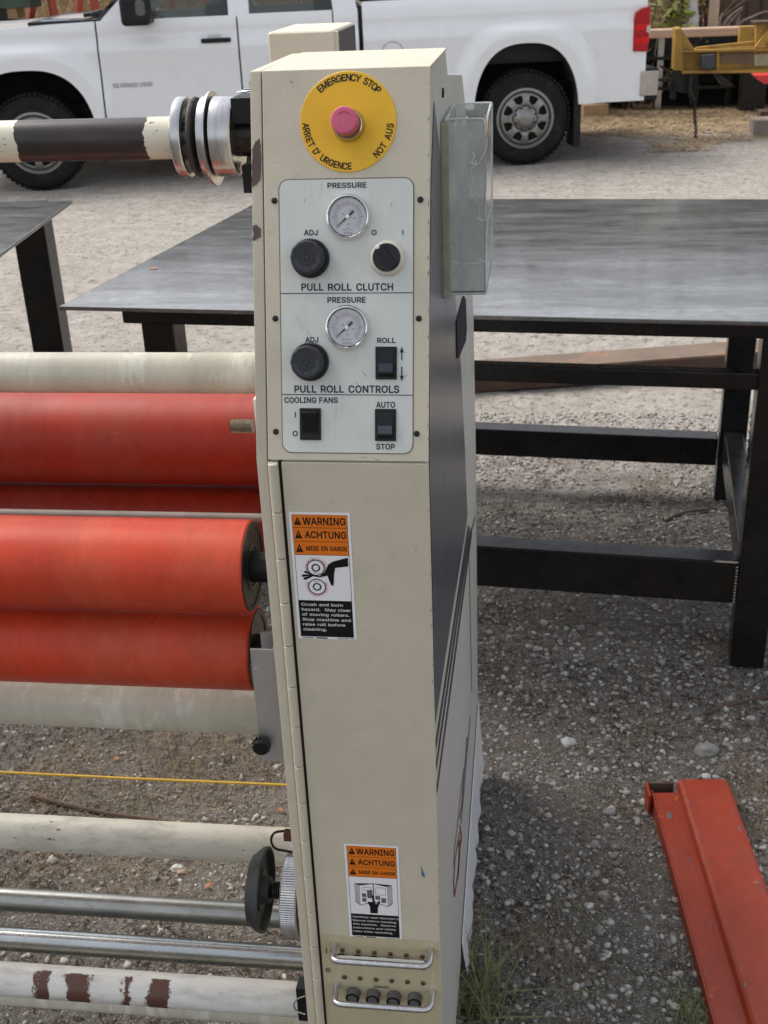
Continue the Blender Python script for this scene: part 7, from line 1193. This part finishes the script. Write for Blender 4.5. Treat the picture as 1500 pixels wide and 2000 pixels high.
# wheels
def wheel(s, v, face):
    o = TK.P(s, v, WR); ax = -tn if face < 0 else tn; W_ = .245
    wh = thing_child = lathe('wheel', o-Vector(ax)*W_, ax, [(0, WR*.70), (.005, WR*.93), (.03, WR*.985), (.05, WR), (W_-.05, WR), (W_-.03, WR*.985), (W_-.008, WR*.93), (W_+.004, WR*.80), (W_, WR*.655), (W_-.02, WR*.64)], TYRE, tk, 72)
    bm = bmesh.new()
    for k2 in range(54):
        t = 2*pi*k2/54; e1_, e2_ = td, Vector((0, 0, 1))
        for (c0, c1, dt) in ((.012, .055, 0), (.075, .12, .05), (.14, .185, .0), (W_-.055, W_-.012, .05)):
            t_ = t+dt; r_ = Vector(e1_)*cos(t_)+e2_*sin(t_); tt = Vector(e1_)*-sin(t_)+e2_*cos(t_); f_ = Frame(o-Vector(ax)*W_, ax, tt, r_); bm_box(bm, f_, c0, c1, -.014, .014, WR*.985, WR+.009)
    bobj('tread_blocks', bm, TYRE, wh, False)
    R_ = WR*.64
    rim = lathe('rim', o, ax, [(-.03, R_*.7), (-.012, R_*1.0), (.002, R_*1.01), (.004, R_*.93), (-.03, R_*.85), (-.035, R_*.80)], RIM, wh, 64, cap=False)
    # disc with 8 openings
    bm = bmesh.new(); nH = 8; N = 160; e1_, e2_ = td, Vector((0, 0, 1)); rr = [R_*.42, R_*.50, R_*.56, R_*.66, R_*.76, R_*.80, R_*.88]; rings = []
    for ri, r_ in enumerate(rr):
        dep = [-.006, .002, .004, .000, -.006, -.012, -.03][ri]
        rings.append([bm.verts.new(o+Vector(ax)*dep+(Vector(e1_)*cos(2*pi*k2/N)+e2_*sin(2*pi*k2/N))*r_) for k2 in range(N)])
    for i in range(len(rr)-1):
        for k2 in range(N):
            ph = (k2 % (N//nH))/(N/nH)
            if i in (1, 2, 3) and (.16 if i > 1 else .28) < ph < (.72 if i > 1 else .60): continue
            bm.faces.new([rings[i][k2], rings[i][(k2+1) % N], rings[i+1][(k2+1) % N], rings[i+1][k2]])
    ob_ = bobj('rim_disc', bm, RIM, wh); so2 = ob_.modifiers.new('s', 'SOLIDIFY'); so2.thickness = .012
    lathe('brake_shadow', o-Vector(ax)*.07, ax, [(0, R_*.9), (.005, R_*.9)], DARK, wh, 32)
    lathe('hub_cap', o, ax, [(-.006, R_*.42), (.012, R_*.40), (.022, R_*.30), (.034, R_*.26), (.040, R_*.20), (.042, R_*.01)], RIM, wh, 48)
    for k2 in range(8):
        t = 2*pi*(k2+.5)/8; r_ = Vector(e1_)*cos(t)+e2_*sin(t); lathe('lug_recess', o+r_*R_*.345+Vector(ax)*.010, ax, [(0, R_*.055), (.008, R_*.052)], DKM, wh, 14)
for s in (0, WB):
    wheel(s, .0+.01, -1); wheel(s, TW-.01, 1)

# ================================================================== THINGS BEHIND THE TRUCK
# trailer frame, yellow
TY = 11.4
yt = thing('yellow_trailer_frame', 'worn yellow steel trailer drawbar behind the tail of the white truck', 'trailer', (1.9, TY, 0))
fT = Frame((0, TY, 0), (1, 0, 0), (0, 0, 1), (0, -1, 0))
P_ = lambda *q: [fT.px(*p) for p in q]
plate('main_beam', fT, P_((1330, 100), (1560, 95), (1560, 135), (1330, 138)), -.10, -.06, YPAINT, yt)
plate('upper_flange', fT, P_((1330, 98), (1560, 92), (1560, 97), (1330, 102)), -.2, .04, YPAINT, yt); plate('lower_flange', fT, P_((1330, 137), (1560, 135), (1560, 140), (1330, 143)), -.2, .04, YPAINT, yt)
plate('end_post', fT, P_((1318, 56), (1330, 54), (1333, 137), (1315, 137)), -.2, .06, YPAINT, yt, .008)
plate('gusset', fT, P_((1331, 56), (1357, 97), (1331, 97)), -.03, .0, YPAINT, yt, .005)
plate('diagonal_brace', fT, P_((1362, 94), (1475, 82), (1475, 90), (1362, 97)), -.14, -.07, YPAINT, yt); plate('rear_post', fT, P_((1477, 46), (1560, 44), (1560, 95), (1477, 90)), -.10, -.02, YPAINT, yt, .005)
plate('cap_plate', fT, P_((1473, 42), (1565, 39), (1565, 43), (1473, 46)), -.2, .06, RUSTD, yt); plate('rear_brace', fT, P_((1473, 92), (1500, 55), (1510, 60), (1487, 94)), -.01, .04, YPAINT, yt)
plate('stiffener', fT, P_((1399, 101), (1406, 101), (1406, 137), (1399, 137)), -.06, .0, YPAINT, yt); plate('grey_patch', fT, P_((1408, 104), (1472, 103), (1472, 124), (1408, 125)), -.06, -.05, mk('faded_patch', (.20, .15, .09), .7, var=.3, vs_=12), yt)
plate('faded_label', fT, P_((1475, 107), (1530, 105), (1530, 128), (1475, 130)), -.06, -.045, mk('faded_label_c', (.45, .40, .28), .7, var=.3, vs_=20), yt)
plate('grey_box', fT, P_((1367, 106), (1394, 104), (1394, 130), (1384, 134), (1367, 132)), .0, .10, mk('slate_box', (.045, .05, .06), .5), yt, .01)
plate('lower_bracket', fT, P_((1315, 139), (1360, 141), (1356, 182), (1330, 182), (1312, 172)), -.12, -.04, DKM, yt, .005); plate('jack_leg', fT, P_((1312, 160), (1322, 160), (1321, 195), (1311, 195)), -.12, -.02, DARK, yt)
plate('coupler_arm', fT, P_((1286, 128), (1296, 130), (1320, 148), (1316, 153)), -.1, -.02, DKM, yt); plate('coupler_arm', fT, P_((1287, 155), (1318, 151), (1318, 159), (1287, 160)), -.1, -.02, DKM, yt)
plate('ramp_leg', fT, P_((1398, 146), (1410, 146), (1436, 168), (1430, 172), (1414, 170)), -.3, -.1, DKM, yt)
for (x0) in (-.6,): pass
for xx in (2.35, 3.3): box('axle_stand', WF, xx, xx+.1, TY+.05, TY+.15, 0, .66, DARK, yt)
box('side_rail', WF, 1.9, 4.0, TY+1.2, TY+1.3, .62, .85, YPAINT, yt); box('cross_member', WF, 3.2, 3.3, TY+.1, TY+1.2, .66, .82, YPAINT, yt)
# chain with hook hanging to the ground
chn = thing('hanging_chain', 'dark steel chain with a hook hanging from the yellow drawbar to the ground', 'chain', tuple(fT.P(*fT.px(1357, 285))))
cx0, cz0 = fT.px(1359, 148); cx1, cz1 = fT.px(1356, 272); nl = 26
for k2 in range(nl):
    t = k2/(nl-1); c = Vector((cx0+(cx1-cx0)*t+.008*sin(t*9), TY-.04, cz0+(cz1-cz0)*t)); a_ = (k2 % 2)*pi/2; ex = Vector((cos(a_), sin(a_), 0)); L2 = abs(cz1-cz0)/nl*.72
    tube('link', [c+ex*.013*cos(q)+Vector((0, 0, 1))*L2*sin(q) for q in np.linspace(0, 2*pi, 11)[:-1]], .0058, DKM, chn, 5, True)
tube('hook', rounded([Vector((cx1, TY-.04, cz1-.01)), Vector((cx1+.01, TY-.04, cz1-.05)), Vector((cx1+.03, TY-.04, cz1-.09)), Vector((cx1+.075, TY-.04, cz1-.08)), Vector((cx1+.08, TY-.04, cz1-.05))], .02), .014, DKM, chn, 8)
tube('binder', [Vector((cx0-.05, TY-.06, cz0)), Vector((cx0-.06, TY-.08, cz0-.12)), Vector((cx0-.01, TY-.07, cz0-.2))], .022, DKM, chn, 8)
# timber beam lying behind
LYY = 13.0; fL = Frame((0, LYY, 0), (1, 0, 0), (0, 0, 1), (0, -1, 0)); x0_, zt_ = fL.px(1262, 59); x1_, zb_ = fL.px(1262, 76)
lg = thing('timber_beam', 'pale weathered timber beam lying level behind the yellow drawbar', 'beam', (2.6, LYY, 0))
box('beam', fL, x0_-1.0, x0_+2.6, zb_, zt_, -.22, 0, LOGW, lg, .02)
for xx in (x0_-.6, x0_+1.0): box('support_block', fL, xx, xx+.25, -.02, zb_-.002, -.3, -.12, DKM, lg, .01)
for i, (xx, m_, w_) in enumerate(((1278, DKM, .25), (1300, RIM, .04), (1306, RIM, .04))): pass
# dark clutter under the beam
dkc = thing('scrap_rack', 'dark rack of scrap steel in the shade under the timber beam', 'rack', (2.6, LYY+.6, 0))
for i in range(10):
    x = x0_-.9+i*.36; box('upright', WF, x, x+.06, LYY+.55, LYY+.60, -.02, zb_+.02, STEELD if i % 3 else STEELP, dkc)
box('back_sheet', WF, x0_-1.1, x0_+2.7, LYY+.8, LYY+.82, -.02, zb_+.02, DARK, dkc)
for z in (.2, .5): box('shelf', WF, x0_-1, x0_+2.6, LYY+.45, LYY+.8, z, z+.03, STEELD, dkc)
# red tray
fr0 = Frame((0, 10.9, 0), (1, 0, 0), (0, 0, 1), (0, -1, 0)); a_, b_ = fr0.px(1473, 147); c_, d2_ = fr0.px(1530, 163)
rt = plate('red_tray', fr0, [(a_, b_), (c_, b_), (c_, d2_), (a_+.09, d2_), (a_+.03, (b_+d2_)/2)], -.2, 0, SIGR, None, .006); tag(rt, 'small bright red tray under the yellow drawbar at the right edge', 'tray')
# shed
SY2 = 15.0; fSh = Frame((0, SY2, 0), (1, 0, 0), (0, 0, 1), (0, -1, 0)); sx0 = fSh.px(1350, 30)[0]; sz0 = -.05
sh = thing('wooden_shed', 'dark brown boarded shed wall with a pale corner post', 'shed', (sx0+1.5, SY2, 0))
x = sx0
for i in range(24):
    wd = .155+random.uniform(-.004, .004); bo = box('board', fSh, x, x+wd-.008, sz0, 2.6, -.03, random.uniform(0, .006), SHEDW, sh, .002); x += wd
box('wall_backing', fSh, sx0, x, sz0, 2.6, -.05, -.031, DARK, sh); pxa = fSh.px(1383, 30)[0]; pxb = fSh.px(1401, 30)[0]
box('corner_post', fSh, pxa, pxb, sz0, 2.7, .008, .12, POSTW, sh, .004); box('roof', fSh, sx0-.3, x+.3, 2.55, 2.65, -2.5, .5, SHEDW, sh)
box('side_wall', WF, sx0-.02, sx0, SY2+.06, SY2+2.5, sz0, 2.55, SHEDW, sh)
# birch like pale trunk with leaves
tfr = Frame((0, 14.0, 0), (1, 0, 0), (0, 0, 1), (0, -1, 0))
def tree(name, label, base, top, r0, leaves, mat_l, mat_t, crown=(.4, .5), nl=260, seed=0):
    rr = random.Random(seed); t = thing(name, label, 'tree', tuple(base)); b_, p_ = Vector(base), Vector(top)
    pts = [b_.lerp(p_, k2/7)+Vector((rr.uniform(-.04, .04), rr.uniform(-.04, .04), 0))*(k2 > 0) for k2 in range(8)]
    bm = bmesh.new(); bm_tube(bm, pts, [r0*(1-.6*k2/7) for k2 in range(8)], 10)
    tips = []
    for k2 in range(9):
        q = pts[rr.randint(2, 7)]; d = Vector((rr.uniform(-1, 1), rr.uniform(-.6, .6), rr.uniform(.2, 1))).normalized()*rr.uniform(.3, .7); bm_tube(bm, [q, q+d*.5+Vector((0, 0, .04)), q+d], [r0*.3, r0*.2, r0*.08], 6); tips.append(q+d); tips.append(q+d*.6)
    bobj('trunk', bm, mat_t, t)
    V, F = [], []
    for k2 in range(nl):
        c = rr.choice(tips+leaves)+Vector((rr.gauss(0, crown[0]*.4), rr.gauss(0, crown[0]*.4), rr.gauss(0, crown[1]*.4))); s = rr.uniform(.03, .06); e = Vector((rr.uniform(-1, 1), rr.uniform(-1, 1), rr.uniform(-1, 1))).normalized(); f = e.orthogonal().normalized(); i0 = len(V)
        V += [c-e*s, c+f*s*.6, c+e*s, c-f*s*.6]; F.append((i0, i0+1, i0+2, i0+3))
    mobj('crown', V, F, mat_l, t)
    return t
tp = tfr.px(1335, 20); WHITB = mk('white_bark', (.62, .60, .55), .7, var=.2, vs_=12, spk=(8, .68, (.15, .13, .11)))
tree('birch_tree', 'white barked tree with yellow green leaves beside the shed', tfr.P(tfr.px(1344, 60)[0]+.05, 0), tfr.P(tfr.px(1338, 20)[0], 3.0), .085, [tfr.P(*tfr.px(1325, 8)), tfr.P(*tfr.px(1332, 28)), tfr.P(*tfr.px(1316, 15))]*4, LEAFG, WHITB, (.22, .3), 420, 3)
# bare bent branches before the shed
bb_ = thing('bare_shrub', 'bare grey branches fanning up in front of the brown shed', 'shrub', tuple(fSh.P(fSh.px(1410, 62)[0], 0, .6)))
fBr = Frame((0, 14.3, 0), (1, 0, 0), (0, 0, 1), (0, -1, 0))
for pts in (((1404, 95), (1404, 62), (1406, 40), (1411, 25)), ((1408, 95), (1411, 55), (1420, 38), (1434, 24), (1450, 14)), ((1418, 95), (1419, 60), (1424, 44), (1436, 32), (1450, 16)), ((1428, 95), (1432, 60), (1448, 42), (1470, 33), (1486, 25), (1500, 22)), ((1438, 60), (1441, 40), (1446, 28))):
    ps = rounded([fBr.P(*fBr.px(*p)) for p in pts], .3, 4); tube('branch', ps, [.022*(1-.6*i/len(ps)) for i in range(len(ps))], BARK, bb_, 6)
# timber blocks on the ground
def block(nm, label, x0, x1, yb, yt, depth, mat, cat, ang=0, z=0):
    p = on((x0, yb), z); q = on((x1, yb), z); f = Frame((p.x, p.y, z), (cos(ang), sin(ang), 0), (-sin(ang), cos(ang), 0), (0, 0, 1)); Wd = (q-p).length
    h_ = un(x0, yt, 1, p.y).z-z; o = box(nm, f, 0, Wd, 0, depth, 0, h_, mat, None, .006); tag(o, label, cat); return o
block('wooden_block', 'sawn timber block on the ground behind the rear wheel of the truck', 1139, 1188, 231, 206, .25, WOOD, 'block', .12)
block('wooden_plank', 'short flat plank on the ground below the rear bumper', 1238, 1283, 211, 204, .15, WOOD, 'plank', -.05)
block('grey_block', 'weathered grey brown block on the gravel at the right edge of the yard', 1471, 1530, 265, 236, .3, CONC, 'block', .0)
block('dark_block', 'dark block standing behind the weathered grey brown one', 1484, 1540, 240, 218, .2, RUSTD, 'block', 0)
# red A frame and green beam behind the hood, red frame seen through the cab
RY = 12.6; fR = Frame((0, RY, 0), (1, 0, 0), (0, 0, 1), (0, -1, 0))
af = thing('red_a_frame', 'red steel trestle with splayed legs standing beyond the truck hood', 'trestle', tuple(fR.P(fR.px(80, 60)[0], 0)))
for (p, q_) in (((57, 60), (72, -60)), ((112, 60), (88, -60)), ((186, 20), (175, -60)), ((150, 60), (160, -60))):
    a_ = fR.P(*fR.px(*p)); b_ = fR.P(*fR.px(*q_)); d = (a_-b_).normalized(); a_ = a_+d*((a_.z)/max(.01, -d.z)); tube('trestle_leg', [a_, b_], .045, REDA, af, 4)
tube('top_rail', [fR.P(*fR.px(50, -58)), fR.P(*fR.px(200, -62))], .05, REDA, af, 4)
gb = thing('green_machine', 'dark green painted steel beam on blocks beyond the hood at upper left', 'beam', tuple(fR.P(fR.px(0, 60)[0], 0, .3)))
fG = Frame((0, 12.2, 0), (1, 0, 0), (0, 0, 1), (0, -1, 0)); a_, b1_ = fG.px(-80, -12); c_, b2_ = fG.px(60, 15)
box('beam', fG, a_, c_, b2_, b1_, -.3, 0, GREEND, gb, .01); box('leg', fG, c_-.45, c_-.3, 0, b2_, -.25, -.1, DKM, gb); box('leg', fG, a_+.1, a_+.25, 0, b2_, -.25, -.1, DKM, gb)
a_, b_ = fG.px(8, 38); box('block', fG, a_, a_+.10, b_, b_+.12, -.3, -.1, WOOD, gb); box('shelf', fG, a_-.4, a_+.3, b_-.05, b_-.01, -.35, 0, DKM, gb)
rf = thing('red_railing', 'red steel rail frame seen through the front window of the truck cab', 'frame', tuple(fR.P(fR.px(390, 60)[0], 0)))
a_, b_ = fR.px(330, 24); c_, d_2 = fR.px(470, 40); box('rail', fR, a_, c_+.4, d_2, b_, -.06, 0, REDA, rf, .004)
for xx in (332, 400, 470): u = fR.px(xx, 30)[0]; box('post', fR, u, u+.05, 0, 1.9, -.05, -.002, REDA, rf, .004)
a_, b_ = fR.px(305, 42); box('tray', fR, a_, a_+.16, b_, b_+.10, .0, .2, WOOD, rf)
# dry brush beyond: stems in numbers
def brush(name, label, x0, x1, y0, y1, N, h, mat, seed, lean=.35, wd=.006, leafy=True, hmin=.45):
    rr = random.Random(seed); V, F = [], []
    for i in range(N):
        x, y = rr.uniform(x0, x1), rr.uniform(y0, y1); H = h*rr.uniform(hmin, 1.08); d = Vector((rr.gauss(0, lean), rr.gauss(0, lean), 1)); p = Vector((x, y, -.02)); w_ = wd*rr.uniform(.6, 1.6); ax = Vector((rr.uniform(-1, 1), rr.uniform(-.3, .3), 0)).normalized()*w_
        prev = p; i0 = len(V); V += [p-ax, p+ax]
        for k2 in range(1, 5):
            c = p+d*(H*k2/4)+Vector((rr.gauss(0, .04), rr.gauss(0, .04), 0))*k2; a = ax*(1-.2*k2); V += [c-a, c+a]; F.append((i0+2*k2-2, i0+2*k2-1, i0+2*k2+1, i0+2*k2))
            if leafy:
                for _ in range(4):
                    q = c+Vector((rr.gauss(0, .06), rr.gauss(0, .06), rr.gauss(0, .08))); s = rr.uniform(.015, .045); e = Vector((rr.uniform(-1, 1), rr.uniform(-1, 1), rr.uniform(-1, 1))).normalized(); f = e.orthogonal().normalized(); j = 4000000
                    V2.append((q, e, f, s))
    n0 = len(V)
    for (q, e, f, s) in V2: j = len(V); V += [q-e*s, q+f*s*.35, q+e*s]; F.append((j, j+1, j+2))
    V2.clear(); o = mobj(name, V, F, mat, None); tag(o, label, 'brush', kind='stuff'); return o
V2 = []
brush('dry_brush', 'tan dry brush and weeds growing beyond the truck', -7.5, 1.15, 13.6, 16.0, 5200, 2.0, STEM, 5)
brush('dry_brush', 'grey brown undergrowth growing behind the tan brush', -8.5, 1.5, 15.5, 18.5, 4200, 2.6, STEM2, 6)
# far dark hedge mass behind everything
brush('far_hedge', 'dark far hedge closing the yard', -24, 20, 19, 21.5, 14000, 5.0, mk('hedge_dark', (.06, .055, .035), .9, var=.4, vs_=2), 8, .12, .06, True, .8)

# ================================================================== GRASS AND LITTER
def grass(name, label, pts, N, h, mat, seed, spread=.06, lean=.6, wd=.0012, group=None):
    rr = random.Random(seed); V, F = [], []
    for i in range(N):
        cx, cy = rr.choice(pts); x = cx+rr.gauss(0, spread); y = cy+rr.gauss(0, spread); H = h*rr.uniform(.4, 1.15); a = rr.uniform(0, 2*pi); ln = abs(rr.gauss(0, lean)); d = Vector((cos(a)*ln, sin(a)*ln, 1)).normalized(); base = Vector((x, y, gh(x, y)-.003)); sd_ = Vector((-sin(a), cos(a), 0))*wd*rr.uniform(.7, 1.4)
        i0 = len(V); V += [base-sd_, base+sd_]
        for k2 in range(1, 4):
            t = k2/3; c = base+d*H*t+Vector((cos(a), sin(a), 0))*H*t*t*ln*.5-Vector((0, 0, 1))*H*t*t*.28*ln; s_ = sd_*(1-t*.9); V += [c-s_, c+s_]; F.append((i0+2*k2-2, i0+2*k2-1, i0+2*k2+1, i0+2*k2))
    o = mobj(name, V, F, mat, None); tag(o, label, 'grass', kind='stuff'); return o
gp = lambda *q: [tuple(on(p, 0)[:2]) for p in q]
grass('grass_tuft', 'green grass tuft against the right foot of the machine', gp((925, 1940), (915, 1985), (945, 1990), (900, 1900)), 150, .085, GRASSG, 1, .028, 1.0, .0013)
grass('grass_tuft', 'long curved green blades springing from the foot of the machine', gp((922, 1960), (935, 1975), (915, 1990)), 46, .15, GRASSG, 31, .018, 1.1, .0022)
grass('grass_tuft', 'green grass tuft beside the red beam at the bottom edge', gp((1345, 1960), (1370, 1990), (1330, 2000)), 260, .03, GRASSG, 2, .02, .9)
grass('dry_grass', 'dead grass lying on the dirt under the rollers', gp((150, 1470), (300, 1440), (330, 1470), (420, 1500), (500, 1440), (60, 1540), (200, 1560), (450, 1560), (320, 1690), (230, 1680), (90, 1680), (380, 1480), (540, 1510), (120, 1530), (300, 1520)), 3400, .05, GRASSD, 3, .06, 2.0, .0009)
grass('dry_grass', 'dead grass tufts on the gravel right of the machine', gp((990, 1310), (1100, 1190), (1250, 950), (1300, 940), (1250, 1430), (1180, 1560), (1470, 1520), (1490, 1560), (1460, 1490), (1120, 1900), (1060, 1860), (1480, 1620), (1010, 1840), (1150, 1760), (1390, 1270)), 2000, .035, GRASSD, 4, .035, 1.6, .0009)
grass('sparse_grass', 'thin green weeds sprouting in the dirt', gp((290, 1550), (300, 1580), (1190, 1820), (1210, 1900), (1100, 1950), (1160, 1470), (960, 1850), (1250, 1960), (520, 1905), (270, 1560), (1120, 1345)), 500, .02, GRASSG, 5, .03, .9, .0009)
def litter(name, label, N, x0, x1, y0, y1, L0, L1, wd, mat, seed, zoff=.003, cond=None):
    rr = random.Random(seed); V, F = [], []; k_ = 0
    while k_ < N:
        x, y = rr.uniform(x0, x1), rr.uniform(y0, y1)
        if cond and not cond(x, y): continue
        k_ += 1; a = rr.uniform(0, 2*pi); L = rr.uniform(L0, L1); d = Vector((cos(a), sin(a), rr.gauss(0, .12)))*L*.5; c = Vector((x, y, gh(x, y)+zoff)); s_ = Vector((-sin(a), cos(a), 0))*wd; m_ = c+s_*rr.uniform(-6, 6)+Vector((0, 0, zoff*.5)); i0 = len(V)
        V += [c-d-s_, c-d+s_, m_-s_, m_+s_, c+d-s_*.5, c+d+s_*.5]; F += [(i0, i0+1, i0+3, i0+2), (i0+2, i0+3, i0+5, i0+4)]
    o = mobj(name, V, F, mat, None); tag(o, label, 'straw', kind='stuff'); return o
litter('straw_litter', 'short dead grass bits and twigs strewn on the dirt around the machine', 2600, -1.2, 1.2, 1.2, 3.6, .01, .045, .0006, GRASSD, 11, .003, lambda x, y: noise.noise(Vector((x*3, y*3, 7))) > -.05)
litter('leaf_litter', 'dark rotted leaf bits and soil crumbs strewn around the machine and table', 9000, -1.3, 1.3, 1.2, 4.0, .006, .022, .0014, mk('rotted_litter', (.05, .036, .026), .95, spec=.1), 21, .002, lambda x, y: noise.noise(Vector((x*2.2, y*2.2, 17))) > .0)
litter('straw_litter', 'tan straw covering the ground beyond the truck', 16000, -.2, 5.0, 10.6, 14.2, .05, .17, .005, STEM, 12, .012, lambda x, y: noise.noise(Vector((x*1.2, y*1.2, 2)))*.8+(y-11.4)*.5 > random.uniform(-.2, .3))
# twigs
def twig(label, pts, r):
    P = [Vector((on(p, 0).x, on(p, 0).y, gh(*on(p, 0)[:2])+r+.002)) for p in pts]; o = tube('twig', rounded(P, .05, 3), r, mk('twig_brown', (.10, .065, .045), .9) if 'twig_brown' not in bpy.data.materials else bpy.data.materials['twig_brown'], None, 6); tag(o, label, 'twig')
twig('long thin brown twig on the gravel above the red beam', ((1376, 1393), (1430, 1375), (1500, 1362), (1560, 1350)), .004)
twig('thin curved brown stem on the dirt under the large table', ((1300, 1015), (1330, 1000), (1400, 997)), .004)
twig('dark twig lying across the dirt under the cream tubes', ((60, 1555), (190, 1583), (340, 1605)), .0045)
for (x, y, lab) in ((228, 1481, 'orange dead leaf on the dirt below the lower red roller'), (548, 1590, 'orange dead leaf beside the cabinet foot above the cream tube'), (408, 1733, 'small orange leaf on the dirt between the lower tubes'), (352, 1702, 'pale torn leaf curled on the dirt below the dirty cream tube'), (550, 1830, 'brown leaf under the brake wheel')):
    p = on((x, y), 0); a = random.uniform(0, 6); s = .0085; z = gh(p.x, p.y)+.008; V = []
    for k2 in range(9): t = 2*pi*k2/9; r_ = s*(1.2 if k2 % 2 else .65); V.append((p.x+cos(t+a)*r_, p.y+sin(t+a)*r_*.7, z+random.uniform(-.003, .005)))
    V.append((p.x, p.y, z+.003)); o = mobj('dead_leaf', V, [(k2, (k2+1) % 9, 9) for k2 in range(9)], LEAFO if 'orange' in lab else mk('leaf_b%d' % x, (.36, .26, .17) if 'pale' in lab else (.2, .1, .05), .8), None, True); tag(o, lab, 'leaf')
# a few single larger stones
for (x, y, r, lab) in ((1110, 1445, 15, 'pale lumpy stone on the gravel right of the machine'), (1380, 1462, 22, 'large flat grey stone at the right above the red beam'), (1380, 1510, 9, 'small bright white stone just above the end of the red beam'), (1175, 1757, 9, 'tan triangular stone on the gravel left of the red beam'), (1150, 1781, 9, 'round white pebble next to the tan triangular stone'), (995, 1676, 10, 'rounded grey stone nearest the right side of the machine'), (1190, 1585, 12, 'grey rounded stone left of the far end of the red beam'), (345, 1690, 12, 'pale splintered stone between the lower tubes')):
    p = on((x, y), 0); bm = bmesh.new(); bmesh.ops.create_icosphere(bm, subdivisions=3, radius=1); rs = r/2300*(p-CC).length; sd_ = Vector((x, y, 0))
    for v in bm.verts: k_ = 1+.35*noise.noise(v.co*1.3+sd_)+.08*noise.noise(v.co*4+sd_); v.co = Vector((v.co.x*rs*k_+p.x, v.co.y*rs*k_*.8+p.y, v.co.z*rs*k_*.6+gh(p.x, p.y)+rs*.2))
    o = bobj('stone', bm, mk('stone_%d' % x, (.5, .49, .47) if 'white' in lab or 'pale' in lab else ((.38, .30, .23) if 'tan' in lab else (.26, .25, .235)), .9, var=.3, vs_=60, bs_=200, bstr=.4, bd=.002), None, True, 60); tag(o, lab, 'stone')
